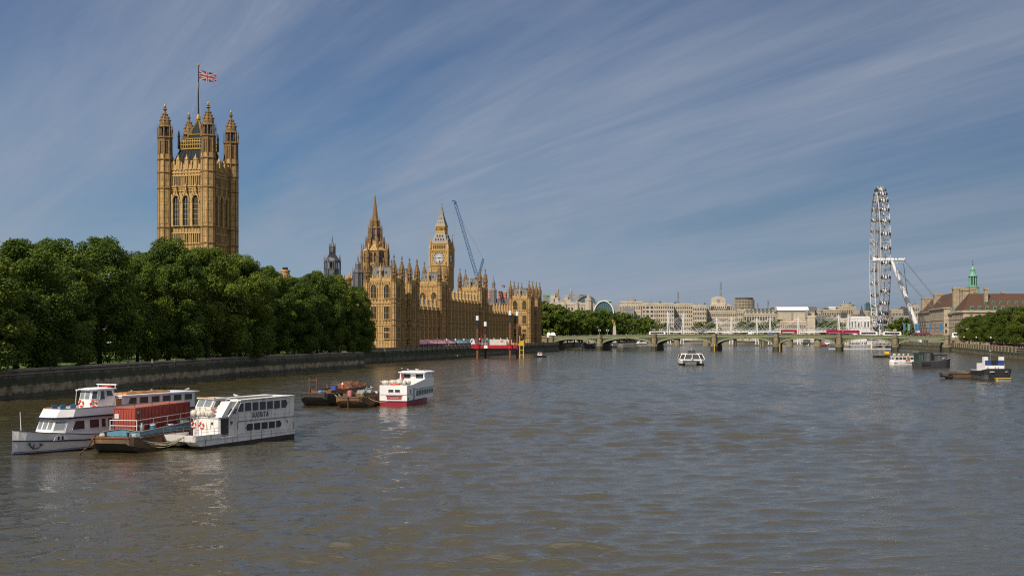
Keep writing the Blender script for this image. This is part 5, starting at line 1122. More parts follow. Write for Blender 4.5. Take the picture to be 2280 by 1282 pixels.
mb=MB(); mb.T=Matrix.Translation((0,0,HZ))@Matrix.Rotation(PI/2,4,'Y'); mb.lathe([(1.6,-5.5),(1.9,-5.2),(1.9,-3.2),(1.55,-3),(1.55,9),(1.25,12),(1.25,18.5),(1.6,18.7),(1.6,19.6),(0.4,19.8)],0,0,16,0); mb.T=None
mb.box(8,-1.0,HZ-3.2,19,1.0,HZ-2.9,0)
for k in range(10): mb.cbox(8.2+k*1.15,-0.95,HZ-2.9,0.12,0.12,1.4,0)
mb.build('spindle',WHT,ey,True)
for s_ in (-1,1):
    mb=MB(); pts=[(9.5,s_*0.6,HZ-1),(13,s_*1.0,HZ-10),(28,s_*3.2,16),(32.0,s_*3.8,0)]; rr=[1.0,1.75,1.75,0.9]
    for (a,b,ra,rb) in zip(pts,pts[1:],rr,rr[1:]): mb.tube(a,b,ra,12,0,rb)
    mb.build('leg',WHT,ey,True)
for (a,b) in (((19,0.6,HZ),(70,8,2)),((19,-0.6,HZ),(70,-8,2)),((10.5,1.5,HZ-4),(62,10,4)),((10.5,-1.5,HZ-4),(62,-10,4)),((18.5,0,HZ-1),(27,14,2)),((18.5,0,HZ-1),(28,16,2))): mb=MB(); mb.tube(a,b,0.2,6); mb.build('stay_cable',STEEL,ey)
bp_=thing('boarding_pier','white steel boarding platform and mooring frames under the great wheel','pier',e0,ERZ)
mb=MB(); mb.box(-9,-22,3.0,8,22,3.6,0); mb.box(-7,-30,0.2,7,30,0.7,0)
for y in range(-20,21,8):
    for x in (-8,7): mb.cbox(x,y,-6,1.0,1.0,9.2,0)
mb.box(-8,-10,3.6,6,10,6.8,1)
for y in range(-22,23,2):
    for x in (-9,8): mb.cbox(x,y,3.6,0.12,0.12,1.2,0)
mb.build('platform',[WHT,STEEL],bp_)
for y in (-24,24):
    mb=MB(); lattice(mb,(0,y,0.5),(0,y*0.75,16),3.2,6,0,0.25); mb.build('restraint_tower',WHT,bp_)
gw_=thing('gangway','white trussed gangway to a floating pontoon seen below the bridge arch','gangway',(X(1885,930),930,0),R(-8))
mb=MB()
for y in (-1.2,1.2):
    mb.beam((0,y,3.4),(36,y,3.4),0.35,0.35); mb.beam((0,y,6.6),(36,y,6.6),0.35,0.35)
    for k in range(12): mb.beam((k*3,y,3.4),(k*3+1.5,y,6.6),0.17,0.17); mb.beam((k*3+1.5,y,6.6),(k*3+3,y,3.4),0.17,0.17)
mb.box(0,-1.2,3.3,36,1.2,3.5,0); mb.build('truss',RIMG,gw_); mb=MB(); mb.box(-14,-3,-0.4,34,3,0.7,0); mb.build('pontoon',RIMG,gw_)
for x in (17,28): mb=MB(); mb.cbox(x,0,-3,2.2,2.2,6.3,0); mb.build('pier_block',PIERS,gw_)
# ------------------------------------------------------------------ grand pale stone hall with brown tiled roofs
PORT=masonry('portland_stone',(0.50,0.43,0.33),(0.40,0.34,0.26),2.4,1.1,0.05,0.75,0.5,0.12,bump=0.04,soot=(0.2,0.17,0.13),sootamt=0.35)
TILE=M('brown_roof_tiles',(0.095,0.042,0.022),(0.065,0.032,0.02),0.5,rough=0.85,fine=0.4); COPPER=M('green_copper',(0.16,0.36,0.26),(0.10,0.25,0.19),0.6,rough=0.6); CHIM=masonry('banded_chimney_stone',(0.42,0.34,0.25),(0.32,0.26,0.19),3.0,0.9,0.12,0.7,0,0.3,bump=0.03)
chn=Vector((X(2145,850),850,4.6)); CRZ=R(-4)
hall=thing('riverside_hall','grand pale stone riverside hall with brown tiled roofs and green dormers','building',chn,CRZ)
TM=Matrix.Translation(chn)@Matrix.Rotation(CRZ,4,'Z')
SW1=MB(); SW1.box(-0.7,-0.06,0,0.7,0.05,2.6,0); SW1.box(-0.9,-0.3,-0.3,0.9,0.05,0,1); SW1.box(-0.06,-0.12,0,0.06,-0.06,2.6,1); SW1=SW1.mesh('window',[GLASS_D,PORT])
DM=MB(); DM.box(-1.1,-1.6,0,1.1,1.6,2.6,0); DM.box(-1.3,-1.75,2.6,1.3,1.6,2.95,0); DM.box(-0.8,-1.63,0.3,0.8,-1.59,2.3,1); DM.box(-0.06,-1.68,0.3,0.06,-1.63,2.3,0); DM.box(-0.8,-1.68,1.25,0.8,-1.63,1.37,0); DM=DM.mesh('dormer',[COPPER,GLASS_D])
def hallroof(par,x0,y0,x1,y1,z0,z1,inx,iny): mb=MB(); mb.frust((x0,y0,x1,y1),z0,(x0+inx,y0+iny,x1-inx,y1-iny),z1,0); mb.build('roof',TILE,par)
# south block
mb=MB(); mb.box(0,0,-1,75,26,22.6,0)
for z in (6.5,12.5,17.6): mb.box(-0.3,-0.3,z,75.3,26.3,z+0.4,0)
mb.box(-1.0,-1.0,22.6,76,27,23.5,0); mb.box(-0.6,-0.6,23.5,75.6,26.6,24.2,0)
for k in range(13): mb.box(2.2+k*5.8,-0.5,6.9,3.2+k*5.8,0,17.6,0)
mb.build('wall',PORT,hall); hallroof(hall,0.4,0.4,74.6,25.6,24.0,36.4,7.5,11.4)
for k in range(12):
    for z in (8.2,13.2,18.6): link('window',SW1,hall,(5.6+k*5.8,-0.02,z))
for k in range(6):
    for z in (8.2,13.2,18.6): link('window',SW1,hall,(-0.02,3+k*4,z),-PI/2)
for k in range(13):
    link('dormer',DM,hall,(6+k*5.4,2.2,24.2))
    if k>1: link('dormer',DM,hall,(6+k*5.4,5.8,28.4),0,(0.8,0.8,0.8))
def chimney(par,x,y,z0,z1,w,d,pots=3):
    mb=MB(); mb.cbox(x,y,z0,w,d,z1-z0-1.4,0); mb.cbox(x,y,z1-1.4,w+0.8,d+0.8,0.5,0); mb.cbox(x,y,z1-0.9,w+0.3,d+0.3,0.9,0)
    for k in range(pots): mb.lathe([(0.3,z1),(0.25,z1+0.8)],x-w/2+(k+0.5)*w/pots,y,6,0)
    mb.build('chimney',CHIM,par)
chimney(hall,17.6,6,30,40.4,2.4,2.4,2); chimney(hall,12.2,13,34,38.8,2.0,2.0,2); chimney(hall,19.4,13,34,37.6,1.8,1.8,1); chimney(hall,31.6,13,34,38.0,2.0,2.0,2); chimney(hall,52,13,34,38.4,2.2,2.2,2)
# river wing running back
wd=Vector((0.2,0.97,0)).normalized(); WRZ=math.atan2(-wd.x,wd.y)-CRZ
wg=thing('river_range','long receding river range of the pale stone hall with big grouped chimneys','building',chn,math.atan2(-wd.x,wd.y))
for (t0_,t1_,xo,ze,zr) in ((8,70,0.6,22.4,36),(70.2,150,-3,26.8,39.5),(150.2,240,-0.5,25.6,38)):
    mb=MB(); mb.box(xo,t0_,-1,28,t1_,ze,0)
    for z in (6.5,12.5,18.0): mb.box(xo-0.3,t0_-0.2,z,28,t1_-0.02,z+0.4,0)
    mb.box(xo-1,t0_-0.8,ze,28.5,t1_-0.02,ze+1.0,0); mb.build('wall',PORT,wg)
    hallroof(wg,xo+0.5,t0_,28,t1_,ze+1.02,zr,9,6)
    for k in range(int((t1_-t0_)/6)):
        for z in (7.6,13.4): link('window',SW1,wg,(xo-0.04,t0_+3.5+k*6,z),-PI/2)
    for k in range(2):
        for z in (8.0,12.8): link('window',SW1,wg,(xo+1.6+k*0 ,t0_-0.04,z))
mb=MB(); mb.frust((1.0,9,10,69),23.45,(3.6,9.5,12,68.5),29.2,0); mb.build('mansard',COPPER,wg)
for k in range(9): link('dormer',DM,wg,(2.4,13+k*6.4,25.0),-PI/2,(0.85,0.85,0.85))
for (t,x,z1,w,d) in ((54,5,42.5,8,6.5),(36,6.5,41,6.5,5),(30,6.5,40.5,5,4.5),(16,9,40.6,4.5,4),(150,4,41,7,7),(228,5,40,8,6)): chimney(wg,x,t,24,z1,w,d,4)
# copper lantern
c=W(2166,640,905); cl=thing('copper_lantern','bright green copper lantern turret with a cross above the brown roofs','turret',(c.x,c.y,4.6),R(10))
mb=MB(); mb.box(-3.4,-3.4,30,3.4,3.4,42.5,0); mb.cbox(0,0,42.5,7.6,7.6,0.6,0); mb.build('base',COPPER,cl)
mb=MB(); mb.lathe([(0.9,43.1),(0.9,50.6)],0,0,8,1)
for i in range(8):
    a=2*PI*i/8+PI/8; mb.lathe([(0.62,43.1),(0.55,50.8)],2.5*math.cos(a),2.5*math.sin(a),6,0)
mb.lathe([(3.2,43.0),(3.2,44.2),(2.6,44.3)],0,0,8,0); mb.lathe([(3.1,50.6),(3.5,51),(3.4,51.6),(2.5,52.4),(1.7,54.2),(1.7,55.8),(2.0,56),(1.2,57.4),(0.3,59),(0.3,59.6)],0,0,8,0); mb.build('open_stage',[COPPER,DARK],cl)
mb=MB(); mb.lathe([(0.22,59.4),(0.5,60),(0.12,60.6),(0.1,63.4)],0,0,6,0); mb.beam((-0.8,0,62.2),(0.8,0,62.2),0.18,0.2,0); mb.build('cross',IRON_B,cl)
# banners on poles by the bridge end
BANN=[M('blue_banner',(0.03,0.10,0.27),(0.05,0.17,0.33),1.2,rough=0.8),M('green_banner',(0.20,0.30,0.12),(0.1,0.25,0.3),1.2,rough=0.8),M('dark_banner',(0.10,0.06,0.08),(0.2,0.15,0.12),1.2,rough=0.8)]
for u,b,cn in ((2011.5,0,'blue banner furthest left, right of the coaches'),(2021,1,'green and blue banner near the white leg of the wheel'),(2037,0,'blue banner touching the foot of the wheel\'s white leg'),(2042,0,'blue banner just right of the wheel leg\'s foot'),(2068,0,'blue banner in front of the pale hall\'s first bay'),(2079,2,'dark banner in front of the pale hall'),(2091,0,'wide blue banner in front of the pale hall\'s second bay')):
    p=W(u,745,845); t=thing('banner',cn,'banner',(p.x,p.y,9.5),R(-12),'tall banners at the bridge\'s right end'); mb=MB(); mb.cbox(0,0,-5,0.2,0.2,15.6,0); mb.build('pole',STEEL,t); mb=MB(); mb.box(0.15,-0.04,4.6,1.5 if 'wide' not in cn else 2.4,0.04,9.6,0); mb.build('cloth',BANN[b],t)
# ------------------------------------------------------------------ right bank wall, walk and trees
rw=thing('embankment_wall','pale weedy stone embankment wall with square piers on the right bank','wall',(0,0,0))
rl=[(287.5,772),(226.5,530),(203.5,440),(150,240)]
mb=MB(); strip(mb,dense(rl,7),[(0.6,-3),(0.25,4.5),(-0.6,4.5),(-0.6,-3)]); mb.build('wall',WALL_R,rw)
mb=MB(); strip(mb,dense(rl,7),[(0.4,4.503),(0.4,4.75),(0.1,4.752),(0.1,5.5),(0.3,5.5),(0.3,5.75),(-0.35,5.75),(-0.35,4.503)]); mb.build('parapet',PIERS,rw)
pm=MB(); pm.cbox(0,0,3.4,1.1,1.5,2.5,0); pm.cbox(0,0,5.9,1.3,1.7,0.25,0); pme=pm.mesh('pier',[PIERS])
for k in range(24): f=k/24; link('pier',pme,rw,(287.5-61*f-0.15,772-242*f,0),PAL_RZ)
rw2=thing('embankment_wall','mossy stone river wall seen through the bridge\'s rightmost arch','wall',(0,0,0))
mb=MB(); rl2=[(410,1295),(318.0,1000),(295,802),(287.7,774)]; strip(mb,dense(rl2,8),[(0.6,-3),(0.25,4.3),(0.25,5.8),(-0.5,5.8),(-0.5,-3)]); mb.build('wall',WALL_R,rw2)
RT=[tree_kind('bank_tree',31+i,19,7.6,2.6,30000,0.42,LEAF_R,120,0.42,low=0.9) for i in range(2)]
rr_=random.Random(3)
names=['first tree from the bridge end on the right bank','second tree from the bridge end on the right bank','third tree from the bridge end on the right bank','right bank tree below the middle of the brown roof','right bank tree second from the right edge','broad right bank tree cut by the frame\'s right edge']
for i,(u,D,v) in enumerate(((2158,742,706),(2182,700,702),(2206,665,696),(2232,632,690),(2258,598,684),(2288,566,680))):
    tree(RT[i%2],(X(u,D),D,4.6),Z(v,D)-4.6,names[i]+', leafy and sunlit','trees on the right bank',rr_.random()*6.28,1.0,'bank_tree')
for i,(u,D,v) in enumerate(((2215,720,700),(2262,680,694),(2300,640,690))): tree(RT[i%2],(X(u,D)+6,D,4.6),Z(v,D)-4.6,'second-row tree on the right bank showing between the front crowns','second row on the right bank',rr_.random()*6.28,1.0,'bank_tree')
HOARD=M('dark_red_hoarding',(0.13,0.028,0.03),(0.09,0.02,0.025),0.5,rough=0.7)
hb=thing('hoarding','long dark red hoarding along the right bank walk','hoarding',(0,0,0)); mb=MB()
strip(mb,dense([(277+6,705),(233+9,535),(221+9,480)],5),[(0.05,4.6),(0.05,7.0),(-0.05,7.0),(-0.05,4.6)]); mb.build('panel',HOARD,hb)
pos=[]
for k in range(46):
    f=rp.random()**1.3; pos.append((287.5-61*f+1.2+rp.random()*3.2,772-242*f,4.6))
crowd([p for p in pos],'strollers on the right bank','strolling along the right bank wall',rp)
t0=thing('globe_lamp','white globe lamp on a dark post by the right bank wall','street lamp',(X(2261,575)+0.5,575,4.6),0,'globe lamps on the right bank'); mb=MB(); mb.lathe([(0.22,0),(0.1,0.6),(0.08,5.0)],0,0,6); mb.build('post',DARK,t0); mb=MB(); mb.ball((0,0,5.4),0.42,10,8); mb.build('globe',WHITE,t0)
for D in (625,680,735): dup(t0,(287.5-61*(772-D)/242+1.0,D,4.6))
# ------------------------------------------------------------------ embankment trees beyond the bridge
FT=[tree_kind('far_tree',51+i,26,9.5,1.5,5200,1.15,LEAF,75,0.5,low=0.9) for i in range(3)]
rf_=random.Random(8)
far=[(1207,930,676),(1221,930,680),(1236,935,681),(1250,940,683),(1264,950,690),(1279,960,693),(1295,970,694),(1311,985,692),(1328,990,690),(1345,1000,692),(1361,1015,694),(1378,1030,696),(1395,1050,698),(1412,1080,702),(1428,1110,707),(1447,1160,712),(1465,1210,714),(1484,1270,718)]
for i,(u,D,v) in enumerate(far):
    lab='embankment tree beyond the bridge, '+('just right of the palace end' if i==0 else 'crown behind the gold eagle column' if i==10 else 'left of the cable-stayed masts' if i==17 else 'number %d in the row counted from the palace'%(i+1))
    lab=lab.replace('number %d'%(i+1),['','second','third','fourth','fifth','sixth','seventh','eighth','ninth','tenth','','twelfth','thirteenth','fourteenth','fifteenth','sixteenth','seventeenth',''][i])
    tree(FT[i%3],(X(u,D),D,4.6),Z(v,D)-4.6,lab,'embankment trees beyond the bridge',rf_.random()*6.28,0.95,'far_tree')
for i,(u,D,v) in enumerate([(1215,1010,672),(1240,1010,678),(1290,1030,690),(1340,1080,688),(1380,1120,694),(1440,1250,706)]):
    tree(FT[(i+1)%3],(X(u,D),D,4.6),Z(v,D)-4.6,'back row embankment tree showing between the front crowns','back row of embankment trees',rf_.random()*6.28,1.1,'far_tree')
lows=[(1556,1550,718),(1574,1550,716),(1592,1560,720),(1652,1500,716),(1668,1500,714),(1684,1500,717),(1738,1400,712),(1752,1400,716),(1772,1390,724),(1792,1380,726),(1838,1300,714),(1852,1300,712),(1866,1300,716),(1995,1180,714),(2010,1180,706),(2026,1180,712),(1700,1480,716),(1722,1460,712)]
for i,(u,D,v) in enumerate(lows):
    tree(FT[i%3],(X(u,D),D,4.6),Z(v,D)-4.6,'low dark tree on the far embankment behind the masts' if i<13 or i>15 else 'dark tree in the gardens right of the great wheel','distant trees on the far bank',rf_.random()*6.28,1.25,'far_tree')
# ------------------------------------------------------------------ distant buildings
CREAM=masonry('cream_stone_far',(0.54,0.48,0.385),(0.44,0.39,0.31),4,3.4,0.12,0.82,0.5,0.06,bump=0.0); BUFF=masonry('buff_stone_far',(0.46,0.40,0.31),(0.38,0.33,0.25),4,3.4,0.15,0.8,0.5,0.06,bump=0.0); GREYB=M('grey_concrete_far',(0.27,0.265,0.26),(0.2,0.2,0.2),0.1,rough=0.8); DARKB=M('dark_slate_far',(0.085,0.085,0.09),(0.06,0.06,0.065),0.2,rough=0.6); GLASSF=M('far_window_glass',(0.07,0.075,0.085),(0.04,0.045,0.055),0.3,rough=0.25,spec=0.5); WHR=M('white_metal_roof',(0.70,0.70,0.69),(0.6,0.6,0.6),0.2,rough=0.4); TEALG=M('teal_glass',(0.05,0.12,0.14),(0.035,0.08,0.10),0.1,rough=0.15,spec=0.7); BROWNG=M('brown_office_panel',(0.22,0.13,0.075),(0.17,0.10,0.06),0.2,rough=0.6)
def far_block(name,label,u0,u1,vt,D,depth,mat,rows,cols,zb=4.6,plant=True,rz=None,wf=(0.5,0.55),top=None,skip=0,par=None,cat='building',roofm=None,vb=None):
    """a distant building: walls, cornice, rooftop plant and a real pane for every window"""
    x0,x1=X(u0,D),X(u1,D); w=x1-x0; H=Z(vt,D)-zb; cx=(x0+x1)/2
    rz=-math.atan2(cx,D)*0.6 if rz is None else rz
    t=par or thing(name,label,cat,(cx,D,zb),rz)
    off=Vector((0,0,0)) if par is None else Matrix.Rotation(-par.rotation_euler.z,3,'Z')@(Vector((cx,D,zb))-par.location)
    ox,oy,oz=off; rnd=random.Random(int(u0*7+vt))
    mb=MB(); mb.box(ox-w/2,oy,oz-2,ox+w/2,oy+depth,oz+H,0); mb.box(ox-w/2-0.5,oy-0.5,oz+H-1.2,ox+w/2+0.5,oy+depth+0.5,oz+H-0.5,0); mb.box(ox-w/2,oy,oz+H-0.02,ox+w/2,oy+0.5,oz+H+0.9,0)
    if cols>1:
        for k in range(cols+1): x=ox-w/2+w*k/cols; mb.box(x-0.35,oy-0.35,oz,x+0.35,oy,oz+H-1.2,0)
    mb.build('wall',mat,t)
    if plant:
        mb=MB()
        for k in range(rnd.randint(2,4)):
            pw=w*(0.08+0.2*rnd.random()); px=ox-w/2+pw/2+rnd.random()*(w-pw); mb.box(px-pw/2,oy+depth*0.25,oz+H,px+pw/2,oy+depth*0.7,oz+H+1.5+2.6*rnd.random(),rnd.randint(0,1))
        mb.lathe([(0.15,oz+H),(0.08,oz+H+7)],ox+w*(rnd.random()-0.5)*0.7,oy+depth*0.5,5,1)
        mb.build('rooftop_plant',[roofm or GREYB,DARKB],t)
    if rows and cols:
        cw,chh=w/cols,(H-3)/rows; ww,wh=cw*wf[0],chh*wf[1]
        me=MB(); me.box(-ww/2,-0.12,-wh/2,ww/2,0.05,wh/2,0); me=me.mesh('window',GLASSF); n=0
        for r in range(rows):
            for k in range(cols):
                z=oz+H-2.2-(r+0.5)*chh
                if n<100: link('window',me,t,(ox-w/2+(k+0.5)*cw,oy,z)); n+=1
        if depth>12:
            for r in range(min(rows,4)):
                for k in range(4):
                    if n<100: link('window',me,t,(ox+w/2,oy+depth*(k+0.5)/4,oz+H-2.2-(r+0.5)*chh),PI/2); link('window',me,t,(ox-w/2,oy+depth*(k+0.5)/4,oz+H-2.2-(r+0.5)*chh),-PI/2); n+=2
    return t
def roofpyr(t,x0,y0,x1,y1,z0,z1,inx,iny,mat,name='roof'): mb=MB(); mb.frust((x0,y0,x1,y1),z0,(x0+inx,y0+iny,x1-inx,y1-iny),z1,0); return mb.build(name,mat,t)
# chateau-roofed mansion block
D=1130; pxm=D/FPX
wc=far_block('mansion_block','pale mansion block with steep dark roofs and two tall white spirelets',1204,1322,676,D,30,CREAM,6,16,plant=False)
cxw=(1204+1322)/2; fx=lambda u:(u-cxw)*pxm; fz=lambda v:Z(v,D)-4.6
STEEP=M('brown_grey_slate',(0.15,0.125,0.09),(0.11,0.095,0.07),0.4,rough=0.7)
for (u0,u1,vb,vt,inx) in ((1206,1222,674,655,6),(1232,1249,668,650,2.4),(1263,1278,668,653,2.2),(1213,1224,676,663,3)):
    roofpyr(wc,fx(u0),1,fx(u1),9,fz(vb),fz(vt),min(inx,(fx(u1)-fx(u0))/2-0.4),3.4,STEEP)
for (u,vb,vt) in ((1242,651,633),(1271.5,653,636)):
    mb=MB(); x=fx(u); mb.lathe([(1.5,fz(vb)-1),(1.3,fz(vb)+2),(1.6,fz(vb)+2.2),(1.0,fz(vb)+4),(0.35,fz(vb)+5),(0.05,fz(vt))],x,5,8,0); mb.build('spirelet',[GREYB],wc)
for (u0,u1,vt) in ((1226,1236,655),(1233,1243,662),(1256,1264,659),(1247,1256,668),(1280,1292,672),(1296,1306,676),(1264,1270,666)):
    mb=MB(); mb.box(fx(u0),0.3,fz(690),fx(u1),7,fz(vt),0); mb.box(fx(u0)-0.3,0,fz(vt)-0.8,fx(u1)+0.3,7.2,fz(vt)-0.3,0); mb.build('gable_bay',CREAM,wc)
for (u,vt,r) in ((1310.5,655,3.6),(1257,671,2.2),(1284,667,2.0)):
    x=fx(u); mb=MB(); mb.lathe([(r,fz(690)),(r,fz(vt)*0.75+fz(690)*0.25-0.5)],x,0,10,0); mb.lathe([(r*1.1,fz(vt)*0.6+fz(690)*0.4),(r*0.45,fz(vt)*0.85+fz(690)*0.15),(0.3,fz(vt)),(0.05,fz(vt)+1.5)],x,0,10,1); mb.build('corner_turret',[CREAM,GREYB],wc)
mb=MB(); mb.box(fx(1209),12,fz(676),fx(1224),20,fz(655),0); mb.beam((fx(1207),10,fz(654)),(fx(1226),10,fz(654)),0.6,0.5,0); mb.build('copper_plant_room',COPPER,wc)
# vaulted glass office over a station
D=1350; c=W(1325,700,D)
st=thing('vaulted_office','grey office block with two great curved glass vaults behind the trees','building',(c.x,D,4.6),R(-4))
def vault(uc,vtop,hw,y0,y1,zb,ringm=WHR):
    x=(uc-1325)*D/FPX; zt=Z(vtop,D)-4.6; n=20; mb=MB(); h=zt-zb
    pts=[(x+hw*math.cos(PI*k/n),zb+h*math.sin(PI*k/n)) for k in range(n+1)]
    mb.ext(pts,y0+0.5,y1,0); out=[(x+(hw+1.2)*math.cos(PI*k/n),zb+(h+1.2)*math.sin(PI*k/n)) for k in range(n+1)]
    for k in range(n):
        a,b,c_,d=pts[k],pts[k+1],out[k+1],out[k]; mb.add([(a[0],y0-1,a[1]),(b[0],y0-1,b[1]),(c_[0],y0-1,c_[1]),(d[0],y0-1,d[1]),(a[0],y1,a[1]),(b[0],y1,b[1]),(c_[0],y1,c_[1]),(d[0],y1,d[1])],[(0,1,2,3),(0,4,5,1),(2,6,7,3),(5,4,7,6)],1)
    for k in range(-4,5): mb.box(x+k*hw/5-0.12,y0+0.2,zb-12,x+k*hw/5+0.12,y0+0.49,zb+h*math.sqrt(max(0,1-(k/5)**2))-0.1,2)
    for k in range(1,4): mb.box(x-hw*math.sqrt(1-(k/4)**2),y0+0.22,zb+h*k/4-0.1,x+hw*math.sqrt(1-(k/4)**2),y0+0.48,zb+h*k/4+0.1,2)
    mb.box(x-hw,y0+0.6,zb-20,x+hw,y1,zb+0.05,3); mb.build('vault',[TEALG,ringm,STEEL,GREYB],st)
vault(1344,671,10.6,0,40,30); vault(1306,658,10.5,18,55,42,M('dull_teal_steel',(0.16,0.22,0.21),(0.12,0.17,0.165),0.4,rough=0.5))
mb=MB(); f=lambda u:(u-1325)*D/FPX; g=lambda v:Z(v,D)-4.6
mb.box(f(1278),20,0,f(1290),60,g(655),0); mb.box(f(1320),30,0,f(1362),60,g(668),0); mb.box(f(1363),10,0,f(1379),50,g(679),0); mb.box(f(1275),24,g(655),f(1305),50,g(653.5),0); mb.frust((f(1341),28,f(1362),40),g(669),(f(1345),30,f(1359),38),g(666),1); mb.box(f(1296),10,0,f(1330),20,g(688),0); mb.build('block',[GREYB,COPPER],st)
far_block('office_block','pale office block with a columned top beside the vaulted glass office',1380,1431,672,1500,30,CREAM,2,10,wf=(0.35,0.7)); far_block('office_block','low grey block in front of the pale columned office',1388,1411,686,1420,14,GREYB,2,5); far_block('office_block','low white block with strip windows left of the brown-panelled office',1411,1427,691,1430,14,CREAM,3,2,wf=(0.8,0.4),plant=False)
a=far_block('office_block','stepped stone office tower with brown window bands',1428,1456,676,1580,30,CREAM,8,3,wf=(0.6,0.55)); mb=MB(); 
far_block('office_block','tall cream hotel block with an arched top window, left one of two',1456,1500,676,1640,24,CREAM,8,9); far_block('office_block','cream block half hidden behind the arched-top hotel blocks',1488,1502,684,1690,20,BUFF,5,3,plant=False)
far_block('office_block','tall cream hotel block with an arched top window, right one of two',1500,1542,677,1660,24,CREAM,8,9); far_block('office_block','cream block between the arched-top hotels and the clock-faced tower',1543,1572,680,1760,30,CREAM,7,8)
for u,D,v in ((1473,1640,676),(1520,1660,677)):
    p=W(u,v,D)
# stepped tower block with rounded top
D=1780; sx=far_block('tower_block','massive stepped cream stone block with a round-shouldered central tower',1562,1640,692,D,30,CREAM,5,18,plant=False); c0=(1562+1640)/2; f=lambda u:(u-c0)*D/FPX; g=lambda v:Z(v,D)-4.6
mb=MB()
for (u0,u1,v) in ((1570,1634,686),(1578,1630,681),(1583,1592,676),(1618,1626,677)): mb.box(f(u0),3,g(700),f(u1),26,g(v),0)
mb.build('upper_storeys',CREAM,sx)
mb=MB(); x0,x1=f(1584.5),f(1615.5); r=3.5; pts=[(x0,g(690)),(x1,g(690)),(x1,g(665)),(x1-4,g(661)),(x1-9,g(659.6)),(x0+9,g(659.6)),(x0+4,g(661)),(x0,g(665))]; mb.ext(pts,6,24,0)
for k in (-1,1): mb.box((x0+x1)/2+k*7-0.9,5.6,g(678),(x0+x1)/2+k*7+0.9,6,g(666),0)
mb.build('tower',CREAM,sx)
mb=MB(); mb.T=Matrix.Translation(((x0+x1)/2,5.95,g(669.5)))@Matrix.Rotation(PI/2,4,'X'); mb.lathe([(2.6,0),(2.6,0.2)],0,0,24,0); mb.T=None; mb.build('clock_face',GREYB,sx)
wm=MB(); wm.box(-0.8,-0.12,-1.1,0.8,0.05,1.1,0); wm=wm.mesh('upper_window',GLASSF)
for k in range(16): link('upper_window',wm,sx,(f(1571.5)+k*(f(1633)-f(1571.5))/15,2.98,g(689)))
for k in range(12): link('upper_window',wm,sx,(f(1580)+k*(f(1629)-f(1580))/11,2.98,g(684)))
def thin_crane(u,vb,vt,D,du,label):
    p=W(u,vb,D); t=thing('tower_crane',label,'crane',(p.x,D,4.6),0); mb=MB(); h=Z(vt,D)-4.6; lattice(mb,(0,0,0),(du*D/FPX,0,h),2.0,12,0,0.3); mb.build('lattice_mast',STEEL,t)
thin_crane(1603,660,627,1900,2.0,'thin distant crane mast above the round-shouldered tower'); thin_crane(1510,680,649,1900,0,'thin distant blue-grey mast above the cream hotel blocks'); thin_crane(1687,700,673,2100,0,'short distant mast right of the round tower'); thin_crane(1704,690,667,2100,7,'leaning distant crane jib right of the round tower')
# round office tower
D=2000; c=W(1657,690,D); rt_=thing('round_tower','round office tower with rings of windows behind the embankment','tower',(c.x,D,4.6),0)
rr=22.5*D/FPX; zt=Z(667,D)-4.6; mb=MB(); mb.lathe([(rr*0.94,0),(rr*0.94,zt)],0,0,40,0)
for k in range(9): z=zt-k*2.6; mb.lathe([(rr,z-0.9),(rr,z)],0,0,40,1)
for k in range(40): a=2*PI*k/40; mb.cbox(rr*0.97*math.cos(a),rr*0.97*math.sin(a),zt-24,0.7,0.7,23,1)
mb.build('body',[GLASSF,BUFF],rt_); mb=MB(); mb.lathe([(rr*0.86,zt),(rr*0.86,zt+2.2),(rr*0.9,zt+2.3),(rr*0.9,zt+3.0)],0,0,40,0); mb.build('top_storey',DARKB,rt_)
mn=far_block('mansard_block','cream block with a dark green mansard roof and many chimneys',1657,1726,699,1560,24,CREAM,4,12,wf=(0.6,0.7),plant=False); f=lambda u:(u-1691.5)*1560/FPX; g=lambda v:Z(v,1560)-4.6
roofpyr(mn,f(1657),0.5,f(1726),22,g(699),g(690),2.5,5,M('dark_green_slate',(0.06,0.085,0.07),(0.045,0.06,0.05),0.5,rough=0.7))
for k in range(8): mb=MB(); x=f(1661+k*8.6); mb.box(x-1,1.6,g(697),x+1,6,g(693),0); mb.box(x-1.2,8,g(692),x+1.2,10,g(688),0); mb.build('chimney_and_dormer',CREAM,mn)
far_block('office_block','low cream block left of the mansard-roofed block',1641,1658,690,1640,20,CREAM,5,4); far_block('office_block','dark low roofs between the round tower and the domed church',1676,1735,688,2050,30,DARKB,0,0); far_block('office_block','pale blue-grey block left of the white-roofed theatre',1724,1734,692,1600,18,GREYB,5,2)
c=W(1729,690,2200); dm=thing('dome','small pale church dome on a drum above the distant roofs','dome',(c.x,2200,4.6),0); z=Z(690,2200)-4.6; mb=MB(); mb.lathe([(5,0),(5,z),(5.4,z+0.3),(4.6,z+3.5),(2.8,z+6.5),(0.9,z+7.6),(0.9,z+9.4),(0.1,z+11.6)],0,0,14,0); mb.build('dome_and_drum',GREYB,dm)
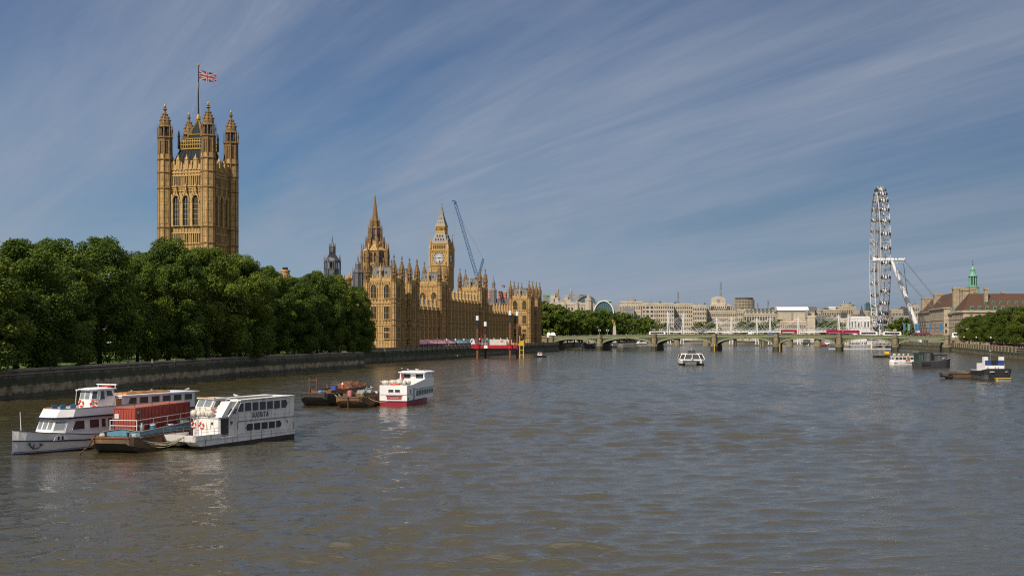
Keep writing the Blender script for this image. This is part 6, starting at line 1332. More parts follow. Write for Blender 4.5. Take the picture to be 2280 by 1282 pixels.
# white curved roof theatre
D=1420; th=far_block('theatre','wide pale hall with a curved shiny white roof','x' and 1733,1799,692.5,D,40,CREAM,0,2,plant=False) if False else far_block('theatre','wide pale hall with a curved shiny white roof',1733,1812,692.5,D,40,CREAM,0,2,plant=False)
f=lambda u:(u-1772.5)*D/FPX; g=lambda v:Z(v,D)-4.6
mb=MB(); x0,x1=f(1733),f(1813); h=g(681.5)-g(692.5); mb.extx([(-1.5,g(692.5)+0.9),(0,g(689)),(5,g(684.5)),(14,g(682)),(26,g(682)),(36,g(685.5)),(41,g(692))],x0-1,x1-7,0); mb.extx([(-1,g(692.5)+0.5),(0.5,g(689)-0.4),(5,g(685)),(14,g(682.6)),(26,g(682.6)),(36,g(686)),(41,g(692))],x1-7,x1+3,1); mb.build('roof',[WHR,DARKB],th)
mb=MB(); mb.box(x0,-0.6,g(693.5),x1,-0.1,g(690.8),0); mb.box(f(1762),-0.5,0,f(1766),-0.02,g(694),0); mb.box(f(1792),-1.5,0,f(1799),1,g(690),0); mb.build('fascia',[GREYB],th)
gb=far_block('office_block','pale blank-walled block with a glassy side right of the theatre',1798,1815,704,1330,22,CREAM,0,1); far_block('glass_block','grey-green glazed block right of the blank-walled block',1815,1838,703,1335,22,M('grey_green_glazing',(0.22,0.24,0.22),(0.16,0.18,0.17),0.3,rough=0.3),6,8,wf=(0.8,0.7),plant=False); far_block('office_block','buff glazed block rising behind the blank-walled block',1797,1826,690,1450,22,BUFF,3,8,plant=False)
bw=far_block('brick_terrace','low terrace with red-orange brick and white bands below the theatre',1738,1798,716,1350,16,CREAM,3,14,plant=False); roofpyr(bw,-15,0.3,15,15,Z(716,1350)-4.6,Z(713,1350)-4.6,1,4,BRICKR)
for i,(u0,u1,v,D,dp,mt,rw_,cl_,lab) in enumerate(((1833,1870,690,1600,30,BUFF,6,10,'buff stone block with many windows left of the great wheel'),(1845,1862,684,1900,20,WHR,1,3,'small white rooftop block above the buff stone block'),(1866,1905,683,1850,30,BUFF,4,10,'broad buff block with a flat raised centre'),(1874,1896,678,1900,20,BUFF,2,5,'topmost flat block of the raised buff group'),(1862,1885,697,1650,20,DARKB,2,6,'dark slate block below the flat raised centre'),(1900,1935,693,1800,30,BUFF,5,8,'buff block touching the left rim of the great wheel'),(1837,1868,707,1400,20,GREYB,3,10,'low grey roofs behind the right masts'),(1868,1895,710,1380,20,CREAM,3,8,'low cream terrace between the right masts'),(1895,1936,706,1340,20,WHR,2,6,'low white metal shed left of the great wheel\'s foot'),(1928,1940,676,2000,20,TEALG,0,0,'dark teal glass tower grazing the wheel\'s left rim'),(1985,2010,690,1500,26,BUFF,5,8,'buff block seen through the great wheel\'s right rim'),(2006,2034,686,1600,26,DARKB,4,8,'dark block right of the great wheel'),(2032,2046,680,1700,30,BUFF,6,4,'narrow brown tower left of the pale hall'),(1990,2030,704,1350,20,GREYB,3,10,'low grey block right of the great wheel\'s foot'),(1938,1985,694,1700,24,BUFF,4,10,'buff roofs seen through the middle of the great wheel'))):
    far_block('city_block',lab,u0,u1,v,D,dp,mt,rw_,cl_,plant=(i%3!=1))
c=W(1914,700,1800); sp_=thing('church_steeple','thin dark church steeple left of the great wheel','steeple',(c.x,1790,4.6),0); mb=MB(); z=Z(692,1790)-4.6; mb.box(-2,-2,0,2,2,z,0); mb.lathe([(2.2,z),(1.0,z+4),(0.1,z+9)],0,0,8,0); mb.build('tower_and_spire',DARKB,sp_)
# ------------------------------------------------------------------ twin footbridges on white masts
D0=1120; jb=thing('footbridge','long footbridge hung on white cables from leaning white masts','bridge',(0,0,0))
A=Vector((X(1470,1180),1180,0)); B=Vector((X(1962,1075),1075,0)); jd=(B-A).normalized(); dz=Z(738.5,1120)
def JP(u,dy=0):
    k=(u-1140)/FPX; s=(A.y*k-A.x)/(jd.x-jd.y*k); return A+jd*s+Vector((-jd.y,jd.x,0))*dy
mb=MB(); 
for y in (0,18): 
    a,b=A+Vector((0,y,0)),B+Vector((0,y,0)); mb.beam((*a[:2],dz),(*b[:2],dz),4.6,0.9,0); mb.beam((a.x,a.y-2.2,dz+1.5),(b.x,b.y-2.2,dz+1.5),0.15,0.2,0)
mb.build('deck',WHITE,jb)
mb=MB(); L=(B-A).length
for k in range(int(L/3.0)): p=A+jd*(k*3.0)+Vector((0,-2.2,0)); mb.cbox(p.x,p.y,dz+0.4,0.16,0.16,1.1,0)
mb.build('railing',WHITE,jb)
masts=[(1489,694,1493),(1524,697,1521),(1598,708,1600.5),(1630.5,706,1630),(1687,708,1688),(1717,706,1716.5),(1779,707,1781),(1869,703,1870),(1891,704,1887),(1922,712,1922)]
for (ut,vt,ub) in masts:
    b=JP(ub,-3); tp=JP(ut,-3); zt=Z(vt,tp.y); mb=MB()
    for s_ in (-0.9,0.9): mb.tube((b.x+s_*1.4,b.y,2),(tp.x+s_*0.25,tp.y,zt-1),0.5,8,0,0.3)
    mb.tube((tp.x,tp.y,zt-1.2),(tp.x,tp.y,zt+1.4),0.35,6,0,0.1); mb.build('mast',WHT,jb)
    for k in range(-5,6):
        if k==0: continue
        q=JP(ub)+jd*(k*5.0); mb=MB(); mb.tube((tp.x,tp.y,zt-0.5),(q.x,q.y-2,dz+0.5),0.085,3); mb.build('cable',WHT,jb)
rb=thing('railway_bridge','low white lattice railway bridge on round brick piers behind the masts','bridge',(0,0,0))
mb=MB(); a,b=A+Vector((0,9,0)),B+Vector((0,9,0)); mb.beam((*a[:2],dz+0.3),(*b[:2],dz+0.3),1.2,0.8,0); mb.beam((*a[:2],dz+3.4),(*b[:2],dz+3.4),0.8,0.4,0)
for k in range(int(L/3.4)):
    p=a+jd*(k*3.4); q=p+jd*3.4; mb.beam((*p[:2],dz+0.5),(*q[:2],dz+3.3),0.28,0.28,0); mb.beam((*p[:2],dz+3.3),(*q[:2],dz+0.5),0.28,0.28,0)
mb.build('lattice_girder',STEEL,rb)
for u in (1500,1565,1626,1690,1752,1815,1880,1940):
    p=JP(u,9); mb=MB(); mb.lathe([(3.4,-3),(3.2,6),(3.5,6.2),(3.5,7),(2.6,7.2),(2.6,dz)],p.x,p.y,14,0); mb.build('pier',PIERS,rb)
# ------------------------------------------------------------------ boats
BWHITE=M('weathered_white_boat_paint',(0.74,0.73,0.72),(0.62,0.60,0.58),0.7,rough=0.42,rust=(0.24,0.13,0.06),rustamt=0.44,rscale=1.1,streak=True)
BWCLEAN=M('white_boat_paint',(0.78,0.77,0.78),(0.68,0.67,0.68),0.5,rough=0.38,rust=(0.35,0.28,0.2),rustamt=0.0,streak=True)
BOOT=M('black_boot_topping',(0.022,0.022,0.02),(0.045,0.04,0.025),1.5,rough=0.7); NAVY=M('navy_trim',(0.018,0.02,0.035),rough=0.5)
OLDRUST=M('rusty_lighter_plate',(0.075,0.055,0.04),(0.15,0.08,0.04),0.7,rough=0.85,bump=0.03,rust=(0.26,0.12,0.035),rustamt=0.5,rscale=0.5); OLDBLK=M('black_lighter_plate',(0.018,0.018,0.02),(0.035,0.032,0.03),0.7,rough=0.6,bump=0.02,rust=(0.09,0.05,0.03),rustamt=0.2)
RUSTO=M('orange_rust',(0.20,0.075,0.03),(0.10,0.042,0.024),0.9,rough=0.9,bump=0.05,fine=0.5); MOSS=M('mossy_deck',(0.10,0.095,0.05),(0.15,0.12,0.07),0.8,rough=0.9,fine=0.4); BLUEP=M('faded_blue_paint',(0.10,0.25,0.36),(0.07,0.18,0.28),0.8,rough=0.55,rust=(0.10,0.06,0.04),rustamt=0.25)
CONT=M('container_red_paint',(0.34,0.055,0.035),(0.27,0.04,0.028),0.6,rough=0.6,rust=(0.40,0.30,0.28),rustamt=0.05,rscale=2.0,streak=True); CONTTOP=M('container_faded_roof',(0.34,0.14,0.10),(0.28,0.10,0.075),0.6,rough=0.8,fine=0.3)
ORNG=M('lifebuoy_orange',(0.62,0.07,0.03),rough=0.5); TIMB=M('orange_timber',(0.46,0.22,0.08),(0.36,0.16,0.06),0.9,rough=0.7); ROPE=M('yellowish_rope',(0.33,0.29,0.14),(0.22,0.2,0.1),3,rough=0.9); ROPEW=M('pale_rope',(0.45,0.42,0.36),rough=0.9); CHAIN=M('rusty_chain',(0.14,0.055,0.035),(0.08,0.04,0.03),3,rough=0.9); REDH=M('dark_red_hull_paint',(0.30,0.012,0.03),(0.24,0.01,0.026),0.6,rough=0.4); REDB=M('red_banner',(0.48,0.05,0.045),rough=0.6); RAFTW=M('cream_raft_canister',(0.62,0.58,0.5),(0.5,0.46,0.38),1.5,rough=0.5,fine=0.3); TAR=M('blue_tarpaulin',(0.04,0.2,0.36),(0.03,0.14,0.28),1.5,rough=0.6); WRAP=M('grey_plastic_wrap',(0.26,0.30,0.33),(0.16,0.19,0.22),1.8,rough=0.4,bump=0.05); PINKB=M('faded_pink_plastic',(0.5,0.16,0.18),rough=0.6)
GLB=M('boat_window_glass',(0.05,0.055,0.06),(0.025,0.028,0.03),1.2,rough=0.08,spec=0.8); GLP=M('pale_reflecting_windscreen',(0.22,0.25,0.26),(0.14,0.16,0.17),1.2,rough=0.1,spec=0.8)
BUOY=MB(); BUOY.torus((0,0,0),(0,1,0),0.30,0.085,32,8,[0,0,0,1]*4); BUOY=BUOY.mesh('lifebuoy',[ORNG,WHITE],True)
def buoy(root,p,a,label):
    T=Matrix.Translation(root.location)@Matrix.Rotation(root.rotation_euler.z,4,'Z'); q=onto(root,p); o=link('lifebuoy',BUOY,None,q,root.rotation_euler.z+a); return tag(o,label,'lifebuoy','lifebuoys on the moored boats')
RAFT=MB(); RAFT.T=Matrix.Rotation(PI/2,4,'Y'); RAFT.lathe([(0.05,-0.66),(0.24,-0.6),(0.345,-0.46),(0.36,-0.1),(0.38,-0.08),(0.38,0.08),(0.36,0.1),(0.345,0.46),(0.24,0.6),(0.05,0.66)],0,0,18,0); RAFT.T=None
for x in (-0.32,0.32): RAFT.torus((x,0,0),(1,0,0),0.37,0.025,18,5,1)
RAFT.box(-0.5,-0.3,-0.42,-0.3,0.3,-0.25,1); RAFT.box(0.3,-0.3,-0.42,0.5,0.3,-0.25,1); RAFT=RAFT.mesh('liferaft_canister',[RAFTW,STEEL],True)
def onto(root,p): return (Matrix.Translation(root.location)@Matrix.Rotation(root.rotation_euler.z,4,'Z')@Matrix.Diagonal((*root.scale,1)))@Vector(p)
def raft(root,p,a,label): return tag(link('liferaft_canister',RAFT,None,onto(root,p),root.rotation_euler.z+a),label,'life raft','life raft canisters on the moored boats')
def loft(mb,secs,ms,cap0=True,cap1=True,top=None):
    """join cross sections (lists of points, keel to rail on one side and back down the other)"""
    k=len(secs[0]); vs=[p for s_ in secs for p in s_]; fs=[];mm=[]
    for i in range(len(secs)-1):
        for j in range(k-1): fs.append((i*k+j,(i+1)*k+j,(i+1)*k+j+1,i*k+j+1)); mm.append(ms[j])
        fs.append((i*k+k-1,(i+1)*k+k-1,(i+1)*k,i*k)); mm.append(ms[k-1])
    if cap0: fs.append(tuple(range(k))); mm.append(ms[0])
    if cap1: fs.append(tuple(reversed(range((len(secs)-1)*k,len(secs)*k)))); mm.append(ms[0])
    return mb.add(vs,fs,mm)
def hull(mb,st,ms,y0=0):
    """stations (x, half beam at rail, half beam at waterline, rail z, knuckle z): bottom, boot, side, deck"""
    secs=[]
    for (x,br_,bw,zr,zk) in st:
        bk=bw+(br_-bw)*max(0.0,min(1.0,(zk+0.05)/(zr+0.05))); b0=bw*0.9
        secs.append([(x,y0+b0,-0.5),(x,y0+bw,0.12),(x,y0+bk,zk),(x,y0+br_,zr),(x,y0-br_,zr),(x,y0-bk,zk),(x,y0-bw,0.12),(x,y0-b0,-0.5)])
    return loft(mb,secs,ms)
def droop(a,b,sag,n=10): return [Vector(a).lerp(Vector(b),i/n)+Vector((0,0,-sag*4*(i/n)*(1-i/n))) for i in range(n+1)]
def text(par,s_,loc,rot,size,mat,shear=0.0,name='lettering',xs=1.0,ext=0.008):
    cu=bpy.data.curves.new(name,'FONT'); cu.body=s_; cu.size=size; cu.shear=shear; cu.extrude=ext; cu.align_x='CENTER'; cu.align_y='CENTER'; cu.materials.append(mat); cu.offset=0.008; cu.space_character=1.16
    
    tmp=bpy.data.objects.new(name+'_curve',cu); COL.objects.link(tmp); dg=bpy.context.evaluated_depsgraph_get(); dg.update(); me=bpy.data.meshes.new_from_object(tmp.evaluated_get(dg)); bpy.data.objects.remove(tmp)
    o=bpy.data.objects.new(name,me); COL.objects.link(o); o.parent=par; o.location=loc; o.rotation_euler=rot; o.scale=(xs,1,1); return o
def pane(par,pts,nrm,mat=None,fr=None,name='window'):
    """one glazed opening: a thin pane with a raised rim"""
    mb=MB(); P=[Vector(p) for p in pts]; n_=Vector(nrm).normalized()*0.02; c=sum(P,Vector())/len(P)
    mb.plate(P,0.01); mb.v=[tuple(Vector(v)+n_) for v in mb.v]
    for a,b in zip(P,P[1:]+P[:1]): mb.tube(a+n_,b+n_,0.03,4,1)
    return mb.build(name,[mat or GLB,fr or WHITE],par)
# ---- white two-decked boat with its name on the side
su=thing('passenger_boat','weathered white two-decked boat with dark lettering on its side, nearest the camera','boat',(-32.3,123.7,0),R(61)); su.scale=(1,0.9,1)
mb=MB()
for (ya,yb) in ((0.0,1.7),(3.3,5.0)):
    pts=[(-0.7,0.74),(0.55,-0.6),(15.0,-0.6),(15.1,0.95),(-0.7,0.95)]; mb.ext([(-0.5,0.55),(-0.1,0.30),(-0.1,0.299),(15.05,0.55),(15.08,0.95),(-0.7,0.95)],ya,yb,0); mb.ext([(-0.1,0.297),(0.75,-0.6),(15.0,-0.6),(15.05,0.548)],ya+0.01,yb-0.01,1)
mb.box(0.3,1.7,0.6,15,3.3,0.94,0)
for (z,h_) in ((0.96,0.09),): mb.box(-0.72,-0.07,z-0.05,15.15,5.07,z+h_,2)
mb.box(3,-0.05,1.22,15.0,-0.0,1.26,2)
mb.build('hull',[BWHITE,BOOT,BWHITE],su)
mb=MB(); mb.plate([(-0.78,5.02,0.80),(-0.78,-0.02,0.80),(-0.95,-0.02,1.45),(-0.95,5.02,1.45)],0.06,0); mb.plate([(-0.78,-0.05,0.97),(2.9,-0.05,0.97),(2.9,-0.05,1.45),(-0.95,-0.05,1.45)],0.06,0); mb.plate([(2.9,5.05,0.97),(-0.78,5.05,0.97),(-0.95,5.05,1.45),(2.9,5.05,1.45)],0.06,0); mb.build('bulwark',BWHITE,su)
mb=MB(); mb.poly([(2.6,1.9),(2.95,0.4),(5.5,0.35),(5.5,4.65),(2.95,4.6),(2.6,3.1)],1.055,3.05,0); mb.poly([(2.5,1.9),(2.85,0.3),(5.5,0.25),(5.5,4.75),(2.85,4.7),(2.5,3.1)],3.05,3.12,0); mb.build('deckhouse',BWHITE,su)
mb=MB(); mb.box(5.5,0.04,1.055,14.9,4.96,3.0,0); mb.ext([(5.35,3.0),(14.95,3.0),(15.0,4.86),(6.2,4.70),(5.35,3.2)],0.02,4.98,0); mb.box(5.5,-0.02,2.52,14.95,0.02,2.57,1); mb.box(5.5,-0.02,1.7,5.54,0.02,2.57,1)
mb.box(5.9,-0.05,4.72,15.08,5.05,4.76,0); mb.build('superstructure',[BWHITE,NAVY],su)
mb=MB(); mb.ext([(5.95,4.765),(15.1,4.90),(15.1,4.96),(5.95,4.85)],-0.06,5.06,0); mb.box(7,1.2,4.88,12.5,1.5,5.05,1); mb.box(6.6,2.2,4.88,13.5,2.45,5.0,1); mb.build('roof',[BWHITE,STEEL],su)
pane(su,[(5.35,0.0,3.55),(6.45,0.0,3.55),(6.45,0.0,4.52),(5.95,0.0,4.50)],(0,-1,0))
for k in range(5): x=6.62+k*1.2; pane(su,[(x,0,3.56),(x+1.05,0,3.56+0.01*k),(x+1.05,0,4.53),(x,0,4.52)],(0,-1,0))
pane(su,[(12.65,0,3.6),(13.5,0,3.6),(13.8,0,4.05),(13.55,0,4.55),(12.65,0,4.54)],(0,-1,0))
pane(su,[(6.75,0.02,1.82),(7.0,0.02,1.42),(7.95,0.02,1.42),(7.95,0.02,2.22),(7.05,0.02,2.22)],(0,-1,0),DARK)
for k in range(3): x=8.1+k*1.22; pane(su,[(x,0.02,1.43),(x+1.08,0.02,1.43),(x+1.08,0.02,2.23),(x,0.02,2.23)],(0,-1,0),DARK)
pane(su,[(11.78,0.02,1.45),(12.55,0.02,1.45),(12.8,0.02,1.85),(12.5,0.02,2.25),(11.78,0.02,2.25)],(0,-1,0),DARK)
pane(su,[(13.7,0.02,1.9),(13.9,0.02,1.9),(13.9,0.02,2.2),(13.7,0.02,2.2)],(0,-1,0),DARK)
pane(su,[(3.95,0.22,3.35),(5.25,0.10,3.35),(5.75,0.10,4.0),(4.6,0.22,4.0)],(0,-1,0))
mb=MB(); mb.ext([(3.2,3.12),(5.9,3.12),(5.9,4.72),(4.55,4.72)],0.2,1.7,0); mb.beam((4.2,0.08,3.1),(5.75,0.08,4.75),0.12,0.2,0); mb.build('saloon_front',BWHITE,su)
pane(su,[(3.62,1.72,3.5),(3.62,0.35,3.5),(4.2,0.35,4.15),(4.2,1.72,4.15)],(-0.75,0,0.66))
mb=MB(); mb.ext([(3.2,3.12),(5.6,3.12),(5.6,5.0),(3.75,5.0),(3.15,4.1)],1.8,4.3,0); mb.box(3.5,1.65,5.0,5.9,4.45,5.08,0); mb.box(3.55,1.7,5.08,3.75,4.4,5.16,1); mb.build('wheelhouse',[BWHITE,TIMB],su)
for ya,yb in ((1.95,3.0),(3.1,4.15)): pane(su,[(3.19,yb,4.15),(3.19,ya,4.15),(3.68,ya,4.92),(3.68,yb,4.92)],(-0.85,0,0.5),GLP)
pane(su,[(3.45,1.78,4.1),(5.2,1.78,4.1),(5.35,1.78,4.9),(3.9,1.78,4.9)],(0,-1,0))
d=MB(); d.box(3.15,0.30,1.06,4.4,0.345,2.95,0); d.box(3.1,0.28,1.0,3.15,0.40,3.0,1); d.box(4.4,0.28,1.0,4.45,0.40,3.0,1); dd=d.build('door',[DARK,BWHITE],su); d=MB(); d.tube((4.2,0.28,1.95),(4.2,0.28,2.15),0.03,6); d.build('handle',GILT,dd)
d=MB(); d.box(2.75,4.35,1.06,2.9,4.6,2.9,0); d.build('door',DARK,su)
for (x,y) in ((2.78,1.2),(4.9,0.33)): d=MB(); d.torus((x,y,2.45),(-0.95,-0.3,0) if x<3 else (0,-1,0),0.16,0.03,16,5,0); d.T=Matrix.Translation((x,y,2.45))@Matrix.Rotation(R(-75) if x<3 else 0,4,'Z'); d.ext([(0.15*math.cos(2*PI*i/12),0.15*math.sin(2*PI*i/12)) for i in range(12)],-0.02,0.02,1); d.build('porthole',[STEEL,GLB],su)
mb=MB(); 
for y in (3.2,3.5): mb.tube((2.58,y,1.1),(2.53,y,3.2),0.018,5)
for k in range(9): mb.tube((2.56,3.2,1.25+k*0.22),(2.56,3.5,1.25+k*0.22),0.014,4)
mb.build('ladder',STEEL,su)
mb=MB()
for z in (1.75,2.05): mb.tube((-0.9,0.05,z),(3.0,0.05,z),0.018,5); mb.tube((-0.9,4.95,z),(3,4.95,z),0.018,5)
for k in range(5): mb.tube((-0.9+k*0.97,0.05,1.4),(-0.9+k*0.97,0.05,2.05),0.02,5); mb.tube((-0.9+k*0.97,4.95,1.4),(-0.9+k*0.97,4.95,2.05),0.02,5)
mb.build('rail',STEEL,su)
text(su,'SUERITA',(9.15,-0.03,3.08),(R(90),0,R(0)),0.80,NAVY,0.18,'lettering',0.80)
mb=MB(); mb.path(droop((-0.95,1.6,1.35),(-4.6,4.6,1.4),0.75),0.05,6); mb.path(droop((-0.95,1.6,1.35),(-4.2,4.3,0.9),0.8),0.04,6); mb.build('mooring_rope',ROPE,su)
mb=MB(); mb.tube((14.9,0.0,0.9),(14.9,0.0,1.9),0.03,5); mb.tube((15.1,2.5,0.9),(15.1,2.5,2.0),0.03,5)
for (x,y) in ((-0.3,0.7),(-0.3,4.3),(14.6,0.4)): mb.lathe([(0.12,0.95),(0.1,1.3),(0.15,1.32),(0.15,1.4)],x,y,8)
mb.build('bollards_and_posts',STEEL,su)
raft(su,(2.95,4.0,3.5),R(6),'cream life raft canister leftmost below the lettered boat\'s wheelhouse'); raft(su,(3.0,2.95,3.45),R(-40),'middle cream life raft canister below the lettered boat\'s wheelhouse'); raft(su,(2.95,1.9,3.5),R(70),'cream life raft canister rightmost below the lettered boat\'s wheelhouse')
buoy(su,(2.72,4.1,2.25),-PI/2,'left one of two lifebuoys on the lettered boat\'s front wall'); buoy(su,(2.5,2.65,2.25),-PI/2,'right one of two lifebuoys on the lettered boat\'s front wall'); buoy(su,(3.35,1.62,3.55),R(-30),'red lifebuoy beside the lettered boat\'s wheelhouse')
# ---- white cruiser
wc_=thing('river_cruiser','white river cruiser with black trim, bow anchor and timber stacked on its roof','boat',(-49.0,118.7,0),R(65.2)); wc_.scale=(1.08,0.93,1)
mb=MB(); st=[(-1.0,0.04,0.02,2.5,1.42),(-0.5,0.42,0.04,2.42,1.37),(0.1,0.85,0.10,2.3,1.32),(1.4,1.5,0.7,2.1,1.22),(3.2,2.05,1.5,1.9,1.12),(6,2.3,2.1,1.6,1.0),(12,2.35,2.25,1.3,0.95),(20,2.3,2.2,1.35,0.98),(23,2.0,1.8,1.5,1.05)]
hull(mb,st,[1,0,0,0,0,0,1,1]); 
mb.build('hull',[BWCLEAN,M('red_boot_topping',(0.10,0.025,0.02),(0.05,0.02,0.018),1,rough=0.6)],wc_)
mb=MB()
for sg in (-1,1):
    for (a,b) in zip(st,st[1:]):
        bk=lambda s_: s_[2]+(s_[1]-s_[2])*((s_[4]+.05)/(s_[3]+.05))+0.03
        mb.beam((a[0],sg*bk(a),a[4]),(b[0],sg*bk(b),b[4]),0.10,0.12,0); mb.beam((a[0],sg*a[1],a[3]),(b[0],sg*b[1],b[3]),0.07,0.07,0)
        bw=lambda s_: s_[2]+0.03
        mb.beam((a[0],sg*bw(a),0.24),(b[0],sg*bw(b),0.24),0.04,0.12,1)
mb.build('rub_rail',[NAVY,BLUEP],wc_)
mb=MB(); mb.ext([(2.3,0.66),(4.0,0.66),(3.8,1.02),(3.55,1.12),(2.75,1.12),(2.5,1.02)],0,0.04,0); mb.ext([(2.75,0.7),(2.95,0.7),(2.95,1.05),(2.75,1.05)],-0.04,0,1); mb.ext([(3.2,0.7),(3.4,0.7),(3.4,1.05),(3.2,1.05)],-0.04,0,1)
mb.v=[(x,-1.93-(x-2.3)*0.10+y-0.06,z+0.55) for x,y,z in mb.v]; mb.build('mooring_port',[BWCLEAN,DARK],wc_)
mb=MB(); P=lambda x,z: Vector((x,-0.42-(x-0.3)*0.50-z*0.18-0.14,z)); mb.path([P(0.35,1.15),P(0.45,0.85),P(0.75,0.5),P(1.15,0.55),P(1.45,0.85)],0.07,6); mb.path([P(0.75,0.5),P(0.8,1.0)],0.06,6); mb.tube(P(1.25,0.95),P(1.6,0.85),0.1,5,0,0.03); mb.tube(P(0.2,0.95),P(0.5,1.1),0.05,5,0,0.1); mb.build('anchor',DARK,wc_)
mb=MB(); f=[(3.0,-1.2),(3.9,-2.05),(22,-2.1),(22,2.1),(3.9,2.05),(3.0,1.2)]
mb.poly([(2.7,-1.15),(3.7,-2.05),(22,-2.12),(22,2.12),(3.7,2.05),(2.7,1.15)],1.25,2.05,0)
lo=[(2.7,-1.15),(3.7,-2.05),(22,-2.12),(22,2.12),(3.7,2.05),(2.7,1.15)]; up=[(3.25,-1.1),(4.2,-1.95),(22,-2.05),(22,2.05),(4.2,1.95),(3.25,1.1)]
mb.add([(x,y,2.05) for x,y in lo]+[(x,y,3.3) for x,y in up],[(i,(i+1)%6,6+(i+1)%6,6+i) for i in range(6)]+[(11,10,9,8,7,6)][::-1],0)
mb.build('saloon',BWCLEAN,wc_)
mb=MB(); mb.poly([(2.75,-1.2),(3.9,-2.2),(22.3,-2.25),(22.3,2.25),(3.9,2.2),(2.75,1.2)],3.3,3.46,1); b1=[(3.2,-1.25),(4.6,-2.15),(13,-2.2),(13,2.2),(4.6,2.15),(3.2,1.25)]; b2=[(3.75,-1.25),(5.0,-2.05),(13,-2.15),(13,2.15),(5.0,2.05),(3.75,1.25)]
mb.add([(x,y,3.46) for x,y in b1]+[(x,y,4.3) for x,y in b2],[(i,(i+1)%6,6+(i+1)%6,6+i) for i in range(6)],0)
mb.add([(x+0.06*(1 if x<5 else 0),y*0.97,3.47) for x,y in b1]+[(x+0.06,y*0.97,4.3) for x,y in b2],[(6+i,6+(i+1)%6,(i+1)%6,i) for i in range(6)],0)
for i in range(6): a,b=b2[i],b2[(i+1)%6]; mb.beam((*a,4.31),(*b,4.31),0.1,0.05,2)
mb.box(4.2,-2.0,3.462,12.9,2.0,3.5,0); mb.build('upper_bulwark',[BWCLEAN,NAVY,TIMB],wc_)
nf=(-0.87,0,0.4)
for ya,yb in ((-1.05,-0.40),(-0.3,0.35),(0.45,1.05)): pane(wc_,[(2.78,yb,2.15),(2.78,ya,2.15),(3.16,ya,3.1),(3.16,yb,3.1)],nf,GLP)
def fpt(a,z): f_=(z-2.05)/1.25; p0=Vector((2.7,-1.15,0)).lerp(Vector((3.25,-1.1,0)),f_); p1=Vector((3.7,-2.05,0)).lerp(Vector((4.2,-1.95,0)),f_); q=p0.lerp(p1,a); return (q.x,q.y,z)
pane(wc_,[fpt(0.1,2.15),fpt(0.9,2.15),fpt(0.9,3.1),fpt(0.1,3.1)],(-0.6,-0.7,0.25),GLP)
sy=lambda z: -2.08+0.08*(z-2.05)/1.25-0.012
def spane(x0,x1,z0,z1,dx=0): pane(wc_,[(x0,sy(z0),z0),(x1,sy(z0),z0),(x1,sy(z1),z1),(x0+dx,sy(z1),z1)],(0,-1,0.06))
spane(4.5,6.1,2.12,3.05,0.45); spane(6.75,8.0,2.15,3.05); spane(8.3,8.9,2.15,3.05); spane(9.2,9.8,2.15,3.05)
for k in range(7): spane(10.6+k*1.6,11.8+k*1.6,2.15,3.05)
mb=MB(); w0=[(7.9,-0.8),(8.5,-1.3),(10.9,-1.3),(10.9,1.3),(8.5,1.3),(7.9,0.8)]; w1=[(8.15,-0.75),(8.7,-1.22),(10.7,-1.22),(10.7,1.22),(8.7,1.22),(8.15,0.75)]
mb.poly(w0,3.5,4.95,0); mb.add([(x,y,4.95) for x,y in w0]+[(x,y,6.05) for x,y in w1],[(i,(i+1)%6,6+(i+1)%6,6+i) for i in range(6)],0)
mb.poly([(7.75,-0.85),(8.4,-1.42),(11.0,-1.42),(11.0,1.42),(8.4,1.42),(7.75,0.85)],6.05,6.14,0); mb.frust((8.3,-1.1,10.7,1.1),6.14,(8.8,-0.8,10.4,0.8),6.24,0)
mb.beam((10.9,-1.3,6.1),(10.9,-1.3,6.5),0.06,0.06,0); mb.beam((10.9,1.3,6.1),(10.9,1.3,6.5),0.06,0.06,0); mb.tube((10.9,-1.5,6.5),(10.9,1.5,6.5),0.07,6); mb.lathe([(0.16,5.95),(0.16,6.1)],7.8,1.0,10,0); mb.box(10.2,-0.9,6.24,10.9,0.0,6.34,1)
mb.tube((7.8,1.35,3.6),(7.9,1.2,6.0),0.03,5); mb.build('wheelhouse',[BWCLEAN,ORNG],wc_)
for ya,yb in ((-0.7,0.0),(0.1,0.7)): pane(wc_,[(7.93,yb,5.05),(7.93,ya,5.05),(8.13,ya,5.93),(8.13,yb,5.93)],(-1,0,0.2),GLP)
pane(wc_,[(8.02,-0.92,5.05),(8.44,-1.27,5.05),(8.62,-1.18,5.93),(8.25,-0.86,5.93)],(-0.6,-0.75,0.1)); pane(wc_,[(8.75,-1.32,5.0),(9.45,-1.32,5.0),(9.45,-1.25,5.93),(8.95,-1.25,5.93)],(0,-1,0.06)); pane(wc_,[(9.65,-1.32,5.3),(10.6,-1.32,5.3),(10.4,-1.25,5.93),(9.65,-1.25,5.93)],(0,-1,0.06))
mb=MB(); mb.box(11.5,-2.0,3.5,22.2,2.0,5.2,0); mb.box(11.0,-2.2,5.2,22.8,2.2,5.32,0); mb.frust((10.2,-2.1,11.5,2.1),3.5,(11.2,-2.1,11.5,2.1),5.2,0); mb.build('aft_saloon',BWCLEAN,wc_)
for k in range(6): x=12.0+k*1.7; pane(wc_,[(x,-2.02,4.35),(x+1.25,-2.02,4.35),(x+1.25,-2.02,5.05),(x+(0.3 if k==0 else 0),-2.02,5.05)],(0,-1,0),M('see_through_brown_window',(0.09,0.075,0.045),(0.04,0.035,0.025),0.8,rough=0.15) if k==0 else bpy.data.materials['see_through_brown_window'])
d=MB(); d.box(10.25,-2.12,3.6,11.05,-2.06,5.05,0); d.build('door',TIMB,wc_)
mb=MB(); 
for k in range(9): mb.box(12.6+(k%3)*2.2,-1.2+(k//3)*0.75,5.325,14.7+(k%3)*2.2,-0.55+(k//3)*0.75,5.50+0.05*(k%2),0)
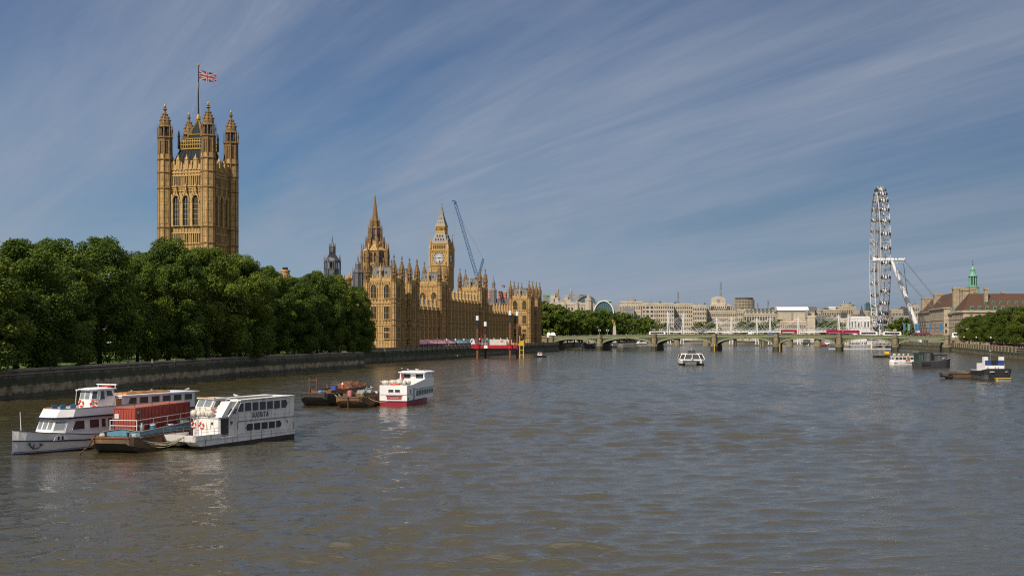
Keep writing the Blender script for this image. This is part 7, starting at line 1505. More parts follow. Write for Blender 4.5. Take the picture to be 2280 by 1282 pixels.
mb.build('timber_stack',TIMB,wc_)
for (x,y) in ((4.6,0.5),(5.4,0.2),(6.2,-0.4)): d=MB(); d.box(x,y,3.5,x+0.7,y+0.6,4.1,0); d.box(x,y+0.5,4.1,x+0.7,y+0.6,4.6,0); d.build('blue_seat',TAR,wc_)
mb=MB(); mb.tube((0.2,0.2,2.3),(0.1,0.2,4.2),0.035,6,0); mb.lathe([(0.14,2.2),(0.14,2.65)],0.5,0.1,8,1); mb.build('bow_staff',[WHITE,NAVY],wc_)
mb=MB(); mb.tube((11.9,0.9,5.3),(11.9,0.9,6.0),0.02,5)
for y in (0.5,1.3): mb.tube((11.7,y,5.3),(11.7,y,6.1),0.02,4); mb.tube((12.4,y,5.3),(12.4,y,6.1),0.02,4); mb.tube((11.7,y,6.1),(12.4,y,6.1),0.02,4)
mb.lathe([(0.2,5.32),(0.18,5.6),(0.05,5.7)],15,0.6,8); mb.lathe([(0.2,5.32),(0.18,5.6),(0.05,5.7)],18,0.6,8); mb.build('roof_vents',STEEL,wc_)
buoy(wc_,(7.83,0.45,4.62),-PI/2,'left lifebuoy on the cruiser\'s wheelhouse front'); buoy(wc_,(8.10,-1.12,4.62),R(-45),'right lifebuoy on the cruiser\'s wheelhouse front')
# ---- container barge
cb=thing('container_barge','rusty brown barge with a blue coaming carrying a red container','barge',(-37.6,120.3,0),R(78.5)); bB=5.0
mb=MB(); sec=lambda x,zb,zt,i=0: [(x,0.35+i,zb),(x,0+i,0.5+zb*0.3),(x,0+i,zt),(x,bB-i,zt),(x,bB-i,0.5+zb*0.3),(x,bB-0.35-i,zb)]
loft(mb,[sec(-1.3,1.0,1.6,0.5),sec(-0.9,0.7,1.6,0.15),sec(0,0.05,1.55),sec(1.6,-0.7,1.5),sec(16,-0.7,1.45)],[0,0,1,0,0,2]); 
for z in (1.47,): 
    for y in (-0.05,bB+0.05): mb.beam((0,y,z),(16,y,z),0.12,0.14,3)
    mb.beam((-1.32,0.5,1.55),(-1.32,bB-0.5,1.55),0.12,0.14,3)
mb.build('hull',[OLDRUST,MOSS,BOOT,RUSTO],cb)
mb=MB(); mb.plate([(0.9,0.45,1.55),(15.0,0.45,1.5),(15.0,0.45,2.35),(0.9,0.45,2.0)],-0.08,0); mb.plate([(0.9,4.55,1.55),(15.0,4.55,1.5),(15.0,4.55,2.35),(0.9,4.55,2.0)],0.08,0); mb.plate([(0.9,0.45,1.55),(0.9,2.5,1.55),(0.9,2.5,2.3),(0.9,0.45,2.0)],0.08,0); mb.plate([(0.9,2.5,1.55),(0.9,4.55,1.55),(0.9,4.55,2.0),(0.9,2.5,2.3)],0.08,0)
for (a,b) in (((0.9,0.45,2.02),(15.0,0.45,2.37)),((0.9,0.45,2.02),(0.9,2.5,2.32)),((0.9,2.5,2.32),(0.9,4.55,2.02))): mb.beam(a,b,0.2,0.07,1)
mb.box(1.0,0.5,1.56,14.95,4.5,1.72,2); mb.build('coaming',[BLUEP,COPE,MOSS],cb)
mb=MB(); RP=[(1.8,1.6),(1.8,5.9)]
for z in (2.55,3.1): mb.tube((1.7,1.3,z),(1.7,4.3,z),0.035,5); mb.tube((1.7,1.3,z),(14,1.35,z+0.1),0.035,5)
for (x,y) in ((1.7,1.3),(1.7,4.3),(5.2,1.31),(8.2,1.32),(11.2,1.33)): mb.tube((x,y,1.7),(x,y,3.15),0.04,5)
mb.build('railing',WHITE,cb)
mb=MB(); mb.path([Vector((-1.3,4.2,1.7))+Vector((-0.1*i-0.03*i*i,0.10*i,-0.26*i)) for i in range(9)],0.055,5)
for i in range(16): p=Vector((-1.3,4.2,1.7))+Vector((-0.05*i-0.0075*i*i,0.05*i,-0.13*i)); mb.torus(p,(1,0.2,0) if i%2 else (0.2,1,0),0.09,0.03,8,5,0)
mb.build('anchor_chain',CHAIN,cb)
mb=MB(); mb.path(droop((-0.2,0.6,1.65),(4.1,-2.4,1.2),0.6),0.04,5); mb.path(droop((-0.9,2.6,1.65),(-0.2,0.2,0.7),0.2),0.03,5); mb.path(droop((0.3,0.8,1.7),(4.4,-2.0,0.9),0.75),0.04,5)
for k in range(5): mb.torus((0.2,0.8,1.62+k*0.05),(0,0,1),0.32-0.02*k,0.045,14,5,0); mb.torus((-0.3,3.9,1.68+k*0.05),(0,0,1),0.36-0.02*k,0.05,14,5,0)
mb.build('ropes',ROPEW,cb)
rp2=MB(); rp2.path(droop((0,-2.0,1.5),(0,0,0),0),0.03,4)
mb=MB(); mb.lathe([(0.13,1.5),(0.11,1.95),(0.17,1.97),(0.17,2.05)],-0.4,3.6,8); mb.lathe([(0.13,1.5),(0.11,1.95),(0.17,1.97),(0.17,2.05)],-0.4,1.1,8); mb.build('bollard',DARK,cb)
ko=onto(cb,(2.2,1.75,1.73)); co_=thing('shipping_container','long red corrugated container with a small white notice, on the barge','shipping container',ko,R(78.5))
mb=MB(); corrug(mb,0.05,0.05,0.1,12.15,2.39,2.5,0.30,0)
for (x,y) in ((0,0),(12.1,0),(0,2.34),(12.1,2.34)): mb.box(x,y,0,x+0.1,y+0.1,2.6,0)
mb.box(0.04,0.04,2.602,12.16,2.4,2.64,1); mb.box(0.0,0.0,0,12.2,2.44,0.12,0)
for k in range(1,20): mb.box(0.1+k*0.6,0.1,2.64,0.25+k*0.6,2.34,2.67,1)
mb.build('box',[CONT,CONTTOP],co_)
mb=MB(); mb.box(-0.045,1.85,1.5,-0.005,2.3,1.98,0)
for z in (1.58,1.66,1.74,1.82,1.9): mb.box(-0.05,1.92,z,-0.045,2.22,z+0.025,1)
mb.build('notice',[WHITE,STEEL],co_)
mb=MB(); mb.tube((0.9,-0.06,0.6),(0.9,-0.06,2.3),0.04,5); mb.box(0.35,-0.04,2.0,0.75,0.0,2.3,0); mb.build('lock_rods',STEEL,co_)
mb=MB()
for x in (0.2,3.8,7.6,11.5): mb.tube((x,0.15,2.6),(x,0.15,3.2),0.03,5)
mb.build('roof_posts',DARK,co_)
def small(name,label,cat,root,p,fn,mats,group=None,sm=False):
    mb=MB(); fn(mb); o=link(name,mb.mesh(name,mats,sm),None,onto(root,p),root.rotation_euler.z); return tag(o,label,cat,group)
small('gas_bottle','grey gas bottle standing by the red container\'s corner','gas bottle',cb,(2.3,1.05,1.72),lambda m:m.lathe([(0.22,0),(0.24,0.1),(0.24,0.8),(0.12,0.98),(0.12,1.12)],0,0,12),[STEEL],None,True)
small('plastic_drum','blue plastic drum with a white lid beside the red container','drum',cb,(4.2,0.9,1.72),lambda m:m.lathe([(0.3,0),(0.33,0.1),(0.33,0.6),(0.3,0.72),(0.31,0.74),(0.31,0.82)],0,0,14,[0,0,0,1,1]),[TAR,WHITE],None,True)
small('tool_box','dark blue tool box with a pale lid on the barge\'s deck','box',cb,(7.6,0.65,1.72),lambda m:(m.box(0,0,0,0.7,0.45,0.5,0),m.box(-0.02,-0.02,0.5,0.72,0.47,0.58,1)),[BLUEV,WHITE])
small('folded_tarpaulin','crumpled red tarpaulin on the barge\'s deck','tarpaulin',cb,(9.3,0.75,1.75),lambda m:(m.ball((0.3,0.3,0.12),0.4,9,5,0,0.5),m.ball((0.8,0.2,0.1),0.35,9,5,0,0.5)),[ORNG],None,True)
small('open_crate','grey open metal crate at the red container\'s far end','crate',cb,(10.4,0.55,1.72),lambda m:([m.box(0,0,z,1.4,0.04,z+0.1,0) for z in (0.1,0.4,0.7)],[m.box(0,0.9,z,1.4,0.94,z+0.1,0) for z in (0.1,0.4,0.7)],[m.box(x,0,0,x+0.08,0.94,0.8,0) for x in (0,0.45,0.9,1.32)]),[STEEL])
small('pallet_stack','small stack of brown pallets between the drum and the tool box','pallets',cb,(5.6,0.55,1.72),lambda m:[m.box(0,0,k*0.14,1.1,0.8,k*0.14+0.04,0) or m.box(0,0,k*0.14+0.04,0.1,0.8,k*0.14+0.12,0) for k in range(3)],[TIMB])
# ---- two old lighters, one loaded with scrap
def lighter(name,label,org,rz,B,L,zt,mat,rim):
    t=thing(name,label,'barge',org,rz); mb=MB(); sec=lambda x,zb,z2,i: [(x,0.5+i,zb),(x,0.05+i,zb*0.4+0.6),(x,0+i,z2),(x,B-i,z2),(x,B-0.05-i,zb*0.4+0.6),(x,B-0.5-i,zb)]
    loft(mb,[sec(-1.6,zt-0.5,zt+0.15,0.7),sec(-1.2,zt-0.95,zt+0.12,0.3),sec(-0.3,0.25,zt+0.05,0.05),sec(1.0,-0.7,zt,0),sec(L,-0.7,zt,0)],[0,0,2,0,0,0])
    for y in (0,B): mb.beam((-0.3,y,zt+0.03),(L,y,zt-0.02),0.18,0.16,1)
    mb.beam((-1.6,0.7,zt+0.12),(-1.6,B-0.7,zt+0.12),0.18,0.16,1); mb.build('hull',[mat,rim,MOSS],t)
    mb=MB()
    for (y0,y1) in ((0.7,0.8),(B-0.8,B-0.7)): mb.box(1.0,y0,zt,L-0.5,y1,zt+0.55,0)
    mb.box(1.0,0.8,zt,1.1,B-0.8,zt+0.55,0); mb.build('coaming',OLDRUST,t); return t
la=lighter('lighter_barge','black rusty lighter piled with orange scrap, left of the brown lighter',(-29.9,198.3,0),R(74),5.5,19,2.0,OLDBLK,RUSTO)
lb=lighter('lighter_barge','brown rusty lighter with a hanging chain, moored against the white and red boat',(-23.7,194.0,0),R(79),5.1,15,1.65,OLDRUST,MOSS)
def heap(m,L,B,h,seed):
    rng=np.random.default_rng(seed); nx,ny=22,12; vs=[];fs=[]
    for i in range(nx+1):
        for j in range(ny+1):
            x,y=i/nx,j/ny; e=(math.sin(PI*x)**0.5)*(math.sin(PI*y)**0.6); vs.append((x*L,y*B,h*e*(0.72+0.4*rng.random())))
    n=ny+1
    for i in range(nx):
        for j in range(ny): fs.append((i*n+j,(i+1)*n+j,(i+1)*n+j+1,i*n+j+1))
    m.add(vs,fs,0)
    for k in range(40):
        x,y=rng.random()*L,rng.random()*B; z=h*0.7*(math.sin(PI*x/L)**0.5)*(math.sin(PI*y/B)**0.6); d=rng.normal(size=3)*0.9; m.beam((x,y,z+0.1),(x+d[0],y+d[1],z+0.1+abs(d[2])*0.45),0.12+0.2*rng.random(),0.08,k%2)
sh=small('scrap_heap','heap of orange rusted scrap metal filling the black lighter','scrap heap',la,(7.5,0.8,1.95),lambda m:heap(m,11,4,1.7,3),[RUSTO,RUST])
small('rubble_heap','low heap of grey and brown oddments in the brown lighter','rubble heap',lb,(5.0,0.85,1.6),lambda m:heap(m,9,3.7,0.8,5),[MOSS,STEEL])
mb=MB(); 
for y in (3.2,4.6): mb.box(0.7,y-0.1,2.0,0.9,y+0.1,4.6,0)
mb.box(0.72,3.1,4.15,0.88,4.7,4.3,0); mb.lathe([(0.14,3.0),(0.2,3.25),(0.05,3.4)],0.8,3.9,6,1); mb.build('post_frame',[CHAIN,DARK],la)
small('tarpaulin','bright blue tarpaulin bundle on the black lighter\'s bow','tarpaulin',la,(0.3,2.4,2.05),lambda m:(m.ball((0,0,0.2),0.5,9,6,0,0.7),m.ball((0.5,-0.3,0.15),0.4,9,6,0,0.7)),[TAR],None,True)
small('plastic_crate','deep blue plastic crate amid the black lighter\'s scrap','crate',la,(6.4,2.4,2.4),lambda m:(m.box(0,0,0,1.0,0.8,0.55,0),m.box(-0.05,-0.05,0.55,1.05,0.85,0.65,0)),[BLUEV])
small('fire_extinguisher','red and white cylinder standing in the black lighter','cylinder',la,(7.4,1.5,2.6),lambda m:m.lathe([(0.22,0),(0.22,0.7),(0.1,0.9),(0.1,1.0)],0,0,10,[0,1,1]),[ORNG,WHITE],None,True)
small('pink_barrel','faded pink barrel on the brown lighter\'s bow','barrel',lb,(0.2,2.9,1.75),lambda m:m.lathe([(0.36,0),(0.4,0.2),(0.4,0.8),(0.36,1.0)],0,0,12),[PINKB],None,True)
for i,(x,y) in enumerate(((3.2,1.5),(5.2,0.9))): small('wrapped_pallet',('left' if i==0 else 'right')+' grey plastic-wrapped pallet on the brown lighter','pallet',lb,(x,y,1.68),lambda m:(m.frust((0,0,1.7,1.3),0.1,(0.1,0.08,1.6,1.2),0.95,0),m.box(0,0,0,1.7,1.3,0.1,1)),[WRAP,TIMB])
small('white_sack','white sack beside the wrapped pallets','sack',lb,(7.4,0.9,1.75),lambda m:(m.ball((0,0,0.3),0.5,9,6,0,0.7),m.ball((0.8,0.1,0.25),0.42,9,6,0,0.7)),[WHITE],None,True)
mb=MB(); mb.tube((-1.0,0.6,2.1),(3.4,1.2,2.8),0.12,8); mb.build('yellow_spar',ROPE,lb)
mb=MB()
for i in range(13): p=Vector((-1.72,2.6,1.8-0.17*i)); mb.torus(p,(1,0,0) if i%2 else (0,1,0),0.12,0.04,8,5,0)
mb.build('anchor_chain',CHAIN,lb)
mb=MB(); mb.path(droop((0.6,0.2,2.1),(-0.4,-3.6,1.9),0.7),0.05,5); mb.build('mooring_rope',ROPEW,la); mb=MB(); mb.path(droop((2.2,0.2,2.1),(0.4,-3.2,1.8),0.6),0.05,5); mb.build('mooring_rope',ROPEW,la)
mb=MB(); mb.path(droop((0.5,0.1,1.75),(1.2,-3.4,1.1),0.5),0.05,5); mb.build('mooring_rope',ROPE,lb)
# ---- white boat with red hull
rb_=thing('passenger_boat','white boat with a dark red hull seen from its stern, red banner on the transom','boat',(-17.4,197.5,0),R(76.8)); B=4.9
mb=MB(); secs=[]
for (x,i,zt) in ((0,0,0.8),(9,0,0.85),(13,0.5,1.05),(16,1.6,1.35),(17.2,2.38,1.5)): secs.append([(x,0.25+i,-0.5),(x,0.12+i,0.1),(x,0+i,zt),(x,B-i,zt),(x,B-0.12-i,0.1),(x,B-0.25-i,-0.5)])
loft(mb,secs,[0,0,0,0,0,0]); 
for a,b in zip(secs,secs[1:]):
    for j in (2,3): mb.beam(a[j],b[j],0.14,0.12,1)
mb.beam((-0.02,0,0.8),(-0.02,B,0.8),0.14,0.12,1); mb.build('hull',[REDH,NAVY],rb_)
mb=MB(); mb.box(0.05,0.06,0.86,3.2,B-0.06,3.42,0); mb.box(3.2,0.1,0.86,15,B-0.1,3.0,0)
mb.ext([(3.2,2.6),(15.2,2.9),(15.2,4.3),(12,4.35),(3.2,3.45)],0.04,0.14,0); mb.ext([(3.2,2.6),(15.2,2.9),(15.2,4.3),(12,4.35),(3.2,3.45)],B-0.14,B-0.04,0)
mb.box(3.2,0.02,2.58,15,0.05,2.64,1); mb.box(0.0,0.02,1.9,3.2,0.05,1.93,1); mb.box(0.0,0.1,1.86,0.05,B-0.1,1.9,1); mb.build('superstructure',[BWCLEAN,NAVY],rb_)
mb=MB(); mb.box(10.8,0.3,3.0,15,B-0.3,5.2,0); mb.box(10.0,-0.05,5.2,15.6,B+0.05,5.36,0); mb.frust((10.2,0.1,15.4,B-0.1),5.36,(10.8,0.5,15,B-0.5),5.5,0)
for y in (0.3,B-0.3): mb.beam((10.1,y,3.5),(10.3,y,5.2),0.16,0.16,0)
mb.build('wheelhouse',BWCLEAN,rb_)
for (ya,yb) in ((0.45,2.0),(2.9,4.5)): pane(rb_,[(10.79,yb,4.2),(10.79,ya,4.2),(10.79,ya,5.0),(10.79,yb,5.0)],(-1,0,0))
d=MB(); d.box(10.72,2.15,3.1,10.79,2.75,5.0,0); d.build('door',BWHITE,rb_)
for (ya,yb) in ((1.25,2.15),(2.4,3.3)): pane(rb_,[(0.04,yb,2.25),(0.04,ya,2.25),(0.04,ya,2.75),(0.04,yb,2.75)],(-1,0,0))
mb=MB(); mb.box(-0.02,1.0,1.1,0.04,3.55,1.6,0); mb.box(-0.1,0.85,1.66,0.05,3.7,1.74,1); mb.build('banner',[REDB,NAVY],rb_)
mb=MB()   # looping handwriting on the banner, too small to read
pts=[Vector((-0.035,3.0-k*0.045,1.35+0.10*math.sin(k*1.9)*(1.3 if k%5==0 else 0.8))) for k in range(34)]; mb.path(pts,0.014,4); mb.build('script_lettering',WHITE,rb_)
pane(rb_,[(4.6,0.08,2.0),(14.6,0.08,2.1),(14.9,0.08,2.6),(5.6,0.08,2.55)],(0,-1,0)) if False else None
for k in range(7):
    x=5.2+k*1.4; pane(rb_,[(x-0.3 if k==0 else x,0.09,1.45+0.02*k),(x+1.3,0.09,1.47+0.02*k),(x+1.3,0.09,2.4),(x,0.09,2.4)],(0,-1,0))
pane(rb_,[(1.6,0.05,2.05),(2.3,0.05,2.05),(2.3,0.05,2.75),(1.6,0.05,2.75)],(0,-1,0)); pane(rb_,[(0.3,0.05,1.0),(1.1,0.05,1.0),(1.1,0.05,1.4),(0.3,0.05,1.4)],(0,-1,0))
mb=MB(); 
for k in range(8): mb.box(3.5,-0.06,1.0+k*0.27,3.9,0.02,1.06+k*0.27,0)
mb.box(3.9,-0.08,0.9,3.98,0.05,3.2,1); mb.build('side_ladder',[DARK,BWCLEAN],rb_)
mb=MB(); mb.tube((0.2,3.9,3.4),(0.3,4.9,4.2),0.05,5); mb.tube((0.3,4.9,4.2),(2.2,4.9,4.2),0.05,5); mb.tube((2.2,4.9,4.2),(2.4,4.9,3.4),0.05,5); mb.tube((0.15,2.6,2.9),(0.15,2.6,3.2),0.08,6); mb.tube((4.4,2.4,3.4),(4.4,2.4,5.4),0.03,5); mb.tube((10.3,0.2,5.4),(9.8,0.1,5.9),0.03,4); mb.build('stern_rail',STEEL,rb_)
for i,(x,y,a) in enumerate(((1.2,4.2,90),(3.2,3.6,80),(3.4,2.6,90),(1.5,1.0,20),(2.4,0.8,90))):
    raft(rb_,(x,y,3.85),R(a),['leftmost canister on the red-hulled boat\'s aft deck','second canister from the left on the red-hulled boat','middle canister on the red-hulled boat\'s aft deck','cream canister at the red-hulled boat\'s right rear corner','rightmost canister on the red-hulled boat\'s aft deck'][i])
small('orange_life_raft','flat orange rescue float on the red-hulled boat\'s aft deck','rescue float',rb_,(0.9,2.4,3.5),lambda m:m.torus((0,0,0.1),(0,0,1),0.8,0.13,18,6),[ORNG],None,True)
ens=link('ensign',MB().ext([(0,0),(0.35,-0.1),(0.4,-0.9),(0.1,-1.1)],-0.015,0.015,0).mesh('ensign',[REDB]),None,onto(rb_,(4.4,2.4,5.2)),R(20)); tag(ens,'limp red ensign on the red-hulled boat\'s staff','flag')
# ------------------------------------------------------------------ smaller and farther boats
def wcab(par,x0,y0,x1,y1,z0,z1,mat,n=4,rake=0.3,face='all',gl=None):
    mb=MB(); mb.frust((x0,y0,x1,y1),z0,(x0+rake,y0+0.1,x1-rake*0.4,y1-0.1),z1,0); mb.box(x0+rake-0.2,y0-0.05,z1,x1-rake*0.4+0.2,y1+0.05,z1+0.1,0); mb.build('cabin',mat,par)
    h=z1-z0; w=(x1-x0-rake*1.6)/n
    for k in range(n):
        for (y,ny) in ((y0+0.03,-1),(y1-0.03,1)):
            xa=x0+rake+0.1+k*w; P_=[(xa,y,z0+h*0.4),(xa+w-0.18,y,z0+h*0.4),(xa+w-0.18,y-ny*0.05,z0+h*0.85),(xa,y-ny*0.05,z0+h*0.85)]
            pane(par,P_ if ny<0 else P_[::-1],(0,ny,0),gl)
    m_=max(2,int((y1-y0)/1.1)); ww=(y1-y0-0.3)/m_
    for k in range(m_):
        ya=y0+0.15+k*ww; f0=x0+rake*0.4; f1=x0+rake*0.85
        pane(par,[(f0,ya+ww-0.1,z0+h*0.4),(f0,ya+0.1,z0+h*0.4),(f1,ya+0.1,z0+h*0.85),(f1,ya+ww-0.1,z0+h*0.85)],(-1,0,0.3),gl)
        b0=x1-rake*0.4*0.4; b1=x1-rake*0.4*0.85; pane(par,[(b0,ya+0.1,z0+h*0.4),(b0,ya+ww-0.1,z0+h*0.4),(b1,ya+ww-0.1,z0+h*0.85),(b1,ya+0.1,z0+h*0.85)],(1,0,0.3),gl)
# fast catamaran ferry, bow on
p=G(1542,813.6); cat=thing('catamaran_ferry','white and black catamaran ferry heading towards the camera in mid river','ferry',(p.x,p.y,0),R(84))
mb=MB()
for y in (-3.6,3.6): hull(mb,[(-0.6,0.15,0.05,2.1,0.9),(1.5,0.8,0.55,2.0,0.8),(5,1.15,1.0,1.9,0.7),(22,1.15,1.05,1.8,0.7)],[1,1,0,0,0,1,1,1],y)
mb.box(2.6,-3.2,1.3,22,3.2,1.9,0); mb.build('hull',[WHITE,DARK],cat)
mb=MB(); lo=[(1.6,-3.0),(3.6,-4.7),(22,-4.75),(22,4.75),(3.6,4.7),(1.6,3.0)]; up=[(4.2,-2.4),(5.6,-3.9),(21,-4.2),(21,4.2),(5.6,3.9),(4.2,2.4)]
mb.add([(x,y,1.9) for x,y in lo]+[(x,y,2.35) for x,y in lo],[(i,(i+1)%6,6+(i+1)%6,6+i) for i in range(6)],0); mb.add([(x,y,2.35) for x,y in lo]+[(x,y,4.1) for x,y in up],[(i,(i+1)%6,6+(i+1)%6,6+i) for i in range(6)],1); mb.poly([(x-0.1,y*1.03) for x,y in up],4.1,4.3,0)
for i in (5,0,1): 
    j=(i+1)%6
for i in range(6): mb.beam((*lo[i],2.3),(*up[i],4.15),0.22,0.22,0)
mb.beam((1.6,0,2.35),(4.2,0,4.1),0.14,0.14,0); mb.build('saloon',[WHITE,DARK],cat)
mb=MB(); mb.frust((5.6,-1.6,9,1.6),4.3,(6.4,-1.3,8.8,1.3),5.4,1); mb.box(6.2,-1.45,5.4,9,1.45,5.5,1); mb.tube((7.5,0,5.5),(7.6,0,6.6),0.06,5); mb.box(7.3,-0.6,5.9,7.5,0.6,6.0,1); mb.build('wheelhouse',[WHITE,DARK],cat)
for y in (-4.5,4.5): mb=MB(); mb.lathe([(0.3,4.2),(0.3,4.9)],8,y,10); mb.tube((8,y,3.0),(8,y,4.2),0.08,5); mb.build('red_roundel',REDB,cat)
mb=MB(); mb.lathe([(0.3,2.0),(0.35,2.7),(0.15,3.0)],1.0,0.2,8,0); mb.build('bow_vent',RAFTW,cat)
# small launch by the platform
p=G(1207,795.6); tg=thing('motor_launch','small black-hulled launch with a white cabin and red roof near the work platform','boat',(p.x-1.6,p.y,0),R(14))
mb=MB(); hull(mb,[(-2.6,0.1,0.05,1.35,0.6),(-1.6,0.8,0.6,1.2,0.55),(0.5,1.15,1.0,1.05,0.5),(3.6,0.95,0.85,1.1,0.5)],[0,0,0,1,0,0,0,0]); mb.build('hull',[DARK,STEEL],tg); wcab(tg,-0.7,-0.75,1.5,0.75,1.05,2.5,BWCLEAN,2,0.3); mb=MB(); mb.box(-0.6,-0.85,2.6,1.6,0.85,2.72,0); mb.tube((0.4,0,2.7),(0.4,0,3.6),0.04,5); mb.build('roof',REDB,tg)
# right bank group
p=G(1961,795.6); yb=thing('work_boat','dark work boat carrying a yellow cylindrical tank','boat',(p.x,p.y,0),R(8)); mb=MB(); hull(mb,[(-4.2,0.2,0.1,1.1,0.5),(-3,1.2,0.9,1.0,0.5),(4.3,1.4,1.3,0.95,0.5)],[0,0,0,1,0,0,0,0]); mb.build('hull',[DARK,STEEL],yb); mb=MB(); mb.box(0.6,-0.8,0.95,1.6,0.8,2.9,0); mb.box(-3.6,-0.7,1.0,-2.2,0.7,1.7,0); mb.build('deckhouse',STEEL,yb); mb=MB(); mb.T=Matrix.Translation((3.0,0,1.95))@Matrix.Rotation(PI/2,4,'Y'); mb.lathe([(0.6,-1.35),(0.95,-1.2),(0.95,1.2),(0.6,1.35)],0,0,16); mb.T=None; mb.build('tank',YEL,yb,True)
p=G(2008,811.9); wb=thing('passenger_boat','white single-deck boat with orange doors, moored beside the dark barge','boat',(p.x,p.y,0),R(14))
mb=MB(); hull(mb,[(-5.0,0.9,0.6,1.35,0.85),(-4.3,1.7,1.4,1.25,0.8),(-2,2.0,1.8,1.15,0.75),(3.5,2.0,1.8,1.2,0.8),(4.9,1.5,1.2,1.35,0.85)],[0,0,0,0,0,0,0,0])
for z in (0.82,): 
    for sg in (-1,1): mb.beam((-4.3,sg*1.72,z),(3.5,sg*2.02,z),0.1,0.12,1); mb.beam((3.5,sg*2.02,z),(4.9,sg*1.5,z),0.1,0.12,1)
mb.build('hull',[BWCLEAN,NAVY],wb); wcab(wb,-4.3,-1.75,4.3,1.75,1.2,3.3,BWCLEAN,5,0.35)
for x in (-0.1,): d=MB(); d.box(1.1,-1.85,1.25,1.75,-1.66,3.2,0); d.build('door',TIMB,wb)
for x in (0.5,1.95): d=MB(); d.box(x,-1.86,1.4,x+0.5,-1.68,1.95,0); d.build('orange_panel',ORNG,wb)
mb=MB(); mb.box(-3.5,-1.5,3.41,3.8,1.5,3.5,0); mb.build('orange_roof_deck',TIMB,wb)
for k in range(4): tag(link('liferaft_canister',RAFT,None,onto(wb,(-3+k*2.0,0.3,3.9)),0.4*k),'canister on the orange-roofed white boat, '+['leftmost','second from the left','third from the left','rightmost'][k],'life raft','life raft canisters on the moored boats')
p=G(2077,818.2); db=thing('dark_barge','large dark steel barge with sheds on deck, moored right of the white orange-door boat','barge',(p.x,p.y+1,0),R(14))
mb=MB(); hull(mb,[(-6.8,2.0,1.6,2.1,1.2),(-5.4,2.5,2.3,2.2,1.3),(1,2.6,2.4,2.45,1.5),(4.4,2.45,2.1,2.9,1.6),(6.2,1.6,1.1,3.2,1.7),(7.1,0.5,0.25,3.35,1.8)],[0,0,0,1,0,0,0,0])
for k in range(4): mb.box(-5.6+k*0.9,-2.66,0.9,-5.1+k*0.9,-2.3,1.8,2)
mb.build('hull',[M('slate_barge_paint',(0.035,0.038,0.043),(0.05,0.05,0.052),0.5,rough=0.6,rust=(0.10,0.06,0.04),rustamt=0.2,streak=True),STEEL,DARK],db)
GB=M('dark_shed_paint',(0.04,0.042,0.048),(0.06,0.06,0.065),0.6,rough=0.6); GGB=M('dark_green_shed_paint',(0.025,0.05,0.035),rough=0.6)
for nm,(x0,x1,z1,mt) in (('green_shed',(-6.2,-4.4,5.1,GGB)),('shed',(-4.2,-1.6,5.5,GB)),('low_shed',(0.2,5.2,4.6,GB))):
    mb=MB(); mb.box(x0,-1.7,2.2,x1,1.7,z1,0)
    for k in range(int((x1-x0)/0.5)): mb.box(x0+0.2+k*0.5,-1.76,2.4,x0+0.35+k*0.5,-1.7,z1-0.3,1)
    mb.box(x0-0.1,-1.85,z1,x1+0.1,1.85,z1+0.12,0); mb.build(nm,[mt,STEEL],db)
mb=MB(); mb.lathe([(0.95,2.4),(0.95,5.3),(0.7,5.45)],-0.7,-0.2,14); mb.build('tank',DARK,db); mb=MB(); mb.ball((3.4,-1.9,3.2),0.6,9,6,0,0.6); mb.build('tarpaulin_hump',WRAP,db)
p=G(2153,843.4); rb2=lighter('work_lighter','low rusty brown lighter with tyres, moored left of the black tug',(p.x-4.3,p.y+1.2,0),R(-6),4.2,8.2,1.35,M('brown_lighter_plate',(0.06,0.045,0.035),(0.09,0.055,0.035),0.7,rough=0.85,bump=0.03,rust=(0.15,0.075,0.035),rustamt=0.3),OLDBLK)
mb=MB()
for (x,y) in ((-1.7,1.2),(-1.6,2.6),(0.3,-0.15)): mb.torus((x,y,0.9),(1,0,0) if x<-1 else (0,1,0),0.42,0.17,14,7)
mb.build('tyre_fender',TYRE,rb2); mb=MB(); mb.box(2.5,1.2,1.4,4.6,2.6,2.0,0); mb.box(5.2,1.0,1.4,6.6,2.6,1.9,1); mb.ball((1.5,2,1.6),0.5,8,5,1,0.7); mb.tube((6.8,1,1.6),(3.8,-0.1,1.9),0.06,5); mb.build('deck_gear',[STEEL,DARK],rb2)
p=G(2219,845.9); tb_=thing('tug','black-hulled tug with a white wheelhouse and blue window screens at the right','tug',(p.x,p.y+1.6,0),R(-84))
mb=MB(); hull(mb,[(-8,2.6,2.0,2.6,1.3),(-5,3.6,3.1,2.3,1.2),(0,4.0,3.6,2.4,1.2),(1.6,3.9,3.3,2.7,1.3),(2.4,3.2,2.5,3.0,1.4)],[0,2,0,1,0,2,0,0])
for sg in (-1,1): mb.beam((-8,sg*2.45,1.5),(0,sg*3.95,1.5),0.2,0.2,0); mb.beam((0,sg*3.95,1.5),(2.4,sg*2.9,1.7),0.2,0.2,0)
mb.build('hull',[DARK,STEEL,M('worn_grey_boot',(0.10,0.11,0.10),(0.05,0.05,0.05),1,rough=0.7)],tb_)
mb=MB(); mb.box(-4,-2.7,2.4,0.2,2.7,4.3,0); 
for y in (-2.2,2.2): mb.box(-1,y-0.5,4.3,0.1,y+0.5,6.0,0)
mb.build('wheelhouse',BWCLEAN,tb_)
BLS=M('blue_screen',(0.03,0.07,0.26),(0.025,0.055,0.2),1,rough=0.5)
for (ya,yb,m) in ((-2.6,-0.9,BLS),(-0.85,0.85,NAVY),(0.9,2.6,BLS)): mb=MB(); mb.box(0.18,ya,3.85,0.3,yb,5.1,0); mb.build('window_screen',m,tb_)
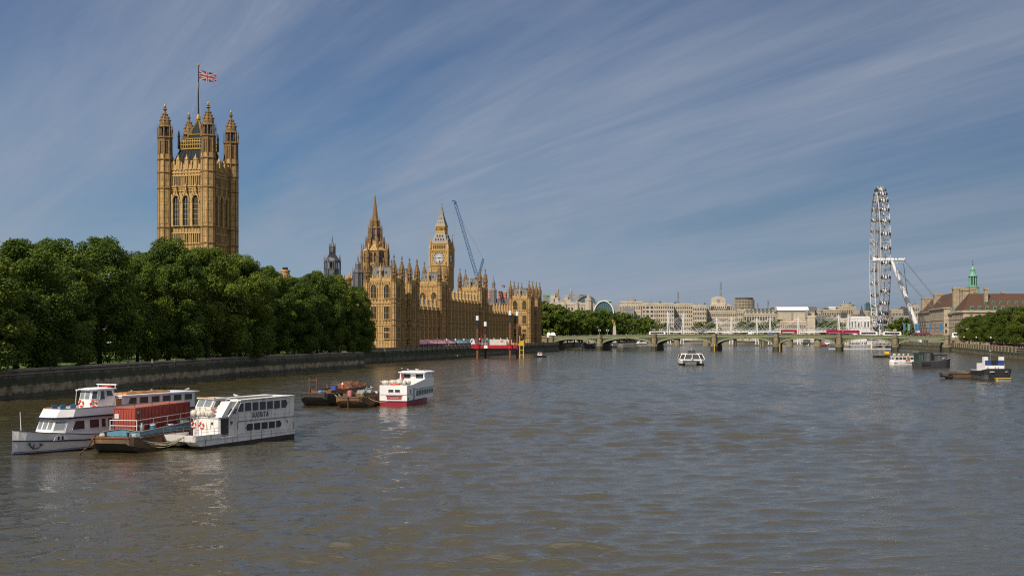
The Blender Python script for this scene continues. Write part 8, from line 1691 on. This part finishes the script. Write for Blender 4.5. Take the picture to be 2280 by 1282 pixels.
for y in (-1.8,0.2,1.0): mb=MB(); mb.T=Matrix.Translation((0.21,y,3.2))@Matrix.Rotation(PI/2,4,'Y'); mb.lathe([(0.15,0),(0.15,0.05)],0,0,10); mb.build('porthole',DARK,tb_)
for y,lab in ((-2.35,0),(1.9,1)):
    mb=MB()      # worn white name letters on the bow, illegible
    for k in range(5): mb.box(1.9,y+k*0.22-0.1,2.05+0.05*(k%2),3.35,y+k*0.22+0.03,2.28,0)
    mb.v=[(2.0+0.35*((v[2]-1.2))-abs(v[1])*0.0+ (0.62 if v[0]>2.5 else 0.1)-max(0,abs(v[1])-1.8)*0.75,v[1],v[2]) for v in mb.v]; mb.build('name_letters',WHITE,tb_)
mb=MB(); mb.tube((-2,0,4.3),(-2,0,7.6),0.07,6); mb.beam((-2,-0.7,6.9),(-2,0.7,6.9),0.08,0.08); mb.lathe([(0.35,7.4),(0.1,7.9)],-2,0,6); mb.build('mast',STEEL,tb_)
mb=MB(); mb.box(-4.6,1.5,4.3,-2.2,3.4,4.5,0); mb.tube((-4.4,3.2,2.4),(-4.4,3.2,4.3),0.06,5); mb.build('blue_awning',TAR,tb_); mb=MB(); mb.path(droop((2.2,-1.6,2.6),(3.4,-4.5,1.2),0.6),0.06,5); mb.build('mooring_rope',DARK,tb_)
p=G(2233,849.2); fp_=thing('float','long grey pontoon float with a yellow top edge in front of the black tug','pontoon',(p.x,p.y,0),R(2)); mb=MB(); mb.extx([(-0.6,-0.3),(0.6,-0.3),(0.6,0.75),(-0.45,0.75)],-1.8,1.8,0); mb.build('body',STEEL,fp_); mb=MB(); mb.box(-1.85,-0.62,0.753,1.85,0.65,0.93,0); mb.box(-1.86,-0.66,-0.3,-1.62,-0.45,0.75,0); mb.build('edge',YEL,fp_)
# boats and piers beyond the bridge
def river_boat(u,v,L,B,zc,label,mat,rz,n=4,boot=DARK,trim=None,name='river_boat'):
    p=G(u,v); t=thing(name,label,'boat',(p.x,p.y,0),rz); mb=MB(); hull(mb,[(-L/2,B*0.08,0.05,1.6,0.7),(-L/2+B*0.6,B*0.42,B*0.32,1.4,0.6),(L/2-1,B*0.5,B*0.45,1.2,0.6),(L/2,B*0.42,B*0.38,1.3,0.6)],[1,1,0,0,0,1,1,1]); mb.build('hull',[mat,boot],t); wcab(t,-L/2+B*0.7,-B*0.42,L/2-0.8,B*0.42,1.25,zc,mat,n,0.5)
    if trim: mb=MB(); mb.box(-L/4,-B*0.3,zc+0.1,L/3,B*0.3,zc+0.5,0); mb.tube((0,0,zc),(0,0,zc+2.2),0.06,5); mb.build('roof_gear',trim,t)
    return t
river_boat(1365,772,16,5,4.4,'white boat moored under the second bridge arch from the left',BWCLEAN,R(70),4,DARK,STEEL); river_boat(1353,774,15,5,3.6,'dark green boat moored under the second bridge arch from the left',GGB,R(72),4,DARK,STEEL)
river_boat(1427,766,15,5,4.8,'white boat with a dark stern seen through the second bridge arch',BWCLEAN,R(30),4,DARK,STEEL)
river_boat(1797,769,18,6.5,5.6,'dark catamaran seen through the fifth bridge arch',DARK,R(86),4,BWCLEAN,STEEL); river_boat(1818,767,18,5,5.2,'white trip boat behind the red dinghies beyond the bridge',BWCLEAN,R(80),4,DARK,STEEL); river_boat(1841,768,16,5,4.4,'white boat at the pier right of the red dinghies',BWCLEAN,R(84),4,DARK,REDB); river_boat(1832,770.5,8,2.6,2.2,'small red fast boat beyond the bridge',REDB,R(20),2,DARK,ORNG)
def pontoon_pier(u0,u1,v,label,mat,can):
    a,b=G(u0,v),G(u1,v); t=thing('floating_pier',label,'pier',(a.x,a.y,0),math.atan2(b.y-a.y,b.x-a.x)); L=(b-a).length; mb=MB(); mb.box(0,-2.5,-0.4,L,2.5,0.9,0); mb.box(0,-2.6,0.9,L,-2.5,2.0,1); mb.build('pontoon',[DARK,mat],t); mb=MB(); mb.box(0.3,-2.4,4.2,L-0.3,2.4,4.5,0)
    for k in range(int(L/3)+1): mb.cbox(min(L-0.3,0.3+k*3),-2.2,0.9,0.18,0.18,3.4,1)
    mb.build('canopy',[can,STEEL],t); mb=MB(); mb.box(1,1.0,0.9,L-1,2.2,3.8,0); mb.build('kiosk',BRICKR,t)
pontoon_pier(1245,1258,774,'short floating pier with blue rail under the leftmost bridge arch',BLUEV,LEAD_D); pontoon_pier(1294,1326,775,'floating pier with blue rail and flat canopy under the leftmost bridge arch',BLUEV,LEAD_D)
for i,(u,v) in enumerate(((1269,772),(1286,773),(1297,776))): p=G(u,v); t=thing('mooring_pile','tall steel mooring pile by the floating pier, '+['leftmost','middle','rightmost'][i]+' of three','pile',(p.x,p.y,0)); MB().lathe([(0.6,-3),(0.6,9.5),(0.3,10)],0,0,10).build('shaft',STEEL,t)
p=G(1265,770); ub=thing('pier_kiosk','grey pier building with a cyan roof light behind the leftmost arch','kiosk',(p.x-6,p.y+4,0),R(-14)); mb=MB(); mb.box(0,0,-0.4,26,6,0.8,0); mb.box(1,0.6,0.8,25,5.4,5.0,1); mb.build('body',[DARK,LEAD_D],ub); mb=MB(); mb.box(0,0,5.0,26,6,5.4,0); mb.box(6,1,5.4,10,5,7.4,1); mb.build('roof',[GREYB,BLUEP],ub)
# white tents and coaches behind the palace end
for i,(u,w) in enumerate(((1222,3),(1231,4))): p=W(u,745,905); t=thing('white_tent',['left','right'][i]+' white tent roof between the palace end and the bridge','tent',(p.x,p.y,6.5),0); mb=MB(); mb.box(-w/2,-1.5,0,w/2,1.5,4.5,0); mb.frust((-w/2-0.2,-1.7,w/2+0.2,1.7),4.5,(-w/4,-0.3,w/4,0.3),6.6,0); mb.build('canvas',WHITE,t)
# gulls
GULL=MB(); GULL.tube((-0.22,0,0),(0.05,0,0.02),0.05,8,0,0.085); GULL.tube((0.05,0,0.02),(0.2,0,0.06),0.085,8,0,0.05); GULL.ball((0.23,0,0.08),0.055,8,6,0); GULL.tube((0.27,0,0.08),(0.35,0,0.065),0.018,5,2,0.006)
GULL.plate([(-0.2,-0.03,0),(-0.38,-0.06,0.0),(-0.38,0.06,0.0),(-0.2,0.03,0)],0.012,1); GS=MB(); GS.v=list(GULL.v);GS.f=list(GULL.f);GS.m=list(GULL.m)
for s_ in (-1,1):
    GULL.plate([(0.1,s_*0.06,0.05),(0.02,s_*0.35,0.16),(-0.1,s_*0.66,0.10),(-0.14,s_*0.62,0.09),(-0.12,s_*0.33,0.14),(-0.1,s_*0.06,0.04)][::s_],0.012,1)
    GS.plate([(0.08,s_*0.085,0.06),(-0.1,s_*0.1,0.04),(-0.36,s_*0.04,0.03),(-0.1,s_*0.085,-0.04)],0.012,1); GS.tube((0.02,s_*0.04,-0.03),(0.02,s_*0.04,-0.2),0.01,4,2)
GF=GULL.mesh('gull',[WHITE,STEEL,TIMB],True); GSM=GS.mesh('gull',[WHITE,STEEL,TIMB],True)
tag(link('gull',GSM,None,onto(su,(6.6,1.35,5.25)),R(150),(1.25,1.25,1.25)),'white gull standing on the lettered boat\'s roof','bird'); tag(link('gull',GSM,None,onto(wc_,(21.5,-1.5,5.52)),R(60),(1.2,1.2,1.2)),'gull on the cruiser\'s far roof end','bird'); tag(link('gull',GSM,None,onto(rb_,(10.6,1.6,5.72)),R(200),(1.3,1.3,1.3)),'right one of two gulls on the red-hulled boat\'s roof','bird'); tag(link('gull',GSM,None,onto(rb_,(10.8,3.4,5.72)),R(100),(1.3,1.3,1.3)),'left one of two gulls on the red-hulled boat\'s roof','bird')
for i,(u,v,D,l) in enumerate(((243,763,225,'gull flying in front of the dark garden trees'),(1018,792,420,'gull flying low before the terrace wall'),(1880,673,300,'lone bird high over the right-hand masts'),(896,821,230,'gull flying above the red-hulled boat'),(835,762,380,'gull flying by the palace corner'))): tag(link('gull',GF,None,W(u,v,D),R(40+70*i),(1.4,1.4,1.4)),l,'bird')
# sunbathers and small tents on the garden lawn
crowd([(X(285,252)+k*3,252+k*7,4.76) for k in range(3)],'visitors on the garden lawn','standing on the lawn beyond the garden wall',rp)
